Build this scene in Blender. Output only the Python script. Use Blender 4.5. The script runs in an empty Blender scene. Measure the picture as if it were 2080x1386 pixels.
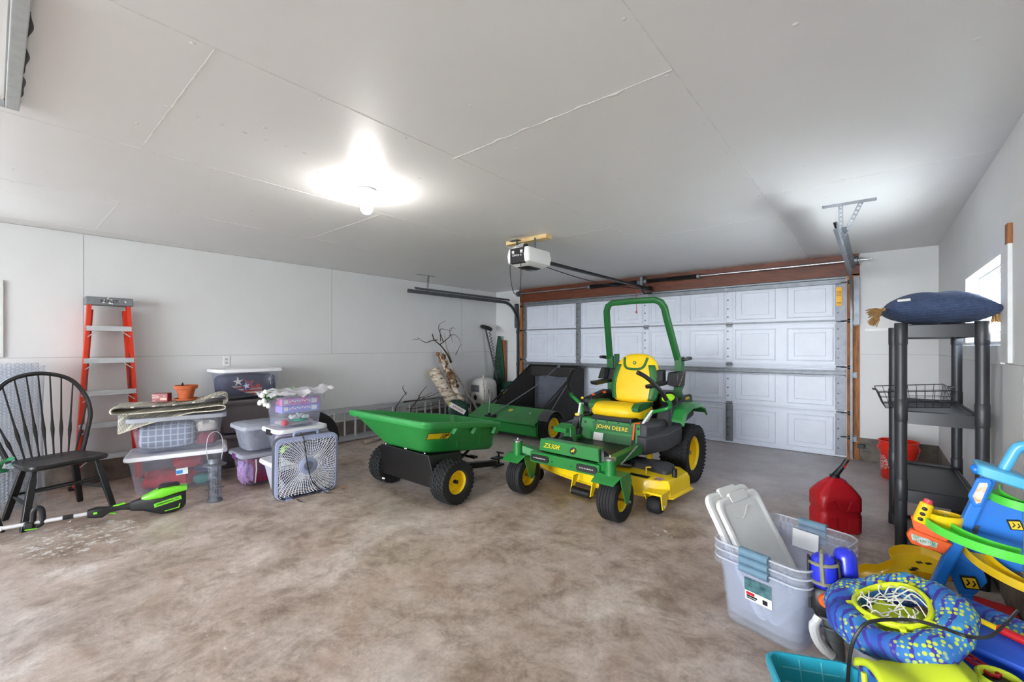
import bpy, bmesh, math, random
from mathutils import Vector as V, Matrix as M, Euler
random.seed(7)
SC = bpy.context.scene
C = SC.collection
PI = math.pi
R = math.radians

# ------------------------------------------------------------------ materials
def lin(c):
    return tuple(((x/255)/12.92 if x/255 <= .04045 else (((x/255)+.055)/1.055)**2.4) for x in c)

def nd(nt, t, **kw):
    n = nt.nodes.new(t)
    for k, v in kw.items():
        if k in n.inputs: n.inputs[k].default_value = v
        else: setattr(n, k, v)
    return n

def mat(name, rgb, rough=.5, metal=0., alpha=1., var=.08, scale=18., bump=0., bscale=120., spec=.5, rgb2=None, detail=4.,
        coat=0., stretch=None, emis=None, backface=False):
    m = bpy.data.materials.new(name); m.use_nodes = True
    nt = m.node_tree; p = nt.nodes['Principled BSDF']; L = nt.links.new
    tc = nd(nt, 'ShaderNodeTexCoord'); src = tc.outputs['Object']
    if stretch:
        mp = nd(nt, 'ShaderNodeMapping'); mp.inputs['Scale'].default_value = stretch; L(src, mp.inputs[0]); src = mp.outputs[0]
    n = nd(nt, 'ShaderNodeTexNoise', Scale=scale, Detail=detail, Roughness=.6); L(src, n.inputs['Vector'])
    a = lin(rgb); b = lin(rgb2) if rgb2 else tuple(max(0, x*(1-2*var)) for x in a)
    cr = nd(nt, 'ShaderNodeValToRGB')
    cr.color_ramp.elements[0].position = .32; cr.color_ramp.elements[1].position = .62
    cr.color_ramp.elements[0].color = (*b, 1); cr.color_ramp.elements[1].color = (*a, 1)
    L(n.outputs['Fac'], cr.inputs[0]); L(cr.outputs[0], p.inputs['Base Color'])
    p.inputs['Roughness'].default_value = rough; p.inputs['Metallic'].default_value = metal
    p.inputs['Specular IOR Level'].default_value = spec; p.inputs['Coat Weight'].default_value = coat
    p.inputs['Alpha'].default_value = alpha
    if emis:
        p.inputs['Emission Color'].default_value = (*emis[:3], 1); p.inputs['Emission Strength'].default_value = emis[3]
    if bump:
        n2 = nd(nt, 'ShaderNodeTexNoise', Scale=bscale, Detail=3.); L(src, n2.inputs['Vector'])
        bp = nd(nt, 'ShaderNodeBump', Strength=bump, Distance=.01); L(n2.outputs['Fac'], bp.inputs['Height']); L(bp.outputs[0], p.inputs['Normal'])
    return m

def clear(name, rgb, opac=.45, rough=.3, var=.05):
    """Cloudy see-through plastic: part plain see-through, part milky body."""
    m = bpy.data.materials.new(name); m.use_nodes = True
    nt = m.node_tree; p = nt.nodes['Principled BSDF']; out = nt.nodes['Material Output']; L = nt.links.new
    p.inputs['Base Color'].default_value = (*lin(rgb), 1); p.inputs['Roughness'].default_value = rough
    t = nd(nt, 'ShaderNodeBsdfTransparent'); t.inputs[0].default_value = (.96, .97, 1, 1)
    tl = nd(nt, 'ShaderNodeBsdfTranslucent'); tl.inputs[0].default_value = (*lin(rgb), 1)
    tc = nd(nt, 'ShaderNodeTexCoord'); n = nd(nt, 'ShaderNodeTexNoise', Scale=9., Detail=3.); L(tc.outputs['Object'], n.inputs['Vector'])
    mr = nd(nt, 'ShaderNodeMapRange'); mr.inputs['To Min'].default_value = max(0, opac-var); mr.inputs['To Max'].default_value = min(1, opac+var)
    L(n.outputs['Fac'], mr.inputs['Value'])
    mb = nd(nt, 'ShaderNodeMixShader'); mb.inputs[0].default_value = .35; L(p.outputs[0], mb.inputs[1]); L(tl.outputs[0], mb.inputs[2])
    mx = nd(nt, 'ShaderNodeMixShader'); L(mr.outputs[0], mx.inputs[0]); L(t.outputs[0], mx.inputs[1]); L(mb.outputs[0], mx.inputs[2])
    L(mx.outputs[0], out.inputs['Surface'])
    return m

def stripes(name, rgb, rgb2, scale=60., dist=2., axis='X', rough=.7, width=.5, rgb3=None):
    m = bpy.data.materials.new(name); m.use_nodes = True
    nt = m.node_tree; p = nt.nodes['Principled BSDF']; L = nt.links.new
    tc = nd(nt, 'ShaderNodeTexCoord')
    w = nd(nt, 'ShaderNodeTexWave', Scale=scale, Distortion=dist, Detail=1.5); w.bands_direction = axis
    L(tc.outputs['Object'], w.inputs['Vector'])
    cr = nd(nt, 'ShaderNodeValToRGB'); e = cr.color_ramp.elements
    e[0].position = max(0, width-.08); e[0].color = (*lin(rgb), 1); e[1].position = min(1, width+.08); e[1].color = (*lin(rgb2), 1)
    if rgb3:
        x = e.new(min(.97, width+.3)); x.color = (*lin(rgb3), 1)
    L(w.outputs['Fac'], cr.inputs[0]); L(cr.outputs[0], p.inputs['Base Color']); p.inputs['Roughness'].default_value = rough
    return m

def plaid(name, base, line, s1=40., rough=.8, line2=None):
    m = bpy.data.materials.new(name); m.use_nodes = True
    nt = m.node_tree; p = nt.nodes['Principled BSDF']; L = nt.links.new
    tc = nd(nt, 'ShaderNodeTexCoord'); cur = None
    col = nd(nt, 'ShaderNodeRGB'); col.outputs[0].default_value = (*lin(base), 1); cur = col.outputs[0]
    for ax, c in (('Y', line), ('Z', line2 or line), ('X', line2 or line)):
        w = nd(nt, 'ShaderNodeTexWave', Scale=s1, Distortion=.3); w.bands_direction = ax; L(tc.outputs['Object'], w.inputs['Vector'])
        cr = nd(nt, 'ShaderNodeValToRGB'); cr.color_ramp.elements[0].position = .84; cr.color_ramp.elements[1].position = .94
        cr.color_ramp.elements[1].color = (.75, .75, .75, 1)
        L(w.outputs['Fac'], cr.inputs[0])
        mx = nd(nt, 'ShaderNodeMixRGB'); L(cr.outputs[0], mx.inputs[0]); L(cur, mx.inputs[1]); mx.inputs[2].default_value = (*lin(c), 1); cur = mx.outputs[0]
    L(cur, p.inputs['Base Color']); p.inputs['Roughness'].default_value = rough
    return m

# ------------------------------------------------------------------ mesh builder
def rrect(w, d, r, n=4):
    pts = []
    for cx, cy, a in ((w/2-r, d/2-r, 0), (-w/2+r, d/2-r, 90), (-w/2+r, -d/2+r, 180), (w/2-r, -d/2+r, 270)):
        for i in range(n+1):
            t = R(a+90*i/n); pts.append((cx+r*math.cos(t), cy+r*math.sin(t)))
    return pts

class MB:
    def __init__(s): s.bm = bmesh.new(); s.m = M.Identity(4)
    def at(s, loc=(0, 0, 0), rot=(0, 0, 0)):
        s.m = M.Translation(loc) @ Euler(rot).to_matrix().to_4x4(); return s
    def mx(s, m): s.m = m; return s
    def v(s, co): return s.bm.verts.new(s.m @ V(co))
    def f(s, vs):
        try: return s.bm.faces.new(vs)
        except ValueError: return None
    def box(s, c, d, top=None, rot=None):
        x, y, z = d[0]/2, d[1]/2, d[2]/2; tx, ty = (top[0]/2, top[1]/2) if top else (x, y)
        rm = Euler(rot).to_matrix() if rot else M.Identity(3)
        P = [s.v(V(c)+rm @ V(p)) for p in ((-x, -y, -z), (x, -y, -z), (x, y, -z), (-x, y, -z), (-tx, -ty, z), (tx, -ty, z), (tx, ty, z), (-tx, ty, z))]
        for q in ((3, 2, 1, 0), (4, 5, 6, 7), (0, 1, 5, 4), (1, 2, 6, 5), (2, 3, 7, 6), (3, 0, 4, 7)): s.f([P[i] for i in q])
        return s
    def bb(s, a, b):   # box from corner to corner
        return s.box(((a[0]+b[0])/2, (a[1]+b[1])/2, (a[2]+b[2])/2), (abs(a[0]-b[0]), abs(a[1]-b[1]), abs(a[2]-b[2])))
    def hexa(s, bot, top):  # eight free corners
        P = [s.v(p) for p in list(bot)+list(top)]
        for q in ((3, 2, 1, 0), (4, 5, 6, 7), (0, 1, 5, 4), (1, 2, 6, 5), (2, 3, 7, 6), (3, 0, 4, 7)): s.f([P[i] for i in q])
        return s
    def loft(s, rings, cap=True, cap0=None, cap1=None, closed=True, wrap=False):
        rv = [[s.v(p) for p in r] for r in rings]; n = len(rv[0])
        pairs = list(zip(rv, rv[1:])) + ([(rv[-1], rv[0])] if wrap else [])
        for a, b in pairs:
            for i in range(n if closed else n-1):
                j = (i+1) % n; s.f([a[i], a[j], b[j], b[i]])
        if (cap if cap0 is None else cap0) and not wrap: s.f(rv[0][::-1])
        if (cap if cap1 is None else cap1) and not wrap: s.f(rv[-1])
        return s
    def lathe(s, prof, seg=24, cap=True, wrap=False):
        return s.loft([[(r*math.cos(2*PI*i/seg), r*math.sin(2*PI*i/seg), z) for i in range(seg)] for r, z in prof], cap=cap, wrap=wrap)
    def frames(s, pts, closed=False):
        pts = [V(p) for p in pts]; n = len(pts); out = []; nrm = None
        for i, p in enumerate(pts):
            a = pts[(i-1) % n] if (closed or i) else p; b = pts[(i+1) % n] if (closed or i < n-1) else p
            t = (b-a).normalized()
            if nrm is None:
                nrm = V((0, 0, 1)) if abs(t.z) < .9 else V((1, 0, 0))
            nrm = (nrm - t*nrm.dot(t))
            if nrm.length < 1e-6: nrm = t.orthogonal()
            nrm.normalize(); out.append((p, nrm.copy(), t.cross(nrm)))
        return out
    def tube(s, pts, r, seg=8, closed=False, flat=1.):
        fr = s.frames(pts, closed); rs = r if isinstance(r, (list, tuple)) else [r]*len(fr)
        rings = [[p + (a*math.cos(2*PI*k/seg)*flat + b*math.sin(2*PI*k/seg))*rr for k in range(seg)] for (p, a, b), rr in zip(fr, rs)]
        return s.loft(rings, wrap=closed)
    def sweep(s, pts, prof, closed=False, up=None):
        fr = s.frames(pts, closed)
        if up is not None:
            fr2 = []
            for i, (p, a, b) in enumerate(fr):
                t = a.cross(b)*-1; t = b.cross(a) if False else a.cross(b)
                u = V(up) - t*V(up).dot(t); u.normalize(); fr2.append((p, u, t.cross(u)))
            fr = fr2
        return s.loft([[p + b*x + a*y for x, y in prof] for p, a, b in fr], wrap=closed)
    def cyl(s, p0, p1, r, r1=None, seg=16): return s.tube([p0, p1], [r, r if r1 is None else r1], seg)
    def prism(s, pts, h, axis='z', o=0.):
        k = {'z': lambda x, y, z: (x, y, z), 'y': lambda x, y, z: (x, z, y), 'x': lambda x, y, z: (z, x, y)}[axis]
        return s.loft([[k(x, y, o) for x, y in pts], [k(x, y, o+h) for x, y in pts]])
    def ball(s, c, r, seg=16, rings=10):
        r = (r, r, r) if not isinstance(r, (tuple, list)) else r; c = V(c)
        return s.loft([[c+V((r[0]*math.sin(t)*math.cos(2*PI*i/seg), r[1]*math.sin(t)*math.sin(2*PI*i/seg), r[2]*math.cos(t))) for i in range(seg)]
                       for t in [PI-(.02+(PI-.04)*k/rings) for k in range(rings+1)]])
    def surf(s, fn, nu, nv):
        g = [[s.v(fn(i/nu, j/nv)) for j in range(nv+1)] for i in range(nu+1)]
        for i in range(nu):
            for j in range(nv): s.f([g[i][j], g[i+1][j], g[i+1][j+1], g[i][j+1]])
        return s
    def build(s, name, m, parent=None, smooth=35, bevel=0., seg=2, solid=0., sub=0, recalc=True, wire=0.):
        if recalc: bmesh.ops.recalc_face_normals(s.bm, faces=s.bm.faces)
        me = bpy.data.meshes.new(name); s.bm.to_mesh(me); s.bm.free()
        o = bpy.data.objects.new(name, me); C.objects.link(o); me.materials.append(m)
        if parent is not None: o.parent = parent
        if smooth:
            me.shade_smooth()
            if smooth < 180: me.set_sharp_from_angle(angle=R(smooth))
        if wire: w = o.modifiers.new('w', 'WIREFRAME'); w.thickness = wire
        if solid: w = o.modifiers.new('s', 'SOLIDIFY'); w.thickness = solid; w.offset = 0
        if sub: w = o.modifiers.new('u', 'SUBSURF'); w.levels = w.render_levels = sub
        if bevel:
            w = o.modifiers.new('b', 'BEVEL'); w.width = bevel; w.segments = seg; w.limit_method = 'ANGLE'; w.angle_limit = R(35)
        return o

def arc(c, r, a0, a1, n, plane='xz'):
    out = []
    for i in range(n+1):
        t = R(a0+(a1-a0)*i/n); x, y = r*math.cos(t), r*math.sin(t)
        out.append({'xz': (c[0]+x, c[1], c[2]+y), 'xy': (c[0]+x, c[1]+y, c[2]), 'yz': (c[0], c[1]+x, c[2]+y)}[plane])
    return out

def smoothpath(pts, k=6):
    """Catmull-Rom through the points."""
    P = [V(p) for p in pts]; P = [2*P[0]-P[1]] + P + [2*P[-1]-P[-2]]; out = []
    for i in range(1, len(P)-2):
        a, b, c, d = P[i-1:i+3]
        for j in range(k):
            t = j/k; out.append(.5*((2*b)+(c-a)*t+(2*a-5*b+4*c-d)*t*t+(3*b-a-3*c+d)*t**3))
    out.append(P[-2]); return out

def thing(name, label, cat, loc=(0, 0, 0), rz=0., group=None, rot=None):
    o = bpy.data.objects.new(name, None); C.objects.link(o); o.location = loc
    o.rotation_euler = rot if rot else (0, 0, rz); o.empty_display_size = .1
    return tag(o, label, cat, group)

def tag(o, label, cat, group=None, kind=None):
    o['label'] = label; o['category'] = cat
    if group: o['group'] = group
    if kind: o['kind'] = kind
    return o

def struct(o): o['kind'] = 'structure'; return o

def dup(root, loc, label, rz=None, group=None):
    r = root.copy(); C.objects.link(r); r.location = loc; r['label'] = label
    if rz is not None: r.rotation_euler = (0, 0, rz)
    if group: r['group'] = group
    for ch in list(root.children):
        c = ch.copy(); C.objects.link(c); c.parent = r
        for g in list(ch.children):
            d = g.copy(); C.objects.link(d); d.parent = c
    return r

def text(s, name, m, parent, loc, rot, size, depth=.001, shear=0., sx=1., spacing=1., align='CENTER'):
    cu = bpy.data.curves.new(name, 'FONT'); cu.body = s; cu.size = size; cu.extrude = depth; cu.shear = shear; cu.space_character = spacing
    cu.align_x = align; cu.align_y = 'CENTER'; cu.resolution_u = 3
    t = bpy.data.objects.new(name+'_src', cu); C.objects.link(t)
    me = bpy.data.meshes.new_from_object(t.evaluated_get(bpy.context.evaluated_depsgraph_get()))
    bpy.data.objects.remove(t); me.name = name
    o = bpy.data.objects.new(name, me); C.objects.link(o); me.materials.clear(); me.materials.append(m)
    o.parent = parent; o.location = loc; o.rotation_euler = rot; o.scale = (sx, 1, 1)
    return o

def frame(o, u, v):
    u = V(u).normalized(); n_ = u.cross(V(v)).normalized(); v = n_.cross(u)
    return M(((u.x, v.x, n_.x, o[0]), (u.y, v.y, n_.y, o[1]), (u.z, v.z, n_.z, o[2]), (0, 0, 0, 1)))

# ------------------------------------------------------------------ shared materials
M_wall = mat('wall_paint', (218, 218, 218), rough=.62, var=.015, scale=3, bump=.04, bscale=60)
M_ceil = mat('ceiling_paint', (232, 231, 230), rough=.45, var=.012, scale=2, bump=.03, bscale=25)
M_seam = mat('joint_line', (168, 168, 168), rough=.8)
M_cseam = mat('joint_compound', (232, 230, 228), rough=.5, bump=.3, bscale=60)
M_curb = mat('curb_concrete', (128, 120, 110), rough=.9, rgb2=(92, 86, 80), scale=7, bump=.3, bscale=60)
M_stain = mat('stained_wood', (112, 54, 26), rough=.5, rgb2=(78, 36, 18), scale=5, stretch=(1, 9, 9))
M_pine = mat('rough_pine', (172, 112, 62), rough=.7, rgb2=(120, 72, 38), scale=5, stretch=(9, 9, 1.2))
M_lumber = mat('new_lumber', (222, 196, 142), rough=.7, rgb2=(200, 168, 112), scale=6, stretch=(2, 12, 12))
M_galv = mat('galvanised_steel', (134, 138, 144), rough=.52, metal=.7, var=.12, scale=14)
M_steel = mat('bright_steel', (200, 203, 206), rough=.25, metal=1., var=.05)
M_track = mat('dark_track_steel', (112, 116, 120), rough=.4, metal=.8, var=.1)
M_door = mat('door_white_steel', (214, 219, 230), rough=.4, var=.03, scale=6)
M_trimw = mat('trim_white', (222, 223, 222), rough=.5, var=.03)
M_black = mat('black_plastic', (26, 26, 28), rough=.45, var=.1)
M_blackm = mat('black_metal', (18, 18, 19), rough=.4, var=.1)
M_rubber = mat('tyre_rubber', (24, 24, 26), rough=.75, var=.15, scale=30, bump=.15)
M_white = mat('white_plastic', (232, 232, 230), rough=.4, var=.02)
M_green = mat('tractor_green', (32, 124, 52), rough=.35, var=.06, scale=5, coat=.2)
M_dgreen = mat('rops_green', (26, 98, 44), rough=.4, var=.06, scale=5)
M_yellow = mat('tractor_yellow', (250, 214, 24), rough=.35, var=.03, scale=6, coat=.2)
M_red = mat('red_plastic', (196, 26, 34), rough=.4, var=.08, scale=8)
M_orange = mat('orange_plastic', (240, 96, 28), rough=.45)
M_grey = mat('grey_plastic', (138, 142, 148), rough=.5)

# floor: worn mottled concrete with paint drips
def floor_mat():
    m = bpy.data.materials.new('garage_concrete'); m.use_nodes = True
    nt = m.node_tree; p = nt.nodes['Principled BSDF']; L = nt.links.new
    tc = nd(nt, 'ShaderNodeTexCoord'); O = tc.outputs['Object']
    def noise(sc, det=6., rg=.6, dist=0.):
        n = nd(nt, 'ShaderNodeTexNoise', Scale=sc, Detail=det, Roughness=rg, Distortion=dist); L(O, n.inputs['Vector']); return n.outputs['Fac']
    def ramp(src, *st):
        cr = nd(nt, 'ShaderNodeValToRGB'); e = cr.color_ramp.elements
        while len(e) < len(st): e.new(.5)
        for i, (pos, c) in enumerate(st): e[i].position = pos; e[i].color = (*c, 1)
        L(src, cr.inputs[0]); return cr.outputs[0]
    def mix(f, a, b, mode='MIX'):
        x = nd(nt, 'ShaderNodeMixRGB', blend_type=mode)
        for i, s in enumerate((f, a, b)):
            if isinstance(s, (int, float)): x.inputs[i].default_value = s
            elif isinstance(s, tuple): x.inputs[i].default_value = (*s, 1)
            else: L(s, x.inputs[i])
        return x.outputs[0]
    base = ramp(noise(1.7, 8, .68, .4), (.33, lin((158, 139, 124))), (.45, lin((192, 174, 160))), (.56, lin((214, 199, 188))), (.70, lin((232, 223, 216))))
    fine = ramp(noise(14, 8, .75), (.3, (.72, .70, .68)), (.55, (1, 1, 1)), (.8, (1.08, 1.08, 1.08)))
    col = mix(1., base, fine, 'MULTIPLY')
    grain = ramp(noise(55, 8, .8), (.32, (.80, .79, .78)), (.55, (1, 1, 1)), (.75, (1.08, 1.08, 1.08)))
    col = mix(1., col, grain, 'MULTIPLY')
    blot = ramp(noise(4.2, 10, .78, .6), (.38, (.58, .53, .48)), (.52, (.93, .92, .91)), (.70, (1.06, 1.06, 1.06)))
    col = mix(1., col, blot, 'MULTIPLY')
    rust = ramp(noise(2.3, 5, .6, .8), (.55, (0, 0, 0)), (.72, (.55, .55, .55)))
    col = mix(rust, col, lin((166, 136, 118)))
    dark = ramp(noise(.8, 4, .6, .3), (.58, (0, 0, 0)), (.75, (.5, .5, .5)))
    col = mix(dark, col, lin((116, 109, 104)))
    # colour fades to an even grey towards the big door
    sx = nd(nt, 'ShaderNodeSeparateXYZ'); L(O, sx.inputs[0])
    mr = nd(nt, 'ShaderNodeMapRange'); mr.inputs['From Min'].default_value = 3.1; mr.inputs['From Max'].default_value = 5.0; L(sx.outputs['Y'], mr.inputs['Value'])
    mm = nd(nt, 'ShaderNodeMath', operation='MULTIPLY'); L(mr.outputs[0], mm.inputs[0]); mm.inputs[1].default_value = .72
    col = mix(mm.outputs[0], col, lin((166, 160, 163)))
    # splashes of white paint, denser by the chairs
    mk = ramp(noise(5.5, 7, .8, .2), (.70, (0, 0, 0)), (.735, (.8, .8, .8)))
    col = mix(mk, col, lin((196, 192, 186)))
    v = nd(nt, 'ShaderNodeTexVoronoi', Scale=7.); L(O, v.inputs['Vector'])
    sp = ramp(v.outputs['Distance'], (.03, (.7, .7, .7)), (.055, (0, 0, 0)))
    gate = ramp(noise(1.1, 2), (.5, (0, 0, 0)), (.56, (1, 1, 1)))
    col = mix(mix(1., sp, gate, 'MULTIPLY'), col, lin((205, 202, 196)))
    for (px_, py_, rx_, thr) in ((-4.15, .39, .30, .53), (-1.12, 3.03, .10, .56), (-1.85, .35, .22, .60), (-2.2, .68, .16, .62), (-4.35, .12, .22, .58)):
        ds = nd(nt, 'ShaderNodeVectorMath', operation='DISTANCE'); L(O, ds.inputs[0]); ds.inputs[1].default_value = (px_, py_, 0)
        gt = nd(nt, 'ShaderNodeMath', operation='LESS_THAN'); L(ds.outputs['Value'], gt.inputs[0]); gt.inputs[1].default_value = rx_
        g2 = nd(nt, 'ShaderNodeMath', operation='MULTIPLY'); L(gt.outputs[0], g2.inputs[0]); L(ramp(noise(15, 6, .75, .3), (thr, (0, 0, 0)), (thr+.03, (.85, .85, .85))), g2.inputs[1])
        col = mix(g2.outputs[0], col, lin((226, 224, 220)))
    L(col, p.inputs['Base Color'])
    rr = ramp(noise(3, 6), (.3, (.30, .30, .30)), (.7, (.52, .52, .52))); L(rr, p.inputs['Roughness'])
    bp = nd(nt, 'ShaderNodeBump', Strength=.12, Distance=.01); L(noise(30, 6), bp.inputs['Height']); L(bp.outputs[0], p.inputs['Normal'])
    return m
M_floor = floor_mat()

# ------------------------------------------------------------------ the room
XL, XR, YB, YF, ZC = -5.71, .522, 6.36, -7.0, 2.365   # inner faces; YF, the unseen open side, set far back to even the daylight
struct(MB().bb((XL-.15, YF, -.12), (XR+.15, YB+.2, 0)).build('floor', M_floor, smooth=0))
struct(MB().bb((XL-.15, YF, ZC), (XR+.15, YB+.2, ZC+.12)).build('ceiling', M_ceil, smooth=0))
W2 = (-1.0, -.02, 1.27, 1.80)     # y0 y1 z0 z1 of the openings
W1 = (3.35, 4.63, 1.31, 1.81)
def sidewall(name, x0, x1, w):
    b = MB()
    b.bb((x0, YF, 0), (x1, w[0], ZC)); b.bb((x0, w[1], 0), (x1, YB+.12, ZC))
    b.bb((x0, w[0], 0), (x1, w[1], w[2])); b.bb((x0, w[0], w[3]), (x1, w[1], ZC))
    return struct(b.build(name, M_wall, smooth=0))
sidewall('wall_left', XL-.12, XL, W2)
sidewall('wall_right', XR, XR+.12, W1)
b = MB(); b.bb((XL, YB, 0), (-5.10, YB+.12, ZC)); b.bb((-.125, YB, 0), (XR, YB+.12, ZC)); b.bb((-5.10, YB+.09, 2.135), (-.125, YB+.12, ZC))
struct(b.build('wall_back', M_wall, smooth=0))
# unseen, behind the camera: lintel, open doorway, left return widened to hold back daylight
b = MB(); b.bb((XL, YF, 2.2), (XR, YF+.12, ZC)); b.bb((XL, YF, 0), (-3.9, YF+.12, 2.2)); b.bb((.2, YF, 0), (XR, YF+.12, 2.2))
struct(b.build('wall_front', M_wall, smooth=0))
struct(MB().bb((XL, YF+.12, 0), (XL+.012, YB-.012, .25)).build('baseboard_left', M_curb, smooth=0, bevel=.004))
struct(MB().bb((XR-.012, YF+.12, 0), (XR, YB-.012, .26)).build('baseboard_right', M_curb, smooth=0, bevel=.004))
b = MB(); b.bb((XL, YB-.012, 0), (-5.10, YB, .25)); b.bb((-.125, YB-.012, 0), (XR, YB, .26))
struct(b.build('baseboard_back', M_curb, smooth=0, bevel=.004))
# board joints on the walls and taped joints on the ceiling
n = 0
def seam(a, b_, m):
    global n; n += 1
    struct(MB().bb(a, b_).build('trim_%d' % n, m, smooth=0))
seam((XL, YF+.12, 1.200), (XL+.0012, YB, 1.204), M_seam)
seam((XR-.0012, YF+.12, 1.212), (XR, YB, 1.216), M_seam)
seam((-.125, YB-.0012, 1.212), (XR, YB, 1.215), M_seam)
seam((XL, YB-.0012, 1.200), (-5.1, YB, 1.203), M_seam)
for y in (.545, 2.98, 5.42): seam((XL, y, 1.204 if y > 1 else .26), (XL+.0012, y+.004, ZC), M_seam)
seam((XR-.0012, 3.0, .26), (XR, 3.003, 1.21), M_seam)
seam((XL, YF+.12, ZC-.004), (XL+.004, YB, ZC), M_seam)
for x in (-.592, -1.80, -3.018, -4.24, -5.44): seam((x-.003, YF+.12, ZC-.0012), (x+.003, YB, ZC), M_cseam)
for x0, x1, y in ((-1.80, -.592, 1.672), (-.592, XR, 3.48), (-3.018, -1.80, .51), (-3.018, -1.80, 3.55), (-4.24, -3.018, 2.0), (-5.44, -4.24, .60), (-1.8, -.592, 4.1)):
    seam((x0, y-.003, ZC-.0012), (x1, y+.003, ZC), M_cseam)
b = MB()   # nail pops and dabs of joint compound along the taped joints
for x in (-.592, -1.80, -3.018, -4.24):
    for k in range(18):
        y = -1.2 + k*.42 + random.uniform(-.06, .06)
        for dx in (-.03, random.uniform(.25, .9)): b.ball((x+dx, y, ZC), (.010, .010, .0025), 8, 4)
for k in range(7): b.ball((-1.8+.16*k, 1.672+random.uniform(-.01, .01), ZC), (.035, .009, .003), 8, 4); b.ball((-2.4, .5+.1*k, ZC), (.008, .016, .003), 8, 4)
struct(b.build('trim_40', M_cseam))

# attic hatch near the left end of the ceiling
b = MB().bb((-2.86, -.86, ZC-.006), (-1.95, .03, ZC+.0))
h = thing('attic_hatch', 'pale attic hatch panel in the ceiling at the upper left edge', 'hatch', (0, 0, 0))
b.build('panel', M_ceil, h, smooth=0)
b = MB(); b.bb((-2.885, .035, ZC-.03), (-1.9, .075, ZC)); b.bb((-2.885, -.9, ZC-.03), (-2.86, .035, ZC))
b.build('frame', mat('hatch_frame', (176, 180, 180), rough=.6), h, smooth=0, bevel=.003)
b = MB().surf(lambda u, v: (-2.8+u*.75, .0755+.010*v*abs(math.sin(u*9)+.3*math.sin(u*31)), ZC-.001), 40, 2)
b.build('gap', M_black, h)

# windows
M_glass = bpy.data.materials.new('window_glass'); M_glass.use_nodes = True
nt = M_glass.node_tree; g = nd(nt, 'ShaderNodeBsdfGlossy', Roughness=.02); t = nd(nt, 'ShaderNodeBsdfTransparent'); mx = nd(nt, 'ShaderNodeMixShader'); mx.inputs[0].default_value = .06
nt.links.new(t.outputs[0], mx.inputs[1]); nt.links.new(g.outputs[0], mx.inputs[2]); nt.links.new(mx.outputs[0], nt.nodes['Material Output'].inputs[0])
def window(name, x, s, w, lab):
    y0, y1, z0, z1 = w
    fr = MB()   # casing boards on the wall face
    q = .018*s
    if s > 0: fr.bb((x, y0-.155, z0-.09), (x-q, y0, z1+.0)); fr.bb((x, y0, z0-.10), (x-q, y1, z0))
    else: fr.bb((x, y0-.10, z0-.11), (x-q, y0, z1+.05)); fr.bb((x, y1, z0-.06), (x-q, y1+.08, z1+.07)); fr.bb((x, y0, z1), (x-q, y1, z1+.07)); fr.bb((x, y0, z0-.06), (x-q, y1, z0))
    o = struct(fr.build(name, M_trimw, smooth=0, bevel=.003))
    j = MB()
    for a, c in (((x, y0, z0), (x+.115*s, y0+.012, z1)), ((x, y1-.012, z0), (x+.115*s, y1, z1)), ((x, y0, z1-.012), (x+.115*s, y1, z1)), ((x, y0, z0), (x+.115*s, y1, z0+.02))): j.bb(a, c)
    j.build('window_frame', M_trimw, o, smooth=0)
    sa = MB(); xa, xb = x+.07*s, x+.10*s
    for a, c in (((xa, y0+.012, z0+.02), (xb, y0+.06, z1-.012)), ((xa, y1-.06, z0+.02), (xb, y1-.012, z1-.012)), ((xa, y0+.06, z1-.06), (xb, y1-.06, z1-.012)), ((xa, y0+.06, z0+.02), (xb, y1-.06, z0+.09))): sa.bb(a, c)
    sa.build('window_sash', M_trimw, o, smooth=0, bevel=.003)
    MB().bb((x+.083*s, y0+.06, z0+.09), (x+.087*s, y1-.06, z1-.06)).build('window_pane', M_glass, o, smooth=0)
    return o
w1 = window('window_1', XR, 1, W1, '')
MB().bb((XR, W1[0]-.155, W1[3]+.0), (XR-.018, W1[0]-.10, W1[3]+.10)).build('casing_board', M_pine, w1, smooth=0)
window('window_2', XL, -1, W2, '')

# outside: ground and a tree past the right window
struct(MB().bb((-40, -40, -.32), (40, 40, -.16)).build('ground', mat('outdoor_concrete', (188, 186, 180), rough=.95, rgb2=(170, 170, 160), scale=2), smooth=0))
tr = thing('tree', 'pale green tree outside the small right-hand window', 'tree', (5.2, 5.6, -.16))
MB().tube([(0, 0, 0), (.05, 0, 1.2), (0, .1, 2.6)], [.12, .1, .05], 10).build('trunk', M_pine, tr)
b = MB(); rr = random.Random(3)
for i in range(900):
    p = V((rr.gauss(0, .55), rr.gauss(0, .55), rr.gauss(2.1, .6))); e = Euler((rr.random()*6, rr.random()*6, rr.random()*6)).to_matrix()
    b.f([b.v(p+e @ V(q)) for q in ((-.09, 0, 0), (0, -.04, 0), (.09, 0, 0), (0, .04, .01))])
b.build('crown', mat('leaf_green', (92, 132, 62), rough=.6, rgb2=(60, 100, 40)), tr, smooth=0, recalc=False)

# wood round the big door
b = MB(); b.bb((-5.10, YB-.02, 2.122), (-.125, YB+.09, ZC)); struct(b.build('trim_50', M_stain, smooth=0))
b = MB(); b.bb((-.24, YB-.02, 0), (-.125, YB+.09, 2.135)); struct(b.build('trim_51', M_pine, smooth=0))
b = MB(); b.bb((-5.10, YB-.02, 0), (-5.055, YB+.09, 2.135)); struct(b.build('trim_52', M_pine, smooth=0))
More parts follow.
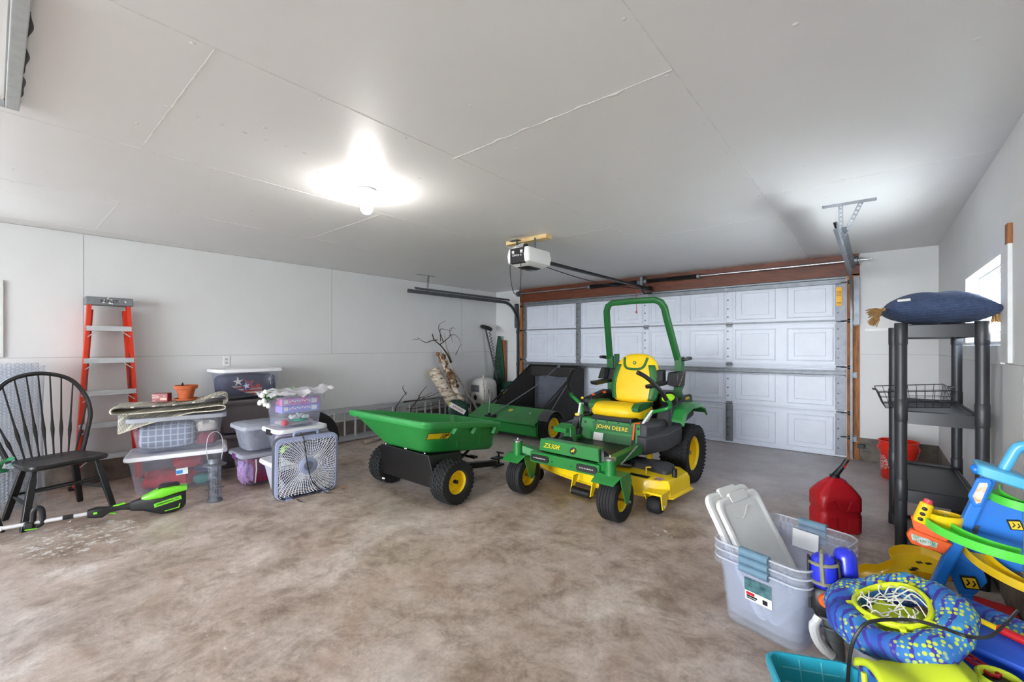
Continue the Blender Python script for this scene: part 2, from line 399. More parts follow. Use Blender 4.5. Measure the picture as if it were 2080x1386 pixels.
# ------------------------------------------------------------------ big sectional door
YD = 6.395
d = struct(thing('door_1', 'white sectional overhead garage door with embossed panels and grey stiles', 'garage door', (-2.645, YD, 0)))
HW = 2.408; SH = 2.128/4
stx = [-2.385, -1.215, -.02, 1.145, 2.345]
for k in range(4):
    z0, z1 = k*SH+.004, (k+1)*SH-.004
    b = MB().bb((-HW, .006, z0), (HW, .045, z1)); b.bb((-HW, .012, z0-.004), (HW, .03, z1+.004))
    xs = []
    for a, c in zip(stx, stx[1:]):
        m0 = (a+c)/2; xs += [(a+.055, m0-.05), (m0+.05, c-.055)]
    for a, c in xs:
        for ins, dep in ((.0, .011), (.075, .008)):
            x0, x1, y0, y1 = a+ins+.01, c-ins-.01, z0+.055+ins*.8, z1-.06-ins*.8
            w = .016 if not ins else .008
            b.loft([[(x, yy, z) for x, z in ((x0+o, y0+o), (x1-o, y0+o), (x1-o, y1-o), (x0+o, y1-o))] for o, yy in ((0, .007), (.3*w, .006-dep), (.7*w, .006-dep), (w, .007))], cap=False)
    sec = b.build('door_section', M_door, d, smooth=0)
    r = MB().bb((-HW, -.012, z1-.016), (HW, .006, z1)); r.bb((-HW, -.006, z0), (HW, .006, z0+.02)); r.build('section_rail', M_door if k < 3 else M_galv, sec, smooth=0, bevel=.002)
    for i, x in enumerate(stx):
        w = .05 if i in (0, 4) else .042
        s = MB().bb((x-w, -.004, z0+.018), (x+w, .006, z1-.016)); s.bb((x-w, -.016, z0+.018), (x-w+.006, -.004, z1-.016))
        s.build('stile', M_galv if (i in (0, 1, 4) or k < 1) else M_door, sec, smooth=0)
        hg = MB()
        for dz in (.10, .21, .33, .44): hg.cyl((x-w*.45, -.012, z0+dz), (x-w*.45, .0, z0+dz), .009, seg=8)
        hg.build('bolt', M_blackm, sec)
        if k < 3:
            h = MB().bb((x-.035, -.018, z1-.03), (x+.035, -.008, z1+.035)); h.cyl((x-.045, -.022, z1+.004), (x+.045, -.022, z1+.004), .008, seg=8); h.build('hinge', M_galv, sec, smooth=0)
for z in (2.075, .985):   # strengthening struts, a folded hat section
    pr = [(0, -.035), (-.05, -.035), (-.05, -.022), (-.012, -.018), (-.012, .018), (-.05, .022), (-.05, .035), (0, .035)]
    MB().loft([[(x, -.002+y, z+q) for y, q in pr] for x in (-HW+.02, HW-.02)]).build('strut', M_galv, d, smooth=0)
for sx in (-1, 1):
    r = MB()
    for z in (.25, .53, 1.06, 1.6, 2.05): r.cyl((sx*(HW-.06), -.05, z), (sx*(HW+.03), -.05, z), .006, seg=8); r.cyl((sx*(HW+.005), -.05, z), (sx*(HW+.03), -.05, z), .023)
    r.build('roller', M_blackm, d)
MB().bb((2.302, -.018, 1.78), (2.358, -.0165, 2.0)).build('warning_label', mat('label_amber', (250, 186, 20), var=.02), d, smooth=0)
b = MB()
for z in (1.80, 1.815, 1.90, 1.915, 1.93, 1.945): b.bb((2.308, -.0185, z), (2.352, -.018, z+.006))
b.build('label_print', mat('label_ink', (150, 96, 10)), d, smooth=0)
b = MB().bb((-.06, -.03, 2.05), (.02, 0, 2.16)); b.cyl((-.02, -.05, 2.12), (-.02, 0, 2.12), .014); b.build('opener_bracket', M_galv, d, smooth=0)
MB().bb((-HW, -.004, 0), (HW, .03, .012)).build('bottom_seal', M_rubber, d, smooth=0)

# ------------------------------------------------------------------ tracks
def track(x, side, yend, lab, m):
    t = thing('door_track', lab, 'garage door track', (x, 6.29, 0))
    path = [(0, .02), (0, 1.70)] + [(-.40+.40*math.cos(R(a)), 1.70+.40*math.sin(R(a))) for a in range(10, 91, 10)] + [(yend-6.29, 2.10)]
    prof = [(0, -.026), (.022*side, -.026), (.022*side, -.018), (.003*side, -.023), (.003*side, .023), (.022*side, .018), (.022*side, .026), (0, .026)]
    P = [V((0, y, z)) for y, z in path]; rings = []
    for i, p in enumerate(P):
        tg = (P[min(i+1, len(P)-1)]-P[max(i-1, 0)]).normalized(); nn = V((0, tg.z, -tg.y))
        rings.append([p+V((a, 0, 0))+nn*q for a, q in prof])
    MB().loft(rings).build('rail', m, t, smooth=30)
    a = MB().bb((-.004*side, -2.35, 2.135), (0, -.22, 2.165)); a.bb((-.034*side, -2.35, 2.165), (0, -.22, 2.169)); a.build('angle_iron', m, t, smooth=0)
    for z in (.22, .95, 1.55):
        j = MB().bb((-.035*side, .0, z), (0, .05, z+.05)); j.bb((-.04*side, .04, z-.01), (-.01*side, .05, z+.06)); j.build('jamb_bracket', M_galv, t, smooth=0)
    return t
def strap(p0, p1, w=.03, up=(1, 0, 0), holes=True):
    """A perforated steel strap: dark punched holes are real gaps between cross bars."""
    p0, p1 = V(p0), V(p1); d_ = p1-p0; L_ = d_.length; t = d_.normalized(); s = V(up)-t*V(up).dot(t); s.normalize(); nn = t.cross(s)
    b = MB(); m = M((t.to_4d(), s.to_4d(), nn.to_4d(), (0, 0, 0, 1))).transposed(); m = M.Translation(p0) @ M(((t.x, s.x, nn.x, 0), (t.y, s.y, nn.y, 0), (t.z, s.z, nn.z, 0), (0, 0, 0, 1)))
    b.mx(m); k = max(1, int(L_/.03)); pit = L_/k
    for sgn in (-1, 1): b.box((L_/2, sgn*(w/2-.004), 0), (L_, .008, .002))
    for i in range(k+1): b.box((min(max(i*pit, .006), L_-.006), 0, 0), (.013, w-.014, .002))
    return b
tl = track(-5.12, 1, 3.80, 'galvanised overhead door track along the left white wall', M_track)
trk = track(-.185, -1, 3.56, 'galvanised overhead door track right of the big door', M_galv)
def hanger(t, parts):
    for p0, p1, w, up, nm in parts: strap(p0, p1, w, up).build(nm, M_galv, t, smooth=0)
hanger(trk, [((-.115, -2.25, 2.363), (.20, -2.20, 2.363), .034, (0, 1, 0), 'hanger_bar'), ((-.005, -2.235, 2.362), (-.005, -2.2, 2.12), .03, (1, 0, 0), 'hanger_strap'), ((.115, -2.215, 2.362), (.0, -2.16, 2.12), .03, (1, 0, 0), 'hanger_strap')])
b = MB().bb((-.115, -2.262, 2.345), (.20, -2.258, 2.365)); b.build('hanger_flange', M_galv, trk, smooth=0)
hanger(tl, [((-.02, -2.30, 2.363), (-.0, -1.98, 2.363), .03, (1, 0, 0), 'hanger_bar'), ((-.008, -2.10, 2.362), (-.008, -2.12, 2.13), .03, (0, 1, 0), 'hanger_strap')])
b = MB().bb((.008, -.012, 1.55), (.06, .045, 2.1)); b.build('flag_bracket', M_galv, trk, smooth=0)
b = MB().bb((-.06, -.012, 1.65), (-.008, .045, 2.1)); b.build('flag_bracket', M_track, tl, smooth=0)

# ------------------------------------------------------------------ torsion spring and shaft over the door
s = thing('torsion_spring', 'black torsion spring on a steel shaft under the brown header', 'torsion spring', (-2.6, 6.25, 2.275))
MB().cyl((-2.50, 0, 0), (2.58, 0, 0), .0125, seg=12).build('shaft', M_steel, s)
def coil(x0, x1, r, w, turns):
    n_ = turns*10
    return MB().tube([(x0+(x1-x0)*i/n_, r*math.cos(2*PI*i/10), r*math.sin(2*PI*i/10)) for i in range(n_+1)], w, 5)
coil(-.95, -.14, .024, .0055, 70).build('spring', M_blackm, s)
coil(.0, .72, .024, .0055, 62).build('spring', M_blackm, s)
for x in (-.97, .74, -.12, -.02): MB().cyl((x-.02, 0, 0), (x+.02, 0, 0), .033, seg=14).build('cone', M_galv, s)
b = MB().bb((-.09, -.04, -.07), (-.05, .092, .07)); b.build('centre_bracket', M_galv, s, smooth=0)
for x in (-2.47, 2.44):
    q = MB().lathe([(.03, -.02), (.05, -.018), (.045, 0), (.05, .018), (.03, .02)], 20).build('drum', M_galv, s); q.rotation_euler = (0, PI/2, 0); q.location = (x, 0, 0)
    MB().bb((x+.03, -.035, -.05), (x+.036, .09, .05)).build('bearing_plate', M_galv, s, smooth=0)
MB().bb((.0, .078, -.02), (.35, .0895, .02)).build('header_pad', M_pine, s, smooth=0)

# ------------------------------------------------------------------ opener
o = thing('door_opener', 'white and black garage door opener hung from the ceiling', 'garage door opener', (-2.56, 3.33, 2.10))
body = MB().loft([[(x, y, z) for x, y in rrect(w, l, .03)] for z, w, l in ((-.04, .16, .24), (-.005, .26, .36), (.06, .27, .38), (.125, .25, .36), (.13, .23, .34))])
body.build('housing', M_white, o, bevel=.003)
b = MB().loft([[(x*.5, -.193+q, z) for x, z in ((-w, z0), (w, z0), (w, z1), (-w, z1))] for q, w, z0, z1 in ((.03, .17, -.02, .128), (0, .16, -.015, .122))])
b.build('control_face', M_black, o, smooth=0)
b = MB().loft([[(x, y, z) for x, y in rrect(w, l, .03)] for z, w, l in ((-.055, .10, .16), (-.039, .155, .235))]); b.build('lens', mat('smoked_lens', (40, 40, 42), rough=.25), o)
b = MB()
for i in range(7): b.bb((-.05+.016*i, -.194, .045+.003*(i % 3)), (-.042+.016*i, -.1925, .062+.004*(i % 2)))
for x in (-.06, .04): b.bb((x, -.194, .08), (x+.028, -.1925, .1)); b.bb((x, -.194, .072), (x+.028, -.1925, .076))
b.build('terminal_marks', M_white, o, smooth=0)
MB().lathe([(.055, .13), (.058, .17), (.05, .175)], 20).at((0, 0, 0)).build('motor_cap', M_black, o).location = (-.01, -.1, 0)
b = MB()
for k in range(4): b.tube([(-.02+(.06+.006*k)*math.cos(t), -.16+.03*math.sin(t), .135+.02*math.sin(t*1.0+k*.4)+.004*k) for t in [2*PI*i/16 for i in range(16)]], .0025, 5, closed=True)
b.build('wire_coil', M_white, o)
b = MB().tube(smoothpath([(-.13, -.13, .09), (-.125, -.14, -.1), (-.10, -.13, -.26), (-.06, -.12, -.30), (-.01, -.13, -.25), (.03, -.17, -.05), (.035, -.196, .075)], 8), .004, 6); b.build('power_cord', M_black, o)
for x in (-.12, .10):
    MB().bb((x, -.06, .10), (x+.004, -.03, .23)).build('hanger_strap', M_galv, o, smooth=0)
MB().bb((-.17, -.12, .226), (-.05, -.06, .229)).build('mount_plate', M_galv, o, smooth=0)
b = MB().bb((-.02, .18, .045), (.02, 2.86, .075)); b.build('rail', M_black, o, smooth=0, bevel=.004)
b = MB().tube(smoothpath([(-.035, .18, .03), (-.038, 1.0, -.01), (-.036, 1.9, -.005), (-.03, 2.6, .03)], 6), .005, 6); b.build('cable', M_black, o)
b = MB().bb((-.035, 2.80, .03), (.035, 2.93, .09)); b.cyl((-.05, 2.86, .06), (.05, 2.86, .06), .016); b.build('header_bracket', M_blackm, o, smooth=0)
b = MB().bb((-.025, 2.55, .02), (.025, 2.68, .045)); b.build('trolley', M_black, o, smooth=0)
b = MB().tube([(0, 2.62, .03), (0, 2.72, -.06), (-.04, 2.98, -.02+.02)], .014, 6) if 0 else MB().tube([(0, 2.62, .025), (.0, 2.74, -.03), (.0, 3.0, .0)], .013, 6)
b.build('door_arm', M_black, o, smooth=0)
b = MB().tube([(-.06, 2.60, .02), (-.06, 2.6, -.3)], .004, 6); b.cyl((-.06, 2.6, -.32), (-.06, 2.6, -.29), .012, seg=8); b.build('release_cord', M_red, o)
tag(MB().bb((-2.86, 3.33, 2.327), (-2.36, 3.42, 2.364)).build('mounting_board', M_lumber, smooth=0, bevel=.002), 'pale lumber board on the ceiling above the opener', 'board')

# ------------------------------------------------------------------ bare bulb
l = thing('ceiling_light', 'bare lit bulb in a white porcelain ceiling holder', 'light', (-2.633, 1.621, 2.364))
MB().lathe([(.062, 0), (.064, -.012), (.058, -.02), (.036, -.032), (.028, -.05), (.022, -.062)], 28).build('lamp_holder', M_white, l)
E_bulb = mat('bulb_glow', (255, 255, 255), emis=(1, .98, .96, 30.))
MB().lathe([(.012, -.058), (.018, -.072), (.034, -.095), (.041, -.118), (.038, -.142), (.024, -.16), (.006, -.168)], 24).build('bulb', E_bulb, l)
pl = bpy.data.lights.new('bulb_light', 'POINT'); pl.energy = 88; pl.shadow_soft_size = .045; pl.color = (1, .95, .91)
po = bpy.data.objects.new('bulb_light', pl); C.objects.link(po); po.location = (-2.633, 1.621, 2.245); po['kind'] = 'helper'

# wall bits
o = thing('wall_outlet', 'white duplex socket on the left wall above the bins', 'socket', (XL, 1.72, 1.135), PI/2)
MB().bb((-.035, -.006, -.058), (.035, 0, .058)).build('cover_plate', M_white, o, smooth=0, bevel=.003)
b = MB()
for z in (.02, -.02): b.loft([[(x, y, z+q) for x, q in rrect(.032, .028, .01, 3)] for y in (-.008, -.006)])
b.build('socket_face', mat('socket_face', (200, 200, 198)), o)
for z in (.02, -.02):
    for x in (-.006, .006): MB().bb((x-.001, -.0088, z-.004), (x+.001, -.008, z+.006)).build('slot', M_black, o, smooth=0)
tag(MB().bb((-.18, 6.332, 1.80), (-.14, 6.34, 1.86)).build('sensor_switch', M_white, smooth=0, bevel=.002), 'small white switch box on the brown door jamb', 'switch')
tag(MB().bb((-.08, 6.345, 1.475), (.12, 6.36, 1.505)).build('wall_strip', M_white, smooth=0, bevel=.002), 'short white strip on the wall behind the black shelving unit', 'strip')
o = thing('door_sensor', 'small grey safety sensor low on the right door jamb', 'sensor', (-.115, 6.31, .17))
MB().bb((-.03, -.03, -.02), (.03, .01, .025)).build('sensor_body', M_black, o, smooth=0, bevel=.003)
MB().bb((-.01, -.005, -.03), (.09, .012, -.026)).build('sensor_bracket', M_galv, o, smooth=0)
# ================================================================== left side of the garage
M_cl = clear('clear_plastic', (226, 228, 238), .11, .25, .03)
M_cl2 = clear('cloudy_plastic', (214, 218, 232), .30, .35)
M_clp = clear('lilac_plastic', (224, 212, 232), .12, .3, .04)
M_lidw = mat('white_lid', (236, 236, 240), rough=.4, var=.02)
M_lidc = clear('frosted_lid', (206, 210, 220), .78, .4)
M_tote = mat('dark_grey_tote', (126, 118, 122), rough=.55, var=.05)
M_gbin = mat('pale_grey_bin', (178, 182, 192), rough=.5, var=.03)

def ringz(w, d, r, z, n=4): return [(x, y, z) for x, y in rrect(w, d, r, n)]
def bin_body(L, W, H, tap=.04, r=.05, t=.003, lip=.015, z0=0.):
    b = MB(); l0, w0 = L-2*tap, W-2*tap
    rings = [ringz(l0-.03, w0-.03, r, z0), ringz(l0, w0, r, z0+.012), ringz(L, W, r, z0+H-.03), ringz(L+2*lip, W+2*lip, r, z0+H-.028), ringz(L+2*lip, W+2*lip, r, z0+H-.006), ringz(L+2*lip-.01, W+2*lip-.01, r, z0+H),
             ringz(L-2*t, W-2*t, r, z0+H), ringz(l0-2*t, w0-2*t, r, z0+.016), ringz(l0-.04, w0-.04, r, z0+.008)]
    return b.loft(rings)
def bin_lid(L, W, z, h=.022, dome=0., r=.055):
    rings = [ringz(L, W, r, z-.012), ringz(L+.006, W+.006, r, z), ringz(L-.004, W-.004, r, z+h), ringz(L-.03, W-.03, r, z+h+.002), ringz(L-.055, W-.055, r*.8, z+h-.006 if not dome else z+h+dome*.5)]
    if dome: rings += [ringz(L-.14, W-.14, r*.6, z+h+dome)]
    else: rings += [ringz(L-.10, W-.10, r*.6, z+h-.006)]
    return MB().loft(rings)
def lump(dims, seed, e=.55, amp=.12, n=26, fr=3.):
    """A soft rounded heap (folded cloth, knit pile)."""
    from mathutils import noise
    b = MB(); sg = lambda c: math.copysign(abs(c)**e, c); off = V((seed*7.3, seed*3.1, seed))
    rings = []
    for k in range(n//2+1):
        ph = -PI/2+.03+(PI-.06)*k/(n//2); rg = []
        for i in range(n):
            th = 2*PI*i/n; p = V((dims[0]*sg(math.cos(ph))*sg(math.cos(th)), dims[1]*sg(math.cos(ph))*sg(math.sin(th)), dims[2]*sg(math.sin(ph))))
            q = 1+amp*noise.noise(p*fr/max(dims)+off)*1.6+amp*.5*noise.noise(p*fr*3/max(dims)+off)
            rg.append((p.x*min(q, 1.04), p.y*min(q, 1.04), p.z*q+dims[2]))
        rings.append(rg)
    return b.loft(rings)
def bin_thing(lab, loc, rz, L, W, H, bm_, lm, grp=None, dome=0., tap=.04, handle=None, cat='bin', name='storage_bin', latch=None):
    t = thing(name, lab, cat, loc, rz, grp)
    bin_body(L, W, H, tap).build('body', bm_, t)
    if lm:
        bin_lid(L+.06, W+.06, H, dome=dome).build('lid', lm, t)
    if latch:
        for s in (-1, 1):
            MB().box((s*(L/2+.028), 0, H-.01), (.018, .10, .05)).build('latch', latch, t, bevel=.005)
    return t

# --- wide clear bins beside the chair
RB = R(73.7)
b1 = bin_thing('wide clear bin with white lid on the floor, red cloth inside', (-5.00, 1.125, 0), RB, .68, .44, .325, M_cl, M_lidw)
MB().box((.03, -.203, .175), (.085, .003, .055), rot=(R(-6), R(-3), 0)).build('paper_label', M_white, b1, smooth=0)
MB().box((.012, -.2055, .172), (.045, .002, .03), rot=(R(-6), R(-3), 0)).build('label_print', mat('label_blue', (40, 140, 210)), b1, smooth=0)
MR = M.Rotation(RB, 4, 'Z')
def place(o, loc, rz=0., rx=0.): o.location = loc; o.rotation_euler = (rx, 0, rz); return o
def inb(c, x, y, z): p = V(c)+MR @ V((x, y, 0)); return (p.x, p.y, z)
c1 = (-5.00, 1.125, 0)
M_redc = mat('red_fleece', (186, 30, 44), rough=.95, rgb2=(128, 14, 26), scale=9, bump=.4, bscale=40)
place(tag(lump((.20, .15, .075), 1, amp=.22).build('folded_blanket', M_redc), 'red fleece blanket heaped in the lower wide bin', 'blanket'), inb(c1, -.06, -.01, .018), RB)
place(tag(lump((.12, .13, .055), 2, amp=.2).build('folded_blanket', mat('crimson_knit', (160, 24, 40), rough=.95, bump=.5, bscale=50)), 'crimson knit throw on top of the pile in the lower wide bin', 'blanket'), inb(c1, .07, .0, .172), RB)
place(tag(lump((.10, .14, .045), 3, amp=.1).build('folded_cloth', mat('teal_cloth', (44, 118, 106), rough=.9)), 'teal green cloth folded at the right of the lower wide bin', 'cloth'), inb(c1, .20, -.02, .018), RB)
place(tag(lump((.11, .13, .04), 5, amp=.1).build('folded_cloth', mat('navy_cloth', (40, 52, 84), rough=.9)), 'navy cloth above the teal one in the lower wide bin', 'cloth'), inb(c1, .2, .0, .115), RB)
c2 = (-5.03, 1.135, .352)
b2 = bin_thing('wide clear bin stacked on the white lid, grey plaid cloth inside', c2, RB, .665, .43, .30, M_cl, M_lidc)
place(tag(lump((.21, .16, .115), 4, e=.4, amp=.05).build('plaid_blanket', plaid('grey_plaid', (122, 130, 144), (196, 200, 208), 6.)), 'grey plaid blanket pressed in the upper wide bin', 'blanket'), inb(c2, -.085, 0, .372), RB)
place(tag(lump((.085, .14, .06), 6, amp=.15).build('folded_cloth', mat('wine_cloth', (132, 34, 52), rough=.95)), 'wine red cloth at the right of the upper wide bin', 'cloth'), inb(c2, .21, 0, .372), RB)
place(tag(lump((.09, .14, .055), 7, amp=.15).build('folded_cloth', mat('cream_cloth', (206, 196, 178), rough=.95)), 'cream cloth above the wine red one in the upper wide bin', 'cloth'), inb(c2, .205, 0, .495), RB)

# --- rug folded on the upper bin
M_rug = stripes('woven_rug', (52, 52, 54), (206, 198, 178), scale=34., dist=1.2, axis='Y', rough=.95, width=.42)
def rugline(name):
    m = bpy.data.materials.new(name); m.use_nodes = True; nt = m.node_tree; p = nt.nodes['Principled BSDF']; L = nt.links.new
    tc = nd(nt, 'ShaderNodeTexCoord')
    a = nd(nt, 'ShaderNodeTexWave', Scale=36., Distortion=1.2); a.bands_direction = 'Y'; b_ = nd(nt, 'ShaderNodeTexWave', Scale=30., Distortion=1.5); b_.bands_direction = 'X'
    mul = nd(nt, 'ShaderNodeMath', operation='MULTIPLY')
    for w_, i in ((a, 0), (b_, 1)): L(tc.outputs['Object'], w_.inputs['Vector']); L(w_.outputs['Fac'], mul.inputs[i])
    cr = nd(nt, 'ShaderNodeValToRGB'); cr.color_ramp.elements[0].position = .03; cr.color_ramp.elements[1].position = .24
    cr.color_ramp.elements[0].color = (*lin((96, 95, 92)), 1); cr.color_ramp.elements[1].color = (*lin((226, 220, 202)), 1); L(mul.outputs[0], cr.inputs[0])
    mp = nd(nt, 'ShaderNodeMapping'); mp.inputs['Rotation'].default_value = (0, 0, R(24)); L(tc.outputs['Object'], mp.inputs[0])
    c = nd(nt, 'ShaderNodeTexWave', Scale=2.4, Distortion=.5); c.bands_direction = 'X'; L(mp.outputs[0], c.inputs['Vector'])
    c2_ = nd(nt, 'ShaderNodeValToRGB'); c2_.color_ramp.elements[0].position = .93; c2_.color_ramp.elements[1].position = .97; L(c.outputs['Fac'], c2_.inputs[0])
    mx = nd(nt, 'ShaderNodeMixRGB'); L(c2_.outputs[0], mx.inputs[0]); L(cr.outputs[0], mx.inputs[1]); mx.inputs[2].default_value = (*lin((226, 220, 204)), 1)
    L(mx.outputs[0], p.inputs['Base Color']); p.inputs['Roughness'].default_value = .95
    bp = nd(nt, 'ShaderNodeBump', Strength=.5, Distance=.01); L(mul.outputs[0], bp.inputs['Height']); L(bp.outputs[0], p.inputs['Normal']); return m
M_rug = rugline('woven_rug_tile')
prof = smoothpath([(-.42, .006), (-.2, .006), (.1, .006), (.33, .010), (.375, .036), (.33, .062), (.1, .050), (-.2, .042), (-.40, .040), (-.44, .062), (-.40, .088), (-.2, .082), (.05, .085), (.22, .115), (.32, .150), (.38, .145), (.395, .105), (.36, .075)], 5)
def rugf(u, v):
    k = u*(len(prof)-1); i = min(int(k), len(prof)-2); p = prof[i].lerp(prof[i+1], k-i); y = (v-.5)*.40*(1 if u < .45 else .92); x, z = p.x, p.y
    if u < .12:  # the free corner hangs over the front edge
        s_ = max(0, (.12-u)/.12); hang = max(0, .55-v)/.55; z -= .13*s_*hang; x += .04*s_*hang; y -= .05*s_*hang
    z += .006*math.sin(v*7+u*11)+.012*max(0, v-.4)*max(0, u-.6)*4
    return (x, y, z)
rug = MB().surf(rugf, 90, 22).build('rug', M_rug, solid=.011, smooth=60)
tag(rug, 'black and cream woven rug folded flat across the upper wide bin', 'rug'); place(rug, inb(c2, -.02, -.02, .686), RB)
MB().tube([rugf(i/40*.45, .0) for i in range(41)], .005, 6).build('binding', mat('cream_binding', (214, 206, 186), rough=.95), rug)

# --- flower pot and red box on the rug
p = thing('flower_pot', 'terracotta pot in a saucer standing on the folded rug', 'flower pot', inb(c2, .04, .07, .784))
M_terra = mat('terracotta', (192, 98, 52), rough=.75, rgb2=(164, 78, 40), scale=12)
MB().lathe([(.055, .014), (.075, .11), (.092, .112), (.095, .145), (.086, .147), (.083, .125), (.072, .118), (.05, .04), (.001, .035)], 36).build('pot', M_terra, p, bevel=.002)
MB().lathe([(.07, 0), (.088, .006), (.094, .022), (.088, .024), (.08, .012), (.001, .011)], 36).build('saucer', M_terra, p)
MB().lathe([(.08, .118), (.04, .126), (.001, .128)], 24).build('soil', mat('potting_soil', (52, 40, 32), rough=1.), p)
MB().tube([(-.03, -.02, .12), (-.032, -.02, .15), (-.027, -.02, .172)], [.008, .011, .003], 8).build('stump', M_blackm, p)
q = thing('printed_box', 'small red printed box in shrink wrap on the folded rug', 'box', inb(c2, -.14, .055, .786), RB-.3)
MB().box((0, 0, .04), (.125, .085, .08)).build('carton', mat('red_print', (150, 34, 40), rough=.35, rgb2=(92, 20, 26), scale=22), q, bevel=.003)
b = MB()
for k, (x, z, w_) in enumerate(((-.035, .062, .05), (-.03, .05, .06), (-.03, .04, .055), (-.045, .012, .022), (.035, .055, .02))): b.box((x, -.0435, z), (w_, .001, .006))
b.box((.03, -.0435, .028), (.05, .001, .022)); b.build('print', mat('box_print', (206, 170, 160)), q, smooth=0)

# --- dark grey totes and the patriotic bin
T = (-5.455, 1.835)
for z, lab in ((0, 'dark grey lidded tote on the floor, under another dark tote'), (.365, 'dark grey lidded tote under the bin of flags and stars')):
    t = bin_thing(lab, (T[0], T[1], z), R(90), .62, .40, .335, M_tote, M_tote, name='tote', cat='tote')
c3 = (T[0]+.01, T[1]+.0, .735)
pb = bin_thing('clear bin of red, white and blue decorations high by the wall', (c3[0], c3[1], c3[2]), R(90), .59, .40, .30, M_cl, M_lidw)
M_navy = mat('navy_bunting', (46, 50, 88), rough=.9, rgb2=(30, 34, 60), scale=8)
def indeco(x, y, z): return (c3[0]+.0+x, c3[1]+y, c3[2]+z)
place(tag(lump((.16, .27, .118), 8, e=.32, amp=.06).build('bunting', M_navy), 'navy cloth bunting filling the high clear bin', 'bunting'), indeco(-.02, 0, .02))
M_flagr = stripes('flag_stripes', (178, 40, 52), (214, 200, 186), scale=9, dist=.2, axis='Z', rough=.9)
fl = MB().surf(lambda u, v: (.150+.012*math.sin(v*5), -.19+u*.30, .03+.10*v+.10*(1-u)**2*(1-v)-.02*u), 20, 8).build('flag_swag', M_flagr, solid=.006)
place(tag(fl, 'red and cream striped flag swag inside the high clear bin', 'flag'), indeco(.005, .0, .01))
def star(name, lab, m, r, loc, tilt, inner=.45, m2=None):
    pts = [((r if i % 2 == 0 else r*inner)*math.cos(R(90+36*i)), (r if i % 2 == 0 else r*inner)*math.sin(R(90+36*i))) for i in range(10)]
    t = thing(name, lab, 'star', loc, rot=(0, 0, 0))
    MB().prism([(a, b_) for a, b_ in pts], .006, 'x').build('star_plate', m, t, smooth=0)
    if m2: MB().prism([(a*.6, b_*.6) for a, b_ in pts], .005, 'x', .004).build('star_centre', m2, t, smooth=0)
    t.rotation_euler = (tilt, 0, 0); return t
M_paper = mat('white_card', (232, 230, 224), rough=.8)
star('star_ornament', 'blue star with a white centre in the middle of the high clear bin', mat('blue_card', (70, 84, 160), rough=.7), .058, indeco(.170, -.055, .135), .2, m2=M_paper)
star('star_ornament', 'red star behind the blue star in the high clear bin', mat('red_card', (190, 44, 50), rough=.7), .08, indeco(.160, -.03, .14), .5)
star('star_ornament', 'white spiky star at the left of the high clear bin', M_paper, .055, indeco(.167, -.135, .185), .1, .3)
star('star_ornament', 'small red star right of the blue one in the high clear bin', mat('red_card2', (200, 50, 52), rough=.7), .03, indeco(.168, .06, .13), .3)
b = MB()
for k in range(14): a = R(-60+k*26); b.tube([(0, 0, 0), (.01, .07*math.cos(a), .06*math.sin(a))], .0015, 4)
place(tag(b.build('tinsel_spray', mat('silver_tinsel', (210, 210, 214), metal=.6, rough=.3)), 'silver tinsel spray at the right of the high clear bin', 'tinsel'), indeco(.152, .19, .2))

# --- the square bins in the middle
pbin = bin_thing('clear lilac bin on the floor with red plaid cloth inside', (-4.575, 1.675, 0), R(88), .40, .38, .29, M_clp, M_lidc, latch=mat('purple_latch', (98, 40, 110)))
M_plaidr = plaid('red_blue_plaid', (160, 44, 66), (50, 56, 120), 9., line2=(70, 46, 104))
place(tag(lump((.15, .155, .12), 9, e=.35, amp=.04).build('plaid_throw', M_plaidr), 'red and blue plaid throw in the lilac bin', 'throw'), (-4.56, 1.68, .018), R(88))
place(tag(lump((.045, .14, .10), 10, e=.5, amp=.25, fr=6).build('lace_cloth', mat('lilac_lace', (190, 160, 206), rough=.9, rgb2=(150, 110, 170), scale=40)), 'lilac lace cloth at the left of the lilac bin', 'cloth'), (-4.56, 1.535, .018), R(88)+PI/2*0)
MB().tube([(-.11, -.178, .04), (-.10, -.184, .16), (-.105, -.189, .26)], .006, 6).build('handle_strap', M_white, pbin)
mbn = bin_thing('frosted bin with a domed lid on top of the lilac bin', (-4.60, 1.685, .318), R(88), .38, .36, .22, M_cl2, M_lidc, dome=.018, tap=.03)
place(tag(lump((.13, .13, .08), 11, e=.5, amp=.2).build('garland', mat('dark_garland', (74, 66, 60), rough=.95, rgb2=(44, 42, 48), scale=30, bump=.6)), 'brown and dark garland heaped in the domed bin', 'garland'), (-4.60, 1.685, .336))
gb = bin_thing('pale grey bin with a white lid behind the box fan', (-4.135, 1.76, 0), R(90), .37, .28, .265, M_gbin, M_lidw)
sb = bin_thing('clear bin with a white lid stacked behind the box fan', (-4.175, 1.82, .292), R(90), .40, .33, .25, M_cl, M_lidw, latch=M_black)
place(tag(lump((.15, .12, .095), 12, e=.5, amp=.15).build('folded_cloth', mat('mauve_cloth', (128, 110, 160), rough=.9, rgb2=(210, 200, 190), scale=7)), 'mauve and cream cloth in the bin behind the fan', 'cloth'), (-4.175, 1.82, .31), R(90))
place(tag(lump((.045, .05, .05), 13, amp=.2).build('leaf_garland', mat('bright_leaf', (140, 200, 60), rough=.7)), 'bright green leaf garland in the bin behind the fan', 'garland'), (-4.05, 1.70, .31))
TB = (-4.185, 1.825, .566)
tbn = bin_thing('open clear bin of cartons and crafts, topmost of the fan stack', TB, R(90), .41, .32, .285, M_cl, None, tap=.025)
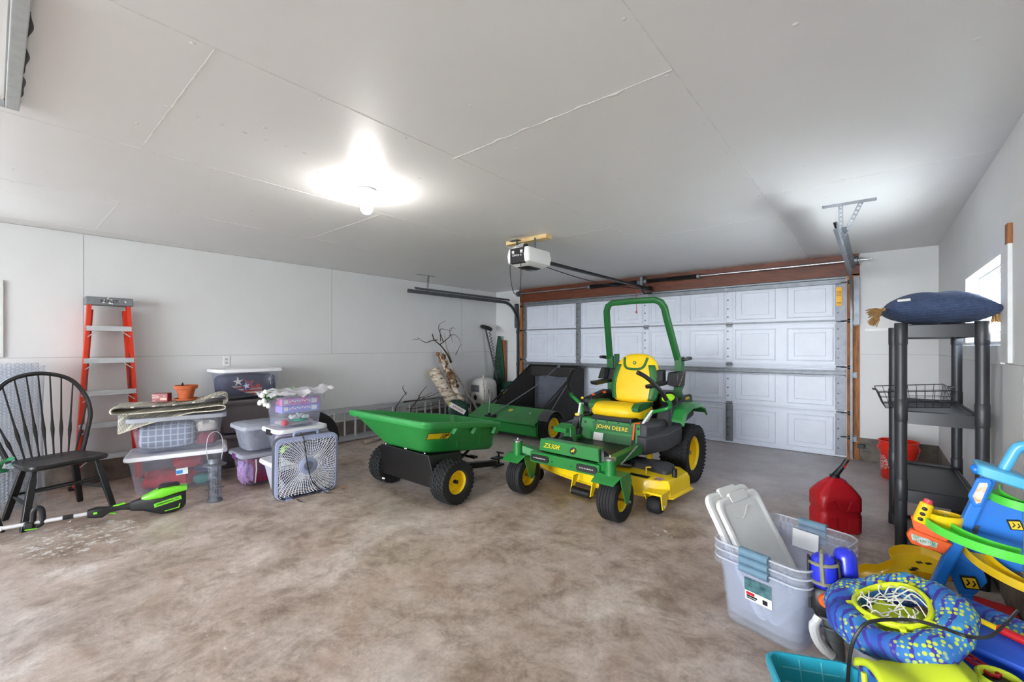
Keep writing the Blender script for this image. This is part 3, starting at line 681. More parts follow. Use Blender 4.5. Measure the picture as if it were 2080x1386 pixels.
def carton(lab, x, y, z, c, c2_, g=None):
    t = thing('carton', lab, 'carton', (TB[0]+x, TB[1]+y, TB[2]+z), R(90))
    MB().box((0, 0, .031), (.34, .14, .062)).build('card', mat('card_'+lab[:6], c, rough=.5, rgb2=c2_, scale=9, stretch=(6, 1, 1)), t, smooth=0, bevel=.002)
    b = MB()
    for k in range(9): b.box((-.10+.022*k, -.0705, .034+.008*(k % 2)), (.016, .001, .012))
    b.box((.12, -.0705, .03), (.05, .001, .04)); b.box((-.135, -.0705, .035), (.035, .001, .034)); b.build('print', M_paper, t, smooth=0)
carton('pink and blue printed carton, upper one in the topmost clear bin', .06, .0, .20, (226, 110, 168), (120, 184, 224))
carton('blue and lilac printed carton, lower one in the topmost clear bin', .06, .0, .136, (170, 140, 214), (110, 176, 226))
place(tag(MB().lathe([(.001, 0), (.07, 0), (.075, .016), (.07, .018), (.001, .012)], 24).build('craft_tray', mat('teal_tray', (36, 160, 130))), 'teal green craft tray at the bottom of the topmost bin', 'tray'), (TB[0]+.07, TB[1]+.0, TB[2]+.052))
for k, (y, z, r_) in enumerate(((-.055, .08, .024), (-.02, .075, .02), (.005, .088, .024), (.04, .076, .022), (.065, .075, .02))):
    place(tag(lump((r_, r_*1.3, r_*.8), 20+k, amp=.35).build('paper_craft', M_paper), 'crumpled white paper craft on the teal tray in the topmost bin', 'paper craft', 'paper crafts on the teal tray'), (TB[0]+.08, TB[1]+y, TB[2]+z-.008))
place(tag(MB().ball((0, 0, .03), .03).build('red_ball', M_red), 'red ball at the lower left of the topmost bin', 'ball'), (TB[0]+.105, TB[1]-.135, TB[2]+.016))
place(tag(lump((.10, .16, .024), 14, amp=.3).build('craft_scraps', mat('mixed_scraps', (200, 170, 160), rough=.8, rgb2=(120, 150, 170), scale=25)), 'mixed pastel craft scraps covering the floor of the topmost bin', 'scraps'), (TB[0]+.0, TB[1], TB[2]+.012))
from mathutils import noise as NZ
def bagf(u, v):
    x, y = (u-.5)*.44, (v-.5)*.54; e = max(abs(u-.5), abs(v-.5))*2
    z = .035+.035*NZ.noise(V((x*11, y*11, 2)))+.02*NZ.noise(V((x*30, y*30, 5)))-.05*max(0, e-.75)/.25*(.5+.8*NZ.noise(V((y*9, x*9, 9))))
    if v > .82 and u > .4: z += .05*(v-.82)/.18
    return (x, y, z)
place(tag(MB().surf(bagf, 30, 34).build('plastic_bag', clear('white_bag_film', (240, 240, 242), .62, .3), smooth=80, solid=.001), 'crumpled white plastic bag over the top of the topmost bin', 'plastic bag'), (TB[0], TB[1], TB[2]+.29))
fl = thing('flower_bunch', 'bunch of white artificial roses hanging left of the plastic bag', 'flowers', (-4.22, 1.66, .87))
M_petal = mat('white_petal', (238, 236, 230), rough=.8); M_stem = mat('stem_green', (70, 130, 50), rough=.7, rgb2=(46, 96, 36))
rr = random.Random(4); sm, lf = MB(), MB()
for k, (dx, dy, dz) in enumerate(((.06, -.13, .0), (.09, -.16, -.06), (.10, -.12, -.075), (.12, -.10, -.09), (.05, -.10, .025), (.11, -.135, -.045))):
    tip = V((dx, dy, dz)); sm.tube(smoothpath([(0, .08, .0), tuple(tip*.5+V((0, .03, .02))), tuple(tip)], 4), .003, 5)
    r_ = MB().ball(tip, (.018, .018, .024), 10, 8)
    for j in range(5): a = j*1.26; r_.ball(tip+V((.008*math.cos(a), .008*math.sin(a), -.004)), (.014, .014, .02), 8, 6)
    r_.build('rose', M_petal, fl)
for k in range(26):
    p_ = V((rr.uniform(.0, .09), rr.uniform(-.11, .05), rr.uniform(-.05, .02))); e = Euler((rr.random()*3, rr.random()*3, rr.random()*6)).to_matrix()
    lf.f([lf.v(p_+e @ V(q)) for q in ((-.024, 0, 0), (0, -.010, .004), (.026, 0, 0), (0, .010, .004))])
sm.build('stems', M_stem, fl); lf.build('leaves', M_stem, fl, recalc=False)
lf = MB()
for k in range(14):
    p_ = V((rr.uniform(-.05, .05), rr.uniform(.12, .2), rr.uniform(-.01, .04))); e = Euler((rr.random()*3, rr.random()*3, rr.random()*6)).to_matrix()
    lf.f([lf.v(p_+e @ V(q)) for q in ((-.03, 0, 0), (0, -.007, .004), (.03, 0, 0), (0, .007, .004))])
lf.build('sprig', mat('light_sprig', (140, 190, 110), rough=.7), fl, recalc=False)

# --- tyre standing behind the bins
t = thing('spare_tyre', 'black tyre standing on edge behind the stacked clear bins', 'tyre', (-4.62, 2.175, .305), rot=(0, PI/2, 0))
MB().lathe([(.20, -.05), (.235, -.062), (.275, -.062), (.298, -.045), (.305, 0), (.298, .045), (.275, .062), (.235, .062), (.20, .05), (.195, 0)], 48, wrap=True).build('tread', M_rubber, t)
MB().lathe([(.19, -.045), (.196, -.045), (.17, -.03), (.06, -.015), (.001, -.015), (.001, .015), (.06, .015), (.17, .03), (.196, .045), (.19, .045)], 32).build('rim', M_grey, t)

# --- box fan
fan = thing('box_fan', 'grey square box fan with white grille on the floor', 'fan', (-3.845, 1.765, .012), rot=(R(2.5), 0, R(85)))
FW = .515; M_fanc = mat('fan_blue_grey', (150, 158, 190), rough=.45, var=.03); M_fans = mat('fan_side_grey', (74, 76, 84), rough=.5)
def rring(w, h, r, y, n=6): return [(x, y, z+h/2) for x, z in rrect(w, h, r, n)]
MB().loft([rring(FW-.02, FW-.02, .05, -.045), rring(FW, FW, .06, -.035), rring(FW, FW, .06, .05), rring(FW-.02, FW-.02, .05, .055), rring(FW-.06, FW-.06, .04, .05), rring(FW-.06, FW-.06, .04, -.04)], wrap=True).build('housing', M_fans, fan)
MB().loft([rring(FW-.035, FW-.035, .05, -.058), rring(FW+.004, FW+.004, .062, -.052), rring(FW+.004, FW+.004, .062, -.03), rring(FW-.035, FW-.035, .05, -.03)], wrap=True).build('front_rim', M_fanc, fan)
M_gril = mat('grille_white', (228, 231, 244), rough=.4)
g = MB(); zc = FW/2; hw = FW/2-.018
def clip(r, a):
    x, z = r*math.cos(a), r*math.sin(a); k = min(1., hw/max(abs(x), 1e-6), hw/max(abs(z), 1e-6)); return x*k, z*k, k
for k in range(6, 25):
    r_ = .062+.0135*(k-5); seg = []
    for i in range(73):
        a = 2*PI*i/72; x, z = r_*math.cos(a), r_*math.sin(a)
        if abs(x) <= hw and abs(z) <= hw: seg.append((x, -.055, zc+z))
        else:
            if len(seg) > 1: g.tube(seg, .0017, 4)
            seg = []
    if len(seg) > 1: g.tube(seg, .0017, 4)
for k in range(60):
    a = 2*PI*k/60; pts = []
    for i in range(7):
        r_ = .075+(.37-.075)*i/6; x, z, kk = clip(r_, a+.32*(i/6)); pts.append((x, -.056, zc+z))
        if kk < 1: break
    g.tube(pts, .0019, 4)
g.build('grille', M_gril, fan)
b = MB().mx(M.Translation((0, 0, zc)) @ M.Rotation(PI/2, 4, 'X')); b.lathe([(.001, .064), (.03, .063), (.07, .060), (.078, .055), (.078, .05), (.001, .05)], 32); b.build('hub_badge', M_fanc, fan)
b = MB()
for r_ in (.012, .02, .028, .036): b.tube([(r_*math.cos(2*PI*i/24), -.0645, zc+r_*math.sin(2*PI*i/24)) for i in range(24)], .0014, 4, closed=True)
b.build('badge_rings', M_fans, fan)
b = MB()
for k in range(5):
    a = 2*PI*k/5
    def blade(u, v, a=a):
        r_ = .05+.17*u; t_ = a+(v-.5)*(.95-.25*u)-.2*u; return (r_*math.cos(t_), -.0+.045*(v-.5), zc+r_*math.sin(t_))
    b.surf(blade, 8, 6)
b.build('blades', mat('fan_blade', (64, 66, 104), rough=.4), fan, solid=.003, recalc=False)
b = MB().mx(M.Translation((0, .02, zc)) @ M.Rotation(PI/2, 4, 'X')); b.lathe([(.001, -.03), (.06, -.025), (.06, .03), (.001, .04)], 24); b.build('motor', M_blackm, fan)
b = MB(); hw2 = FW/2-.03
for k in range(1, 12): z = zc-hw2+2*hw2*k/12; b.cyl((-hw2, .052, z), (hw2, .052, z), .0016, seg=4); b.cyl((-hw2+2*hw2*k/12, .0525, zc-hw2), (-hw2+2*hw2*k/12, .0525, zc+hw2), .0016, seg=4)
b.build('rear_grille', M_fans, fan)
MB().tube(smoothpath([(-.10, .0, FW-.004), (-.095, .0, FW+.028), (-.05, .0, FW+.034), (.05, .0, FW+.034), (.095, .0, FW+.028), (.10, .0, FW-.004)], 5), .010, 8, flat=1.3).build('carry_handle', M_fanc, fan)
for x in (-.15, .15): MB().box((x, 0, -.005), (.05, .14, .012)).build('foot', M_fanc, fan, bevel=.003)
MB().tube(smoothpath([(-.06, -.03, FW+.035), (-.045, -.065, FW-.01), (-.03, -.07, .40), (-.005, -.072, .24), (.03, -.075, .12), (.10, -.09, .03), (.16, -.13, -.004), (.24, -.24, -.006), (.22, -.34, -.006), (.06, -.36, -.006), (-.08, -.2, -.006), (-.10, -.09, -.005)], 8), .0042, 6).build('power_cord', M_black, fan)

# --- bird feeder
f = thing('bird_feeder', 'empty tube bird feeder standing between the wide bin and lilac bin', 'bird feeder', (-4.265, 1.20, 0))
M_zinc = mat('zinc_grey', (110, 114, 122), rough=.45, metal=.5)
MB().lathe([(.001, 0), (.056, 0), (.058, .012), (.05, .02), (.042, .035), (.001, .035)], 28).build('base', M_zinc, f)
MB().lathe([(.040, .03), (.040, .31), (.038, .31), (.038, .03)], 28, wrap=True).build('tube', clear('feeder_tube', (190, 195, 205), .25, .15), f)
MB().lathe([(.085, .305), (.083, .31), (.05, .322), (.044, .345), (.036, .36), (.001, .362)], 28).build('cap', M_zinc, f)
for z in (.07, .14, .21):
    b = MB().cyl((-.075, 0, z), (.075, 0, z), .004, seg=8); b.cyl((0, -.07, z+.035), (0, .07, z+.035), .004, seg=8); b.build('perch', M_zinc, f)
    for s in (-1, 1):
        MB().box((s*.041, 0, z+.022), (.008, .03, .034)).build('port', M_zinc, f, bevel=.003); MB().box((0, s*.041, z+.055), (.03, .008, .034)).build('port', M_zinc, f, bevel=.003)
b = MB()
for a in range(0, 360, 45): b.cyl((.046*math.cos(R(a)), .046*math.sin(R(a)), .02), (.046*math.cos(R(a)), .046*math.sin(R(a)), .31), .0014, seg=4)
for z in (.05, .12, .19, .26): b.tube([(.046*math.cos(R(a)), .046*math.sin(R(a)), z) for a in range(0, 360, 20)], .0012, 4, closed=True)
b.build('cage', M_zinc, f)
MB().tube(smoothpath([(0, -.045, .33), (0, -.06, .45), (0, -.045, .55), (0, 0, .585), (0, .045, .55), (0, .06, .45), (0, .045, .33)], 6), .0028, 6).build('hanging_loop', mat('pale_wire', (200, 200, 204), metal=.5, rough=.4), f)

# --- string trimmer lying on the floor
t = thing('string_trimmer', 'lime green and black cordless pole trimmer lying on the floor', 'trimmer', (-4.285, .80, .0), R(75))
M_lime = mat('lime_green', (112, 206, 40), rough=.35, coat=.3, var=.04)
sec = lambda x, w, z0, z1: [(x, y*w, z0+(z1-z0)*(q+.5)) for y, q in rrect(1., 1., .28, 4)]
MB().loft([sec(-.135, .045, .06, .125), sec(-.06, .07, .045, .15), sec(.0, .10, .02, .15), sec(.05, .11, .0, .14), sec(.12, .11, .0, .15), sec(.185, .10, .025, .165), sec(.20, .08, .05, .15)]).build('motor_housing', M_black, t, smooth=50)
MB().loft([sec(-.07, .055, .128, .152), sec(-.02, .10, .125, .175), sec(.05, .122, .125, .205), sec(.13, .122, .145, .21), sec(.208, .112, .16, .195)]).build('hood', M_lime, t, smooth=50)
MB().loft([sec(.03, .07, .195, .215), sec(.05, .08, .20, .228), sec(.14, .08, .20, .228), sec(.16, .06, .195, .218)]).build('battery_cap', M_black, t, smooth=50)
MB().box((.09, -.057, .10), (.17, .004, .03), rot=(0, R(-12), 0)).build('name_band', M_lime, t, smooth=0)
text('GREENWORKS  60V', 'lettering', M_black, t, (.09, -.0595, .10), (PI/2, R(-12), 0), .016)
b = MB()
b.box((.115, -.057, .035), (.09, .004, .006), rot=(0, R(-8), 0)); b.box((.16, -.057, .055), (.006, .004, .035), rot=(0, R(14), 0)); b.build('trim_stripe', M_lime, t, smooth=0)
MB().loft([sec(-.37, .05, .06, .115), sec(-.33, .06, .05, .125), sec(-.29, .055, .045, .12), sec(-.25, .04, .075, .115), sec(-.18, .034, .078, .112), sec(-.12, .045, .065, .12)]).build('grip', M_black, t, smooth=50)
b = MB().box((-.20, 0, .118), (.07, .02, .012), rot=(0, R(-10), 0)); b.build('lock_lever', M_lime, t, bevel=.003); MB().box((-.245, 0, .066), (.06, .016, .010), rot=(0, R(15), 0)).build('trigger', M_lime, t, bevel=.003); MB().box((-.325, -.031, .09), (.022, .004, .016)).build('grip_button', M_lime, t, bevel=.003)
MB().cyl((-1.75, 0, .07), (-.36, 0, .088), .0135, seg=14).build('shaft', mat('shaft_white', (220, 220, 222), rough=.3, metal=.3), t)
b = MB()
for x in (-.47, -.485, -.455): b.cyl((x-.012, 0, .0865), (x+.012, 0, .0865), .0165, seg=12)
b.build('collar', M_black, t); MB().tube(arc((-.47, 0, .064), .014, 0, 330, 12), .002, 5).build('hang_ring', M_steel, t)
MB().tube(smoothpath([(-.635, 0, .055), (-.60, -.0, .08), (-.60, 0, .16), (-.62, 0, .185), (-.64, 0, .165), (-.645, 0, .10), (-.66, 0, .075)], 5), .017, 10).build('front_handle', M_black, t)
MB().box((-.66, 0, .075), (.05, .05, .045)).build('handle_clamp', M_black, t, bevel=.008)
MB().box((-.65, 0, .047), (.06, .03, .008)).build('clamp_tab', M_lime, t, bevel=.002)
for x in (-.80, -.93): MB().cyl((x-.014, 0, .081), (x+.014, 0, .081), .0165, seg=12).build('sleeve', M_white, t); MB().box((x, -.004, .062), (.014, .012, .014)).build('clip', M_white, t, bevel=.002)
MB().cyl((-1.90, 0, .07), (-1.75, 0, .072), .035, .03, seg=16).build('cutting_head', M_black, t)

# --- Windsor chairs
ch = thing('windsor_chair', 'black hoop-back Windsor chair in front of the orange ladder', 'chair', (-4.85, .325, 0), R(106.3))
M_chair = mat('black_chair_paint', (24, 24, 25), rough=.42, var=.12, scale=9)
M_seat = mat('black_seat_paint', (36, 36, 38), rough=.36, var=.14, scale=6)
out = smoothpath([(-.235, -.16), (-.20, -.215), (-.1, -.225), (0, -.215), (.1, -.225), (.20, -.215), (.235, -.16), (.225, 0), (.205, .13), (.17, .185), (0, .205), (-.17, .185), (-.205, .13), (-.225, 0), (-.235, -.16)], 4)[:-1]
MB().loft([[(p.x*k, p.y*k, z) for p in out] for k, z in ((.90, .405), (.98, .412), (1., .425), (.985, .440), (.95, .443), (.7, .432), (.3, .428))]).build('seat', M_seat, ch, smooth=50)
def leg(x0, y0, x1, y1):
    rs = []
    for t_, w_ in ((0, .034), (.05, .037), (.55, .042), (.8, .040), (.9, .030), (1., .026)):
        c = V((x0, y0, 0)).lerp(V((x1, y1, .41)), t_); h_ = w_/2; rs.append([(c.x-h_, c.y-h_*.8, c.z), (c.x+h_, c.y-h_*.8, c.z), (c.x+h_, c.y+h_*.8, c.z), (c.x-h_, c.y+h_*.8, c.z)])
    return MB().loft(rs)
FL = ((-.255, -.205, -.175, -.13), (.255, -.205, .175, -.13), (-.215, .215, -.14, .12), (.215, .215, .14, .12))
for a in FL: leg(*a).build('leg', M_chair, ch, bevel=.004)
def lat(i, t_): a = FL[i]; return V((a[0]+(a[2]-a[0])*t_, a[1]+(a[3]-a[1])*t_, .41*t_))
def stret(p, q): m_ = [p.lerp(q, k/6) for k in range(7)]; return MB().tube(m_, [.008, .010, .0125, .0135, .0125, .010, .008], 8)
for i, j, t_ in ((0, 1, .62), (2, 3, .45), (0, 2, .42), (1, 3, .42)): stret(lat(i, t_), lat(j, t_)).build('stretcher', M_chair, ch)
hoop = smoothpath([(1.08*x, y, z) for x, y, z in [(-.195, .165, .43), (-.235, .20, .58), (-.268, .235, .74), (-.245, .275, .90), (-.16, .31, 1.035), (0, .325, 1.085), (.16, .31, 1.035), (.245, .275, .90), (.268, .235, .74), (.235, .20, .58), (.195, .165, .43)]], 8)
MB().tube(hoop, .0165, 10, flat=1.).build('hoop', M_chair, ch)
HP = hoop
for k in range(9):
    u = (k-4)/4; xb = u*.165; yb = .165+.02*(1-abs(u)); tgt = u*.283 if abs(u) > .9 else u*.262
    best = min((p for p in HP if p.z > (.70 if abs(u) > .9 else .80)), key=lambda p: abs(p.x-tgt)); a, c = V((xb, yb, .43)), best.copy(); ln = (c-a).length
    MB().tube([a.lerp(c, t_) for t_ in (0, .12, .2, .26, .32, .38, .45, .6, .8, 1)], [.006, .0065, .0075, .0105, .013, .011, .0075, .0062, .0058, .005], 8).build('spindle', M_chair, ch)
ch2 = dup(ch, (-4.81, -.265, 0), 'black hoop-back Windsor chair cut off by the left edge')

pl = thing('artificial_plant', 'small green round-leaved artificial plant at the left edge', 'plant', (-4.60, .03, .440))
M_jade = clear('jade_leaf', (50, 170, 110), .75, .3); b = MB(); rr = random.Random(2)
for k in range(16):
    a = rr.random()*6.28; r_ = rr.uniform(.01, .06); c = V((r_*math.cos(a), r_*math.sin(a), rr.uniform(.02, .10))); e = Euler((rr.uniform(-.6, .6), rr.uniform(-.6, .6), 0)).to_matrix()
    b.loft([[c+e @ V((.021*math.cos(2*PI*i/12), .021*math.sin(2*PI*i/12), z)) for i in range(12)] for z in (0, .003)])
b.build('leaves', M_jade, pl)
b = MB()
for k in range(9): a = k*.7; b.tube([(0, 0, .0), (.03*math.cos(a), .03*math.sin(a), .09)], .002, 5)
b.build('stems', M_stem, pl); MB().lathe([(.001, 0), (.04, 0), (.045, .01), (.03, .018), (.001, .018)], 18).build('base', mat('plant_base', (40, 120, 80)), pl)

# --- roll of chicken wire
M_wire = mat('galvanised_wire', (176, 186, 200), rough=.4, metal=.6)
def hexroll(r, h, cells, y0=0., arcf=1.):
    b = MB(); n_ = cells; cw = 2*PI*arcf/n_; s_ = cw*r/1.5*.5; dz = s_*math.sqrt(3); rows = int(h/dz); vs = {}
    def vv(th, z):
        k = (round(th*2000) % round(2*PI*2000) if arcf == 1 else round(th*2000), round(z*4000))
        if k not in vs: rr_ = r*(1+.03*math.sin(th*3+z*4)); vs[k] = b.v((rr_*math.cos(th), rr_*math.sin(th), z))
        return vs[k]
    for i in range(n_*2):
        for j in range(rows):
            th = i*cw/2; z = j*dz+(dz/2 if i % 2 else 0)
            if th > 2*PI*arcf-.01: continue
            q = cw/3
            pts = [vv(th+q, z), vv(th+q/2, z+dz/2), vv(th-q/2, z+dz/2), vv(th-q, z), vv(th-q/2, z-dz/2), vv(th+q/2, z-dz/2)]
            if len(set(pts)) == 6: b.f(pts)
    return b
cw = thing('chicken_wire_roll', 'roll of galvanised chicken wire leaning on the left wall', 'chicken wire', (-5.385, .06, .02))
for r_, h_, n_ in ((.185, 1.17, 24), (.15, 1.16, 20), (.11, 1.16, 15)):
    hexroll(r_, h_, n_).build('wire_layer', M_wire, cw, smooth=0, wire=.0022, recalc=False)
lo = hexroll(.27, 1.13, 24, arcf=.5).build('loose_flap', M_wire, cw, smooth=0, wire=.0022, recalc=False); lo.location = (-.03, -.05, .0); lo.rotation_euler = (0, 0, R(-75))

# --- orange step ladder folded against the wall
ld = thing('step_ladder', 'orange fibreglass step ladder folded against the left wall', 'ladder', (-5.585, .710, 0), rot=(0, 0, R(90)))
M_fib = mat('orange_fibreglass', (212, 52, 20), rough=.5, var=.06, scale=10); M_alu = mat('ladder_aluminium', (196, 198, 200), rough=.4, metal=.4, var=.05); M_capg = mat('ladder_cap_grey', (124, 128, 132), rough=.6, var=.1)
HT = 1.70
def rail(sx, yb=0., m=M_fib, wb=.245, wt=.150, c=.075, z1=HT):
    o0, o1 = sx*wb, sx*wt; s = -sx
    pr = [(0, -c/2), (s*.028, -c/2), (s*.028, -c/2+.006), (s*.006, -c/2+.006), (s*.006, c/2-.006), (s*.028, c/2-.006), (s*.028, c/2), (0, c/2)]
    return MB().loft([[(o0+x, yb+y, 0) for x, y in pr], [(o1+x, yb+y, z1) for x, y in pr]])
for sx in (-1, 1): rail(sx).build('rail', M_fib, ld, smooth=0)
for sx in (-1, 1): rail(sx, .062, wb=.225, wt=.13, c=.034, z1=HT-.05).build('rear_rail', M_fib, ld, smooth=0)
for k in range(5):
    z = .285+.302*k; w_ = .245-.095*z/HT-.004
    b = MB().bb((-w_, -.036, z-.045), (w_, .036, z)); b.bb((-w_, -.040, z-.045), (w_, -.036, z+.002)); st = b.build('step', M_alu, ld, smooth=0, bevel=.003)
    for sx in (-1, 1): MB().tube([(sx*(w_-.008), -.036, z-.10), (sx*(w_-.07), -.034, z-.047)], .005, 6).build('brace', M_alu, st)
    b = MB()
    for sx in (-1, 1):
        for q in (.0, -.025): b.cyl((sx*(w_+.002), -.041, z-.012+q), (sx*(w_+.002), -.037, z-.012+q), .005, seg=8)
    b.build('rivet', M_alu, st)
MB().bb((-.165, -.055, HT-.01), (.165, .085, HT+.065)).build('top_cap', M_capg, ld, bevel=.008)
text('KELLER', 'lettering', M_black, ld, (.0, -.0565, HT+.027), (PI/2, 0, 0), .042, spacing=.92, sx=1.05)
b = MB(); rr = random.Random(8)
for k in range(10): b.ball((rr.uniform(-.05, .12), -.056, HT+rr.uniform(.0, .06)), (.004+.008*rr.random(), .0016, .003+.006*rr.random()), 8, 4)
b.ball((.0, -.056, HT+.012), (.014, .002, .010), 8, 4); b.build('paint_splash', M_white, ld)
for sx in (-1, 1):
    b = MB().bb((sx*.150, .03, .90), (sx*.157, .045, 1.24)); b.build('spreader', M_track, ld, smooth=0)
    MB().bb((sx*.252-.02, -.045, -.0), (sx*.252+.02, .045, .02)).build('foot', M_black, ld, smooth=0)

# --- extension ladder lying on edge along the wall
xl = thing('extension_ladder', 'aluminium extension ladder lying on its edge along the left wall', 'ladder', (-5.60, 2.35, 0))
for off, y0, y1 in ((0., 0., 3.5), (.07, .12, 3.4)):
    for z in (.045, .425):
        pr = [(off-.014, z-.033), (off+.014, z-.033), (off+.014, z-.027), (off-.008, z-.027), (off-.008, z+.027), (off+.014, z+.027), (off+.014, z+.033), (off-.014, z+.033)]
        MB().loft([[(x, y, q) for x, q in pr] for y in (y0, y1)]).build('rail', M_alu, xl, smooth=0)
    for k in range(11):
        y = y0+.15+.305*k
        if y < y1-.05: MB().cyl((off, y, .06), (off, y, .41), .016, seg=12).build('rung', M_alu, xl)

# --- firewood and branches in the corner
def birch(name):
    m = bpy.data.materials.new(name); m.use_nodes = True; nt = m.node_tree; p = nt.nodes['Principled BSDF']; L = nt.links.new
    tc = nd(nt, 'ShaderNodeTexCoord'); mp = nd(nt, 'ShaderNodeMapping'); mp.inputs['Scale'].default_value = (1, 1, 3.2); L(tc.outputs['Object'], mp.inputs[0])
    n1 = nd(nt, 'ShaderNodeTexNoise', Scale=9., Detail=7., Roughness=.7); L(mp.outputs[0], n1.inputs['Vector'])
    cr = nd(nt, 'ShaderNodeValToRGB'); e = cr.color_ramp.elements; e[0].position = .36; e[0].color = (*lin((58, 44, 34)), 1); e[1].position = .62; e[1].color = (*lin((222, 214, 200)), 1)
    x = e.new(.45); x.color = (*lin((178, 160, 138)), 1); L(n1.outputs['Fac'], cr.inputs[0]); L(cr.outputs[0], p.inputs['Base Color']); p.inputs['Roughness'].default_value = .9
    bp = nd(nt, 'ShaderNodeBump', Strength=.6, Distance=.01); L(n1.outputs['Fac'], bp.inputs['Height']); L(bp.outputs[0], p.inputs['Normal']); return m
M_birch = birch('birch_bark'); M_twig = mat('dark_twig', (74, 64, 56), rough=.9, rgb2=(48, 40, 36)); M_ltwig = mat('pale_twig', (196, 186, 172), rough=.9, rgb2=(150, 136, 120), scale=30)
M_endg = mat('end_grain', (150, 112, 74), rough=.9, rgb2=(104, 72, 44))
def stick(p0, p1, r0, r1, n_=8, wob=.02, seed=0, seg=8):
    rr = random.Random(seed); a, c = V(p0), V(p1); pts = [a.lerp(c, i/n_)+V((rr.uniform(-wob, wob), rr.uniform(-wob, wob), rr.uniform(-wob, wob)))*(0 if i in (0, n_) else 1) for i in range(n_+1)]
    return pts, [r0+(r1-r0)*i/n_ for i in range(n_+1)]
def twigs(b, p0, d, ln, r, depth, rr):
    n_ = 5; pts = [V(p0)]; dd = V(d).normalized()
    for i in range(n_):
        dd = (dd+V((rr.uniform(-.35, .35), rr.uniform(-.35, .35), rr.uniform(-.25, .35)))).normalized(); q = pts[-1]+dd*ln/n_
        q.x = max(q.x, XL+.02); pts.append(q)
    b.tube(pts, [r*(1-.6*i/n_) for i in range(n_+1)], 5)
    if depth:
        for k in range(3): i = rr.randint(1, n_); twigs(b, pts[i], (dd+V((rr.uniform(-.9, .9), rr.uniform(-.9, .9), rr.uniform(-.5, .8)))), ln*.6, r*.55, depth-1, rr)
lg = thing('birch_log', 'cut white birch log leaning against the left wall', 'log', (-5.10, 4.93, .0))
pts, rs = stick((0, 0, .06), (-.44, -.31, .93), .108, .098, 10, .008, 1)
MB().tube(pts, rs, 18).build('bark', M_birch, lg)
d_ = (V(pts[-1])-V(pts[0])).normalized()
MB().tube([V(pts[-1])-d_*.02, V(pts[-1])+d_*.004], .082, 16).build('cut_end', M_endg, lg)
b = MB()
for t_, a in ((.35, .3), (.62, 2.1), (.8, 1.2)):
    c = V(pts[0]).lerp(V(pts[-1]), t_)+V((.095, -.04, .03)); b.ball(c, (.018, .018, .012), 8, 5)
b.build('knot', M_twig, lg)
l2 = thing('forked_birch', 'forked birch limb with peeling bark and bare twigs in the corner', 'branch', (-5.02, 4.98, 0))
pts, rs = stick((0, 0, .06), (-.52, -.22, 1.22), .066, .026, 10, .028, 5)
MB().tube(pts, rs, 14).build('bark', M_birch, l2)
b = MB(); rr = random.Random(12)
for k in range(80):   # curls of loose bark
    t_ = rr.uniform(.5, .98); c = V((0, 0, .06)).lerp(V((-.52, -.22, 1.22)), t_); a = rr.random()*6.28; rad = .05+rr.random()*.025
    e = Euler((rr.uniform(-.8, .8), rr.uniform(-.8, .8), a)).to_matrix(); w_ = rr.uniform(.015, .035)
    g0 = [[c+V((rad*math.cos(a), rad*math.sin(a), 0))*.7+e @ V((w_*math.cos(u), w_*math.sin(u)*.6, v)) for u in (0, .6, 1.2, 1.8, 2.4)] for v in (-.03, .03)]
    rv = [[b.v(p_) for p_ in r_] for r_ in g0]
    for i in range(4): b.f([rv[0][i], rv[0][i+1], rv[1][i+1], rv[1][i]])
b.build('loose_bark', mat('curled_bark', (150, 112, 78), rough=.95, rgb2=(92, 64, 44), scale=25), l2, recalc=False)
b = MB(); O2 = V((-5.02, 4.98, 0)); rr = random.Random(5)
TW = [[(4.974, 1.031), (4.878, 1.141), (4.785, 1.249), (4.731, 1.326), (4.648, 1.407), (4.61, 1.51)], [(4.64, 1.407), (4.573, 1.4), (4.479, 1.367), (4.4, 1.393), (4.329, 1.42), (4.246, 1.441)], [(4.329, 1.42), (4.205, 1.402)],
      [(4.731, 1.326), (4.785, 1.379), (4.847, 1.427), (4.942, 1.482), (4.974, 1.561), (5.071, 1.636)], [(4.762, 1.379), (4.739, 1.484), (4.731, 1.589), (4.769, 1.673), (4.878, 1.737)], [(4.769, 1.39), (4.785, 1.485), (4.766, 1.59), (4.831, 1.581), (4.942, 1.566)],
      [(4.95, 1.488), (5.038, 1.502), (5.104, 1.442), (5.17, 1.357), (5.187, 1.308)], [(5.038, 1.163), (5.104, 1.235), (5.187, 1.296), (5.289, 1.346)], [(4.99, 1.495), (5.038, 1.441), (5.038, 1.369)], [(4.97, 1.60), (5.0, 1.62), (5.04, 1.60)], [(4.50, 1.37), (4.49, 1.42)], [(4.60, 1.4), (4.62, 1.45), (4.60, 1.49)]]
for k, l_ in enumerate(TW):
    r0 = (.017, .008, .005, .009, .008, .008, .005, .006, .004, .003, .003, .004)[k]; P_ = [V((-5.5+.05*math.sin(k*2+i), y, z))-O2 for i, (y, z) in enumerate(l_)]
    b.tube(smoothpath(P_, 3), [max(.0022, r0*(1-.65*i/(3*(len(l_)-1)))) for i in range(3*(len(l_)-1)+1)], 6)
b.build('twigs', M_twig, l2)
MB().tube(smoothpath([V((-5.5, y, z))-O2 for y, z in ((4.998, 1.031), (4.926, 1.176), (4.862, 1.332), (4.831, 1.521))], 3), [.016, .015, .014, .013, .012, .011, .010, .009, .007, .005], 7).build('pale_twig', M_ltwig, l2)
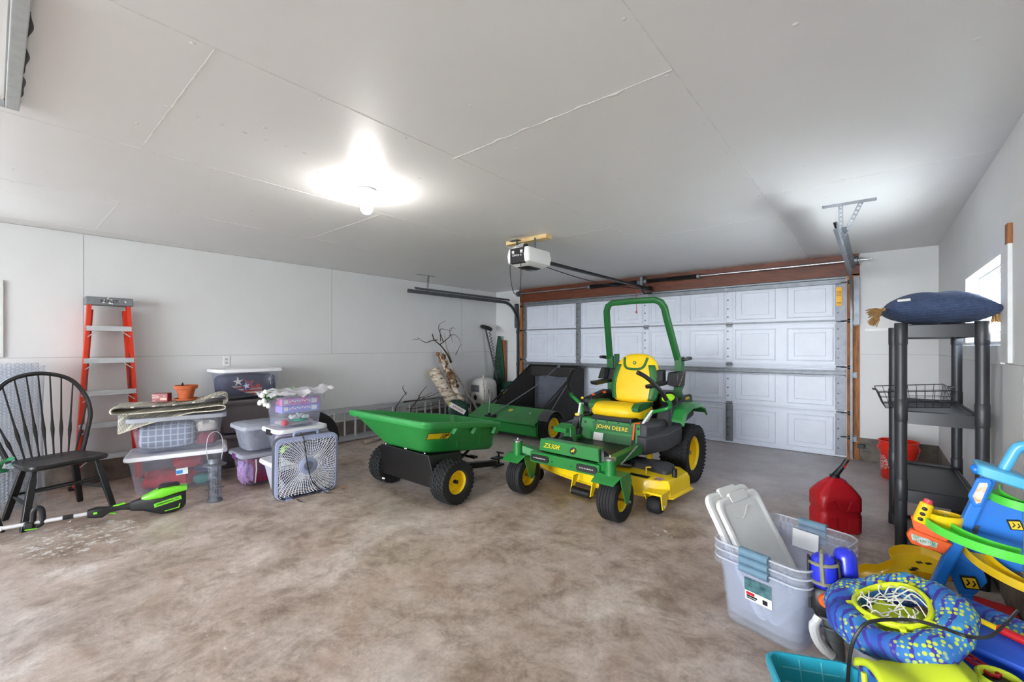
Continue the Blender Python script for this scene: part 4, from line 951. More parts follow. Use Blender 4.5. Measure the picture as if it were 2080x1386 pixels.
for k, (p0, p1, r0, r1, lab) in enumerate((((-5.16, 5.42, .02), (-5.43, 4.80, 1.10), .024, .015, 'thin pale birch pole crossing the forked birch limb'), ((-5.0, 5.25, .01), (-5.16, 5.42, .80), .018, .014, 'short pale stick standing beside the white air conditioner'),
                                         ((-5.20, 3.15, .025), (-5.30, 3.72, .03), .028, .022, 'short birch stick on the floor by the aluminium ladder'))):
    pts, rs = stick(p0, p1, r0, r1, 9, .012, 30+k); tag(MB().tube(pts, rs, 10).build('birch_stick', M_ltwig), lab, 'stick')
for lab, sets in (('dark bare branch sticking up at the middle of the aluminium ladder', [[(4.0, .10), (3.9, .25), (3.818, .366), (3.938, .509), (4.061, .609)], [(4.03, .57), (3.976, .678), (4.013, .71)]]),
                  ('dark forked branch standing by the far end of the aluminium ladder', [[(4.05, .02), (4.08, .2), (4.114, .36), (4.194, .417), (4.262, .476), (4.318, .56), (4.431, .67)], [(4.262, .487), (4.388, .51), (4.546, .558)], [(4.346, .48), (4.532, .52), (4.756, .588)], [(4.28, .5), (4.27, .54)]]),
                  ('dark twiggy branch lying low behind the birch log', [[(3.95, .47), (4.114, .474), (4.318, .471), (4.65, .475)], [(4.68, .46), (4.803, .526)], [(4.0, .36), (4.167, .354), (4.388, .358), (4.741, .338), (4.9, .02)], [(4.4, .2), (4.5, .3), (4.741, .338)]])):
    b = MB()
    for k, l_ in enumerate(sets):
        xo = -5.46 if 'low' not in lab else -5.41; P_ = [(xo+.02*math.sin(k*3+i), y, z) for i, (y, z) in enumerate(l_)]; n_ = 3*(len(l_)-1)
        b.tube(smoothpath(P_, 3), [max(.003, (.013 if not k else .007)*(1-.7*i/n_)) for i in range(n_+1)], 6)
    tag(b.build('bare_branch', M_twig), lab, 'branch')
M_bagg = mat('bag_green', (18, 62, 48), rough=.4, rgb2=(10, 42, 34), scale=8)
sbg = thing('soil_bag', 'green bag with a white band leaning between ladder and birch log', 'bag', (-5.06, 4.72, .0), R(52))
lump((.17, .07, .225), 31, e=.5, amp=.1).build('sack', M_bagg, sbg)
MB().mx(frame((-.01, -.072, .33), (.86, 0, -.5), (.5, 0, .86))).box((0, 0, .002), (.27, .075, .006)).build('front_band', M_white, sbg, smooth=0, bevel=.002)
b = MB().mx(frame((-.01, -.072, .33), (.86, 0, -.5), (.5, 0, .86)))
for k in range(7): b.box((-.07+.026*k, .004*(k % 2), .0055), (.015, .03, .002))
b.build('print', mat('bag_red_print', (176, 130, 136)), sbg, smooth=0)
MB().ball((-.125, -.062, .40), (.035, .01, .035), 14, 8).build('seal', mat('bag_seal', (190, 180, 90)), sbg)

# --- portable air conditioner
ac = thing('portable_air_conditioner', 'white portable air conditioner standing in the far left corner', 'air conditioner', (-5.38, 5.66, 0))
M_acw = mat('ac_white', (206, 204, 200), rough=.45, var=.03)
MB().loft([ringz(.33, .34, .05, 0), ringz(.35, .37, .06, .02), ringz(.36, .38, .07, .45), ringz(.355, .375, .08, .62), ringz(.33, .34, .09, .69), ringz(.25, .25, .09, .73), ringz(.1, .1, .04, .745)]).build('cabinet', M_acw, ac, smooth=50)
b = MB().bb((-.13, -.196, .50), (.06, -.182, .62)); b.build('vent_recess', M_black, ac, smooth=0)
b = MB()
for k in range(9): b.bb((-.125+.021*k, -.2, .50), (-.115+.021*k, -.186, .62))
b.bb((-.13, -.2, .555), (.06, -.188, .562)); b.build('vent_grille', M_grey, ac, smooth=0)
b = MB().mx(M.Translation((-.02, -.19, .40)) @ M.Rotation(PI/2, 4, 'X')); b.lathe([(.05, -.01), (.075, -.01), (.075, .02), (.05, .02)], 28, wrap=True); b.build('hose_collar', M_acw, ac)
b = MB().mx(M.Translation((-.02, -.186, .40)) @ M.Rotation(PI/2, 4, 'X')); b.lathe([(.001, 0), (.05, 0), (.05, .005), (.001, .005)], 24); b.build('hose_port', M_black, ac)
MB().bb((-.13, -.198, .06), (.10, -.18, .30)).build('lower_grille', mat('grille_dark', (58, 58, 60)), ac, smooth=0)
b = MB()
for k in range(5): b.bb((-.13+.055*k, -.2, .06), (-.124+.055*k, -.19, .30))
b.build('grille_bar', M_grey, ac, smooth=0)

# --- trolling motor, board, green cloth, feed bag in the corner
tm = thing('trolling_motor', 'black trolling motor with a coiled cord leaning in the corner', 'trolling motor', (-5.24, 6.06, .0))
top = V((-.36, -.12, 1.62)); MB().tube([(0, 0, .12), top*.5+V((0, 0, .06)), top], .016, 12).build('shaft', M_black, tm)
MB().lathe([(.001, 0), (.06, .002), (.075, .02), (.07, .04), (.05, .055), (.001, .06)], 24).build('control_head', M_black, tm)
hd = tm.children[-1] if tm.children[-1].name.startswith('control_head') else [c for c in tm.children if c.name.startswith('control_head')][0]
hd.location = top+V((0, 0, .0)); hd.rotation_euler = (R(-15), R(14), 0); hd.scale = (1.9, 1.3, 1.3)
b = MB(); a0, a1 = top*.98+V((.05, .0, 0)), V((-.11, -.03, .55)); n_ = 150
b.tube([a0.lerp(a1, i/n_)+V((.035+.022*math.cos(i*.75), .022*math.sin(i*.75), 0)) for i in range(n_+1)], .006, 5); b.build('coiled_cord', M_black, tm)
MB().tube([(-.12, 0, .1), (-.08, 0, .1), (.10, 0, .1), (.16, 0, .1)], [.02, .045, .045, .01], 16).build('motor_pod', M_black, tm)
tag(MB().bb((-5.50, 6.26, 0), (-5.40, 6.29, 1.42)).build('cedar_board', mat('cedar', (156, 96, 58), rough=.7, rgb2=(120, 66, 38), scale=6, stretch=(9, 9, 1)), smooth=0, bevel=.003), 'reddish wooden board standing upright in the far left corner', 'board')
def cloth(u, v):
    w_ = .03+.17*(v**.7); y = 6.235-.04*math.sin(u*PI)-.012*math.sin(u*14)*v; return (-5.52+(u-.5)*2*w_-.02*v, y, 1.50-v*1.47+(.45*max(0, u-.62)*v))
tag(MB().surf(cloth, 24, 24).build('green_tarp', mat('green_canvas', (38, 78, 60), rough=.85, rgb2=(26, 58, 44)), solid=.006, smooth=80), 'dark green cloth draped over the wooden board in the corner', 'cloth')
fb = thing('feed_bag', 'dark green printed bag upright beside the wooden board', 'bag', (-5.20, 6.16, .0))
lump((.16, .09, .325), 33, e=.5, amp=.08).build('sack', M_bagg, fb)
text('GERMINATION', 'lettering', M_white, fb, (.03, -.094, .50), (R(88), R(-10), R(8)), .052)
b = MB()
for k in range(3): b.ball((-.06+.05*k, -.092, .44), (.022, .004, .03), 8, 6)
b.build('print', mat('bag_print', (200, 180, 60)), fb)

lf1 = MB().surf(lambda u, v: ((u-.5)*.07, (v-.5)*.045*(1-abs(2*u-1)**2), .004+.008*abs(v-.5)+.004*u), 8, 6)
tag(place(lf1.build('dry_leaf', mat('dry_leaf', (168, 124, 84), rough=.9), solid=.001), (-3.74, 2.07, 0), .6), 'small dry brown leaf on the floor beside the box fan', 'leaf')
# ================================================================== wheels shared by the machines
def wheel(root, c, r, w, rim, m_rim, tread='turf', face=1, name='wheel', rz=0.):
    """rim is the part, tyre and hub its sub-parts; axle runs along local x, face tells which side shows the dish."""
    e = M.Rotation(PI/2, 4, 'Y'); f = face
    b = MB().mx(e); h = w*.36*f
    b.lathe([(rim*1.04, -w*.36), (rim*.96, -w*.33), (rim*.90, -w*.1), (rim*.90, w*.1), (rim*.96, w*.33), (rim*1.04, w*.36), (rim*1.0, w*.36), (rim*.86, w*.28*1), (rim*.82, w*.02), (rim*.42, w*.05), (rim*.36, w*.14), (rim*.2, w*.15), (.001, w*.15), (.001, -w*.15), (rim*.3, -w*.14), (rim*.82, -w*.05), (rim*.86, -w*.28), (rim, -w*.36)], 36, cap=False)
    o = b.build(name, m_rim, root, smooth=40); o.location = c; o.rotation_euler = (0, 0, rz if f > 0 else rz+PI)
    pr = [(rim*1.0, -w*.40), (rim*1.12, -w*.47), (r*.78, -w*.5), (r*.93, -w*.46), (r*.98, -w*.38)]
    top = []
    if tread == 'rib':
        for k in range(5):
            x = (-.30+.15*k)*w; top += [(r*.995, x-.055*w), (r*1.0, x), (r*.995, x+.055*w), (r*.965, x+.06*w), (r*.965, x+.09*w)]
        top = top[:-2]
    else: top = [(r*.955, -w*.36), (r*.965, 0), (r*.955, w*.36)]
    prof = pr + top + [(a, -b_) for a, b_ in pr[::-1]] + [(rim*.97, w*.3), (rim*.97, -w*.3)]
    t = MB().mx(e); t.lathe(prof, 56, wrap=True)
    if tread == 'turf':
        n_ = int(2*PI*r/.038)
        for i in range(n_):
            for q in range(6):
                a = 2*PI*(i+.5*(q % 2))/n_; x = (-.42+.168*q)*w
                t.mx(M.Rotation(a, 4, 'X') @ M.Translation((x, 0, r*(.965 if 0 < q < 5 else .94))) @ M.Rotation(R(25 if q % 2 else -25), 4, 'Z'))
                t.box((0, 0, .0), (w*.135, .022, r*.06))
    t.build('tyre', M_rubber, o, smooth=30)
    h = MB().mx(e); h.lathe([(.001, w*.27), (rim*.12, w*.26), (rim*.14, w*.12), (.001, w*.10)], 16); h.build('hub', M_galv if tread != 'none' else M_black, o)
    return o

def emblem(root, c, r, mtx, plate, ink, name='emblem', ring=None):
    """Round badge with a leaping-animal outline, built flat in the frame mtx."""
    b = MB().mx(mtx); b.lathe([(r, 0), (r, .0015), (.001, .0015)], 28); o = b.build(name, plate, root)
    q = MB().mx(mtx); pts = [(-.62, -.10), (-.35, .12), (-.05, .10), (.12, .34), (.05, .62), (.18, .58), (.22, .40), (.34, .60), (.40, .52), (.34, .30), (.56, .20), (.50, .10), (.28, .10), (.22, -.12), (.48, -.26), (.44, -.34), (.10, -.22), (-.18, -.22), (-.30, -.52), (-.40, -.50), (-.34, -.16), (-.56, -.26)]
    pts = [(x*r, y*r) for x, y in pts]
    q.loft([[(x, y, .0015) for x, y in pts], [(x, y, .0024) for x, y in pts]]); q.build('emblem_figure', ink, o, smooth=0)
    return o
def textm(s, name, m, parent, mtx, size, **k):
    o = text(s, name, m, parent, (0, 0, 0), (0, 0, 0), size, **k); sx = o.scale.x
    o.matrix_basis = mtx @ M.Diagonal((sx, 1, 1, 1)); return o
M_cart = mat('cart_green_poly', (38, 138, 62), rough=.42, var=.06, scale=4)
M_ink = mat('decal_black', (20, 20, 20), rough=.5)
M_ydec = mat('decal_yellow', (246, 214, 30), rough=.4, var=.02)

# ================================================================== dump cart
ct = thing('dump_cart', 'green plastic dump cart with two yellow-hubbed wheels', 'cart', (-3.135, 2.45, 0), 0)
def L3(p): return (p[0]+3.135, p[1]-2.45, p[2])
def qring(c4, r=.12, n_=4):
    out = []
    for i in range(4):
        p = V(c4[i]); a = p.lerp(V(c4[i-1]), r); b_ = p.lerp(V(c4[(i+1) % 4]), r)
        for k in range(n_+1): t_ = k/n_; out.append(a*(1-t_)**2+p*2*t_*(1-t_)+b_*t_*t_)
    return out
top = [L3(p) for p in ((-3.70, 2.085, .722), (-2.582, 2.085, .722), (-2.775, 3.15, .566), (-3.49, 3.15, .566))]
bot = [L3(p) for p in ((-3.43, 2.29, .422), (-2.83, 2.29, .422), (-2.85, 3.13, .305), (-3.41, 3.13, .305))]
def off(c4, d, dz=0.):
    c = sum((V(p) for p in c4), V())/4; return [V(p)+V((d*math.copysign(1, p[0]-c.x), d*math.copysign(1, p[1]-c.y), dz)) for p in c4]
lo2 = [V(b_).lerp(V(t_), .10) for b_, t_ in zip(bot, top)]
rings = [qring(off(bot, -.04), .2), qring(bot, .16), qring(off(lo2, .012), .14), qring(off(top, -.022, -.035), .10), qring(off(top, .018, -.040), .10), qring(off(top, .022, -.008), .10), qring(off(top, .012, .006), .10), qring(off(top, -.016, .006), .10), qring(off(top, -.030, -.02), .10),
         qring(off(lo2, -.004, .012), .14), qring(off(bot, -.03, .02), .18)]
tub = MB().loft(rings).build('tub', M_cart, ct, smooth=45)
# side faces: ribs, clips under the rim and the yellow decal
for sx, (A, B_, a_, b_) in ((1, (top[1], top[2], bot[1], bot[2])), (-1, (top[0], top[3], bot[0], bot[3]))):
    A, B_, a_, b_ = V(A), V(B_), V(a_), V(b_)
    for t_ in (.36, .62, .93):
        p = A.lerp(B_, t_); q = a_.lerp(b_, t_); d_ = (q-p).normalized(); u_ = (B_-A).normalized(); n_ = u_.cross(d_).normalized()*(1 if sx > 0 else -1)
        if n_.x*sx < 0: n_ = -n_
        c = p+d_*.055+n_*.016; m_ = frame(c, u_, -d_)
        MB().mx(m_).box((0, -.005, 0), (.085, .09, .034), top=(.075, .08)).build('rim_clip', M_cart, tub, bevel=.003)
    b = MB()
    for t_ in (.40, .72):
        p = A.lerp(B_, t_); q = a_.lerp(b_, t_); d_ = (q-p).normalized(); u_ = (B_-A).normalized(); n_ = u_.cross(d_).normalized()
        if n_.x*sx < 0: n_ = -n_
        b.tube([p+d_*.10-n_*.012, p.lerp(q, .5)-n_*.004, q-d_*.06+n_*.004], .005, 6)
    b.build('moulded_rib', M_cart, tub)
    if sx > 0:
        u_ = (B_-A).normalized(); pc = A.lerp(B_, .145).lerp(a_.lerp(b_, .145), .40); d_ = (a_.lerp(b_, .145)-A.lerp(B_, .145)).normalized(); n_ = u_.cross(-d_).normalized()
        if n_.x < 0: n_ = -n_
        m_ = frame(pc+n_*.004, u_, -d_)
        b = MB().mx(m_); b.prism([(-.155, .034), (.145, .034), (.150, -.034), (-.135, -.034)], .002); b.build('decal_border', M_ink, ct, smooth=0)
        b = MB().mx(m_); b.prism([(-.146, .029), (.139, .029), (.143, -.029), (-.130, -.029)], .003); b.build('decal', M_ydec, ct, smooth=0)
        textm('10P', 'lettering', M_ink, ct, m_ @ M.Translation((.065, -.002, .0042)), .068, shear=.25, depth=.0012)
b = MB()
for x in (-.28, .0, .02, .27): b.ball(V(L3((-3.13+x, 2.30, .415))), .010, 8, 6)
b.build('bolt', M_steel, ct)
MB().hexa([(-.40, -.13, .13), (.40, -.13, .13), (.40, .10, .13), (-.40, .10, .13)], [(-.34, -.17, .412), (.34, -.17, .412), (.32, .22, .372), (-.32, .22, .372)]).build('axle_stand', M_blackm, ct, smooth=0, bevel=.006)
MB().cyl((-.50, 0, .185), (.50, 0, .185), .016).build('axle', M_blackm, ct)
b = MB().hexa([(-.04, .0, .16), (.04, .0, .16), (.035, 1.02, .02), (-.035, 1.02, .02)], [(-.04, .0, .22), (.04, .0, .22), (.035, 1.02, .075), (-.035, 1.02, .075)]); b.build('drawbar', M_blackm, ct, smooth=0, bevel=.004)
b = MB().bb((-.045, 1.0, .012), (.045, 1.12, .03)); b.bb((-.045, 1.0, .085), (.045, 1.12, .10)); b.build('clevis', M_blackm, ct, smooth=0)
MB().cyl((0, 1.08, .005), (0, 1.08, .15), .01, seg=10).build('hitch_pin', M_blackm, ct); MB().box((.02, 1.08, .15), (.09, .02, .014)).build('pin_handle', M_blackm, ct)
b = MB()
for sx in (-1, 1): b.cyl((sx*.10, .62, .345), (sx*.05, .30, .12), .013, seg=8)
b.cyl((-.14, .50, .24), (.20, .50, .24), .012, seg=8); b.box((.18, .50, .245), (.09, .05, .02)); b.build('dump_latch', M_blackm, ct)
for sx in (-1, 1):
    wheel(ct, (sx*.445, 0, .183), .183, .165, .098, M_yellow, 'turf', 1)
MB().box((-.30, -.165, .10), (.028, .002, .016), rot=(R(20), 0, R(20))).build('size_sticker', M_white, ct, smooth=0)

# ================================================================== lawn sweeper
sw = thing('lawn_sweeper', 'green lawn sweeper with a black mesh hopper behind the cart', 'lawn sweeper', (-4.21, 4.72, 0))
pro = [(.02, .06), (-.01, .08), (.0, .205), (-.035, .225), (-.035, .25), (.0, .262), (.34, .405), (.40, .38), (.42, .12), (.36, .06)]
MB().prism(pro, 1.28, 'x', -.58).build('housing', M_green, sw, bevel=.006)
for sx in (-1, 1): MB().prism([(y*1.0+.0, z) for y, z in [(.03, .05), (.0, .10), (.01, .24), (.34, .40), (.44, .36), (.46, .14), (.40, .05)]], .02, 'x', (.70 if sx > 0 else -.60)).build('end_plate', M_dgreen, sw, bevel=.003)
emblem(sw, None, .034, frame((.06, .22, .354), (1, 0, 0), (0, .92, .4)), M_ydec, M_dgreen)
MB().mx(frame((.50, -.006, .10), (1, 0, 0), (0, .08, 1))).box((0, 0, 0), (.075, .03, .003)).build('paper_label', M_white, sw, smooth=0)
MB().mx(frame((.44, .20, .349), (1, 0, 0), (0, .92, .4))).box((0, 0, 0), (.03, .012, .003)).build('sticker', M_white, sw, smooth=0)
b = MB().mx(M.Translation((.72, .10, .17)) @ M.Rotation(PI/2, 4, 'Y')); b.lathe([(.018, 0), (.027, 0), (.027, .03), (.018, .03)], 20, wrap=True); b.build('axle_ring', M_steel, sw)
wheel(sw, (-.50, .2, .12), .12, .08, .08, M_yellow, 'rib', 1)
for sx in (1.18,):
    wheel(sw, (sx*.70, .16, .20), .20, .13, .135, M_yellow, 'rib', 1)
    f_ = MB()
    f_.loft([[(sx*.70+dx, .16+rr_*math.cos(R(a)), .20+rr_*math.sin(R(a))) for dx, rr_ in ((-.085, .215), (.085, .215), (.085, .225), (-.085, .225))] for a in range(25, 160, 9)]); f_.build('wheel_guard', M_grey if 0 else mat('guard_grey', (78, 78, 80), rough=.6), sw)
# hopper
M_mesh = clear('hopper_mesh', (36, 36, 38), .30, .8, .04); M_canv = mat('hopper_canvas', (50, 48, 47), rough=.9, bump=.2)
HX = .545; side = [(.42, .38), (1.38, .97), (1.53, .93), (1.50, .22), (.60, .12), (.44, .2)]
for sx in (-1, 1):
    MB().prism(side, .006, 'x', (HX if sx > 0 else -.46)-.003).build('hopper_side', M_canv, sw, smooth=0)
    MB().tube(smoothpath([((HX if sx > 0 else -.46), .36, .40), ((HX if sx > 0 else -.46), .9, .70), ((HX if sx > 0 else -.46), 1.38, .98)], 4), .013, 8).build('side_tube', M_blackm, sw)
    MB().tube([((HX if sx > 0 else -.46), 1.38, .97), ((HX if sx > 0 else -.46), 1.52, .93), ((HX if sx > 0 else -.46), 1.50, .22)], .010, 6).build('rear_tube', M_blackm, sw)
MB().surf(lambda u, v: (-.46+u*(HX+.46), 1.46-.03*math.sin(u*PI)+.02*v, .12+.80*v), 12, 8).build('hopper_back', M_mesh, sw, solid=.003)
MB().surf(lambda u, v: (-.46+u*(HX+.46), .55+.93*v, .13-.02*math.sin(v*PI)+.06*v), 10, 8).build('hopper_floor', M_canv, sw, solid=.004)
MB().surf(lambda u, v: (-.46+u*(HX+.46), 1.39-.02*v, .965-.17*v-.01*math.sin(u*PI*4)*v), 20, 4).build('top_band', M_canv, sw, solid=.004)
MB().cyl((-.46, 1.38, .975), (HX, 1.38, .975), .014).build('top_bar', M_blackm, sw)
MB().surf(lambda u, v: (-.46+u*(HX+.46), .44+.35*v, .40-.10*v), 8, 6).build('front_flap', M_canv, sw, solid=.004)
b = MB().tube([(-.16, .02, .275), (.10, .75, .66), (.16, 1.36, .98)], .008, 8); b.build('support_rod', M_galv, sw)
MB().box((.16, 1.36, .97), (.05, .03, .05)).build('rod_clip', M_galv, sw, bevel=.004)
b = MB().box((-.15, .015, .268), (.20, .05, .028)); b.box((-.19, .02, .29), (.03, .03, .04)); b.box((-.08, .02, .285), (.03, .04, .03)); b.build('hitch_bracket', M_blackm, sw, smooth=0)
b = MB().cyl((-.195, .02, .28), (-.165, .02, .62), .007, seg=8); b.tube([(-.165, .02, .60), (-.165, .02, .655), (-.205, .02, .66), (-.205, .02, .60)], .006, 6); b.tube([(-.165, .02, .62), (-.13, .02, .62), (-.13, .02, .56)], .005, 6); b.build('height_lever', M_steel, sw)
b = MB().tube([(.585, .95, .72), (.585, .52, .36), (.585, .56, .26), (.585, .60, .22)], .008, 6); b.tube([(.585, .95, .72), (.585, 1.0, .74)], .012, 6); b.build('linkage', M_galv, sw)
b = MB().cyl((-.2, -.02, .15), (-.2, -.75, .10), .014); b.cyl((.0, -.02, .15), (-.18, -.75, .10), .014); b.build('drawbar', M_blackm, sw)

# ================================================================== zero-turn mower
mw = thing('riding_mower', 'green and yellow zero-turn riding mower in front of the big door', 'riding mower', (-1.91, 3.70, 0), R(-2.6))
M_pod = mat('pod_dark_grey', (62, 63, 68), rough=.55, var=.06, scale=8); M_seat_y = mat('seat_yellow', (246, 204, 22), rough=.45, var=.03); M_seat_g = mat('seat_green', (44, 108, 52), rough=.5)
for sx in (-1, 1):
    wheel(mw, (sx*.455, -.69, .165), .165, .155, .088, M_yellow, 'rib', 1, 'caster_wheel')
    # caster fork: bent plate over the tyre, post and arm
    x = sx*.455; w_ = .092
    pf = [(-.115, .285, .075), (-.06, .335, .1), (.03, .335, .1), (.085, .27, .1), (.075, .13, .05)]
    fk = MB()
    for s2 in (-1, 1):
        fk.loft([[(x+s2*w_, -.735+y0, z0) for y0, z0 in ((-.06, .36), (.09, .36), (.115, .30), (.075, .15), (.045, .14), (.02, .155), (-.04, .29))], [(x+s2*(w_+.008), -.735+y0, z0) for y0, z0 in ((-.06, .36), (.09, .36), (.115, .30), (.075, .15), (.045, .14), (.02, .155), (-.04, .29))]])
    fk.hexa([(x-w_-.008, -.795, .352), (x+w_+.008, -.795, .352), (x+w_+.008, -.645, .352), (x-w_-.008, -.645, .352)], [(x-w_-.008, -.795, .362), (x+w_+.008, -.795, .362), (x+w_+.008, -.645, .362), (x-w_-.008, -.645, .362)])
    fk.hexa([(x-w_-.02, -.85, .30), (x+w_-.02, -.85, .30), (x+w_+.008, -.79, .352), (x-w_-.008, -.79, .352)], [(x-w_-.02, -.855, .308), (x+w_-.02, -.855, .308), (x+w_+.008, -.79, .362), (x-w_-.008, -.79, .362)])
    fk.build('caster_fork', M_green, mw, smooth=0, bevel=.003)
    MB().cyl((x-w_-.03, -.69, .165), (x+w_+.03, -.69, .165), .011, seg=10).build('axle_bolt', M_steel, mw)
    MB().lathe([(.042, 0), (.042, .115), (.001, .115)], 24).at().build('caster_post', M_green, mw).location = (x-sx*.0, -.765, .355)
    q = MB().lathe([(.044, 0), (.045, .012), (.03, .018), (.008, .02), (.008, .034), (.001, .034)], 24).build('post_cap', M_steel, mw); q.location = (x, -.765, .468)
    MB().hexa([(sx*.28, -.70, .33), (x-sx*.03, -.76, .375), (x-sx*.02, -.70, .375), (sx*.28, -.60, .33)], [(sx*.28, -.70, .40), (x-sx*.03, -.76, .44), (x-sx*.02, -.70, .44), (sx*.28, -.60, .40)]).build('caster_arm', M_green, mw, smooth=0, bevel=.004)
MB().bb((-.325, -.755, .315), (.355, -.70, .405)).build('front_bar', M_green, mw, smooth=0, bevel=.006)
for x in (-.215, .245):
    MB().loft([[(x+a, y, .36+b_) for a, b_ in rrect(.185, .055, .02)] for y in (-.764, -.752)]).build('led_light', M_black, mw)
    b = MB()
    for k in range(9): b.prism([(x-.058+.0145*k-.006, .357), (x-.058+.0145*k+.004, .357), (x-.058+.0145*k, .368)], .003, 'y', -.7665)
    b.build('led_lens', mat('led_glass', (235, 232, 220), rough=.2), mw, smooth=0)
for x in (-.09, .10): MB().cyl((x, -.758, .352), (x, -.752, .352), .006, seg=8).build('hole', M_black, mw)
for sx in (-1, 1):
    MB().hexa([(sx*.27, -.70, .325), (sx*.34, -.70, .325), (sx*.36, .70, .40), (sx*.29, .70, .40)], [(sx*.27, -.70, .40), (sx*.34, -.70, .40), (sx*.36, .70, .48), (sx*.29, .70, .48)]).build('frame_rail', M_green, mw, smooth=0, bevel=.006)
MB().cyl((.375, -.45, .36), (.365, -.16, .45), .008, seg=8).build('lift_rod', M_steel, mw)
# foot plate and kick panel
MB().hexa([(-.29, -.66, .385), (.30, -.66, .385), (.30, -.02, .385), (-.29, -.02, .385)], [(-.29, -.66, .405), (.30, -.66, .405), (.30, -.02, .41), (-.29, -.02, .41)]).build('foot_plate', M_black, mw, smooth=0)
KP = .045
MB().hexa([(-.29+KP, -.735, .42), (.295+KP, -.735, .42), (.295+KP, -.62, .41), (-.29+KP, -.62, .41)], [(-.30+KP, -.70, .515), (.27+KP, -.70, .515), (.26+KP, -.60, .51), (-.29+KP, -.60, .51)]).build('kick_panel', M_green, mw, smooth=0, bevel=.008)
mk = frame((-.165+KP, -.7235, .468), (1, 0, 0), (0, .37, .93)); textm('Z530R', 'lettering', M_ydec, mw, mk, .052, shear=.3, depth=.001, sx=1.15)
emblem(mw, None, .030, frame((.05+KP, -.7215, .466), (1, 0, 0), (0, .37, .93)), M_ink, M_ydec)
b = MB()
for k in range(4): b.hexa([(.315, -.70+.022*k, .40), (.37, -.69+.022*k, .40), (.37, -.675+.022*k, .40), (.315, -.685+.022*k, .40)], [(.31, -.67+.022*k, .50-.01*k), (.34, -.67+.022*k, .50-.01*k), (.34, -.66+.022*k, .50-.01*k), (.31, -.66+.022*k, .50-.01*k)])
b.build('rubber_step', M_black, mw, smooth=0)
MB().hexa([(-.30, -.60, .41), (-.19, -.60, .41), (-.19, -.28, .41), (-.30, -.28, .41)], [(-.29, -.58, .44), (-.2, -.58, .44), (-.2, -.3, .47), (-.29, -.3, .47)]).build('foot_rest', M_black, mw, smooth=0, bevel=.006)
b = MB().hexa([(-.33, -.28, .41), (-.23, -.28, .41), (-.23, -.18, .41), (-.33, -.18, .41)], [(-.31, -.26, .55), (-.25, -.26, .55), (-.25, -.18, .55), (-.31, -.18, .55)]); b.hexa([(-.40, -.32, .50), (-.26, -.32, .50), (-.26, -.22, .52), (-.40, -.22, .52)], [(-.40, -.32, .54), (-.26, -.32, .54), (-.26, -.20, .57), (-.40, -.20, .57)]); b.build('brake_pedal', M_green, mw, smooth=0, bevel=.004)
# front panel with lettering
MB().hexa([(-.30, -.04, .325), (.30, -.04, .325), (.30, .10, .325), (-.30, .10, .325)], [(-.33, .03, .61), (.325, .03, .61), (.325, .14, .61), (-.33, .14, .61)]).build('front_panel', M_green, mw, smooth=0, bevel=.012)
fp = frame((0, .0, .48), (1, 0, 0), (0, .24, .97))
MB().mx(fp).prism([(-.19, .10), (.25, .10), (.245, .028), (-.165, .028)], .006).build('name_plate', M_dgreen, mw, smooth=0, bevel=.002)
textm('JOHN DEERE', 'lettering', M_ydec, mw, fp @ M.Translation((.030, .060, .0068)), .051, depth=.001, sx=1.10, spacing=1.02)
MB().mx(fp).prism([(-.20, .005), (.24, .005), (.23, -.085), (-.17, -.085)], .003).build('panel_recess', M_dgreen, mw, smooth=0)
MB().mx(fp).box((-.105, -.035, .004), (.105, .075, .004), top=(.10, .07)).build('paper_label', M_white, mw, smooth=0)
MB().mx(fp).box((.255, -.03, .006), (.028, .16, .006)).build('slot_gate', M_black, mw, smooth=0)
b = MB().mx(fp); b.tube([(.255, -.02, .012), (.255, .128, .012), (.31, .135, .012)], .010, 8); b.build('height_pin', M_orange, mw)
b = MB().mx(fp)
for x in (-.265, .29): b.lathe([(.013, .0), (.013, .008), (.001, .008)], 12) if 0 else b.cyl((x, .085, .0), (x, .085, .006), .012, seg=12)
b.build('panel_bolt', M_blackm, mw)
b = MB().mx(fp)
for k in range(4): b.box((-.15+.12*k, .112, .003), (.016, .014, .008))
b.build('panel_notch', M_black, mw, smooth=0)
MB().bb((-.30, .06, .36), (.30, .75, .60)).build('engine_frame', M_black, mw, smooth=0, bevel=.02)
MB().bb((-.20, .02, .598), (.22, .62, .64)).build('seat_base', M_black, mw, smooth=0, bevel=.01)
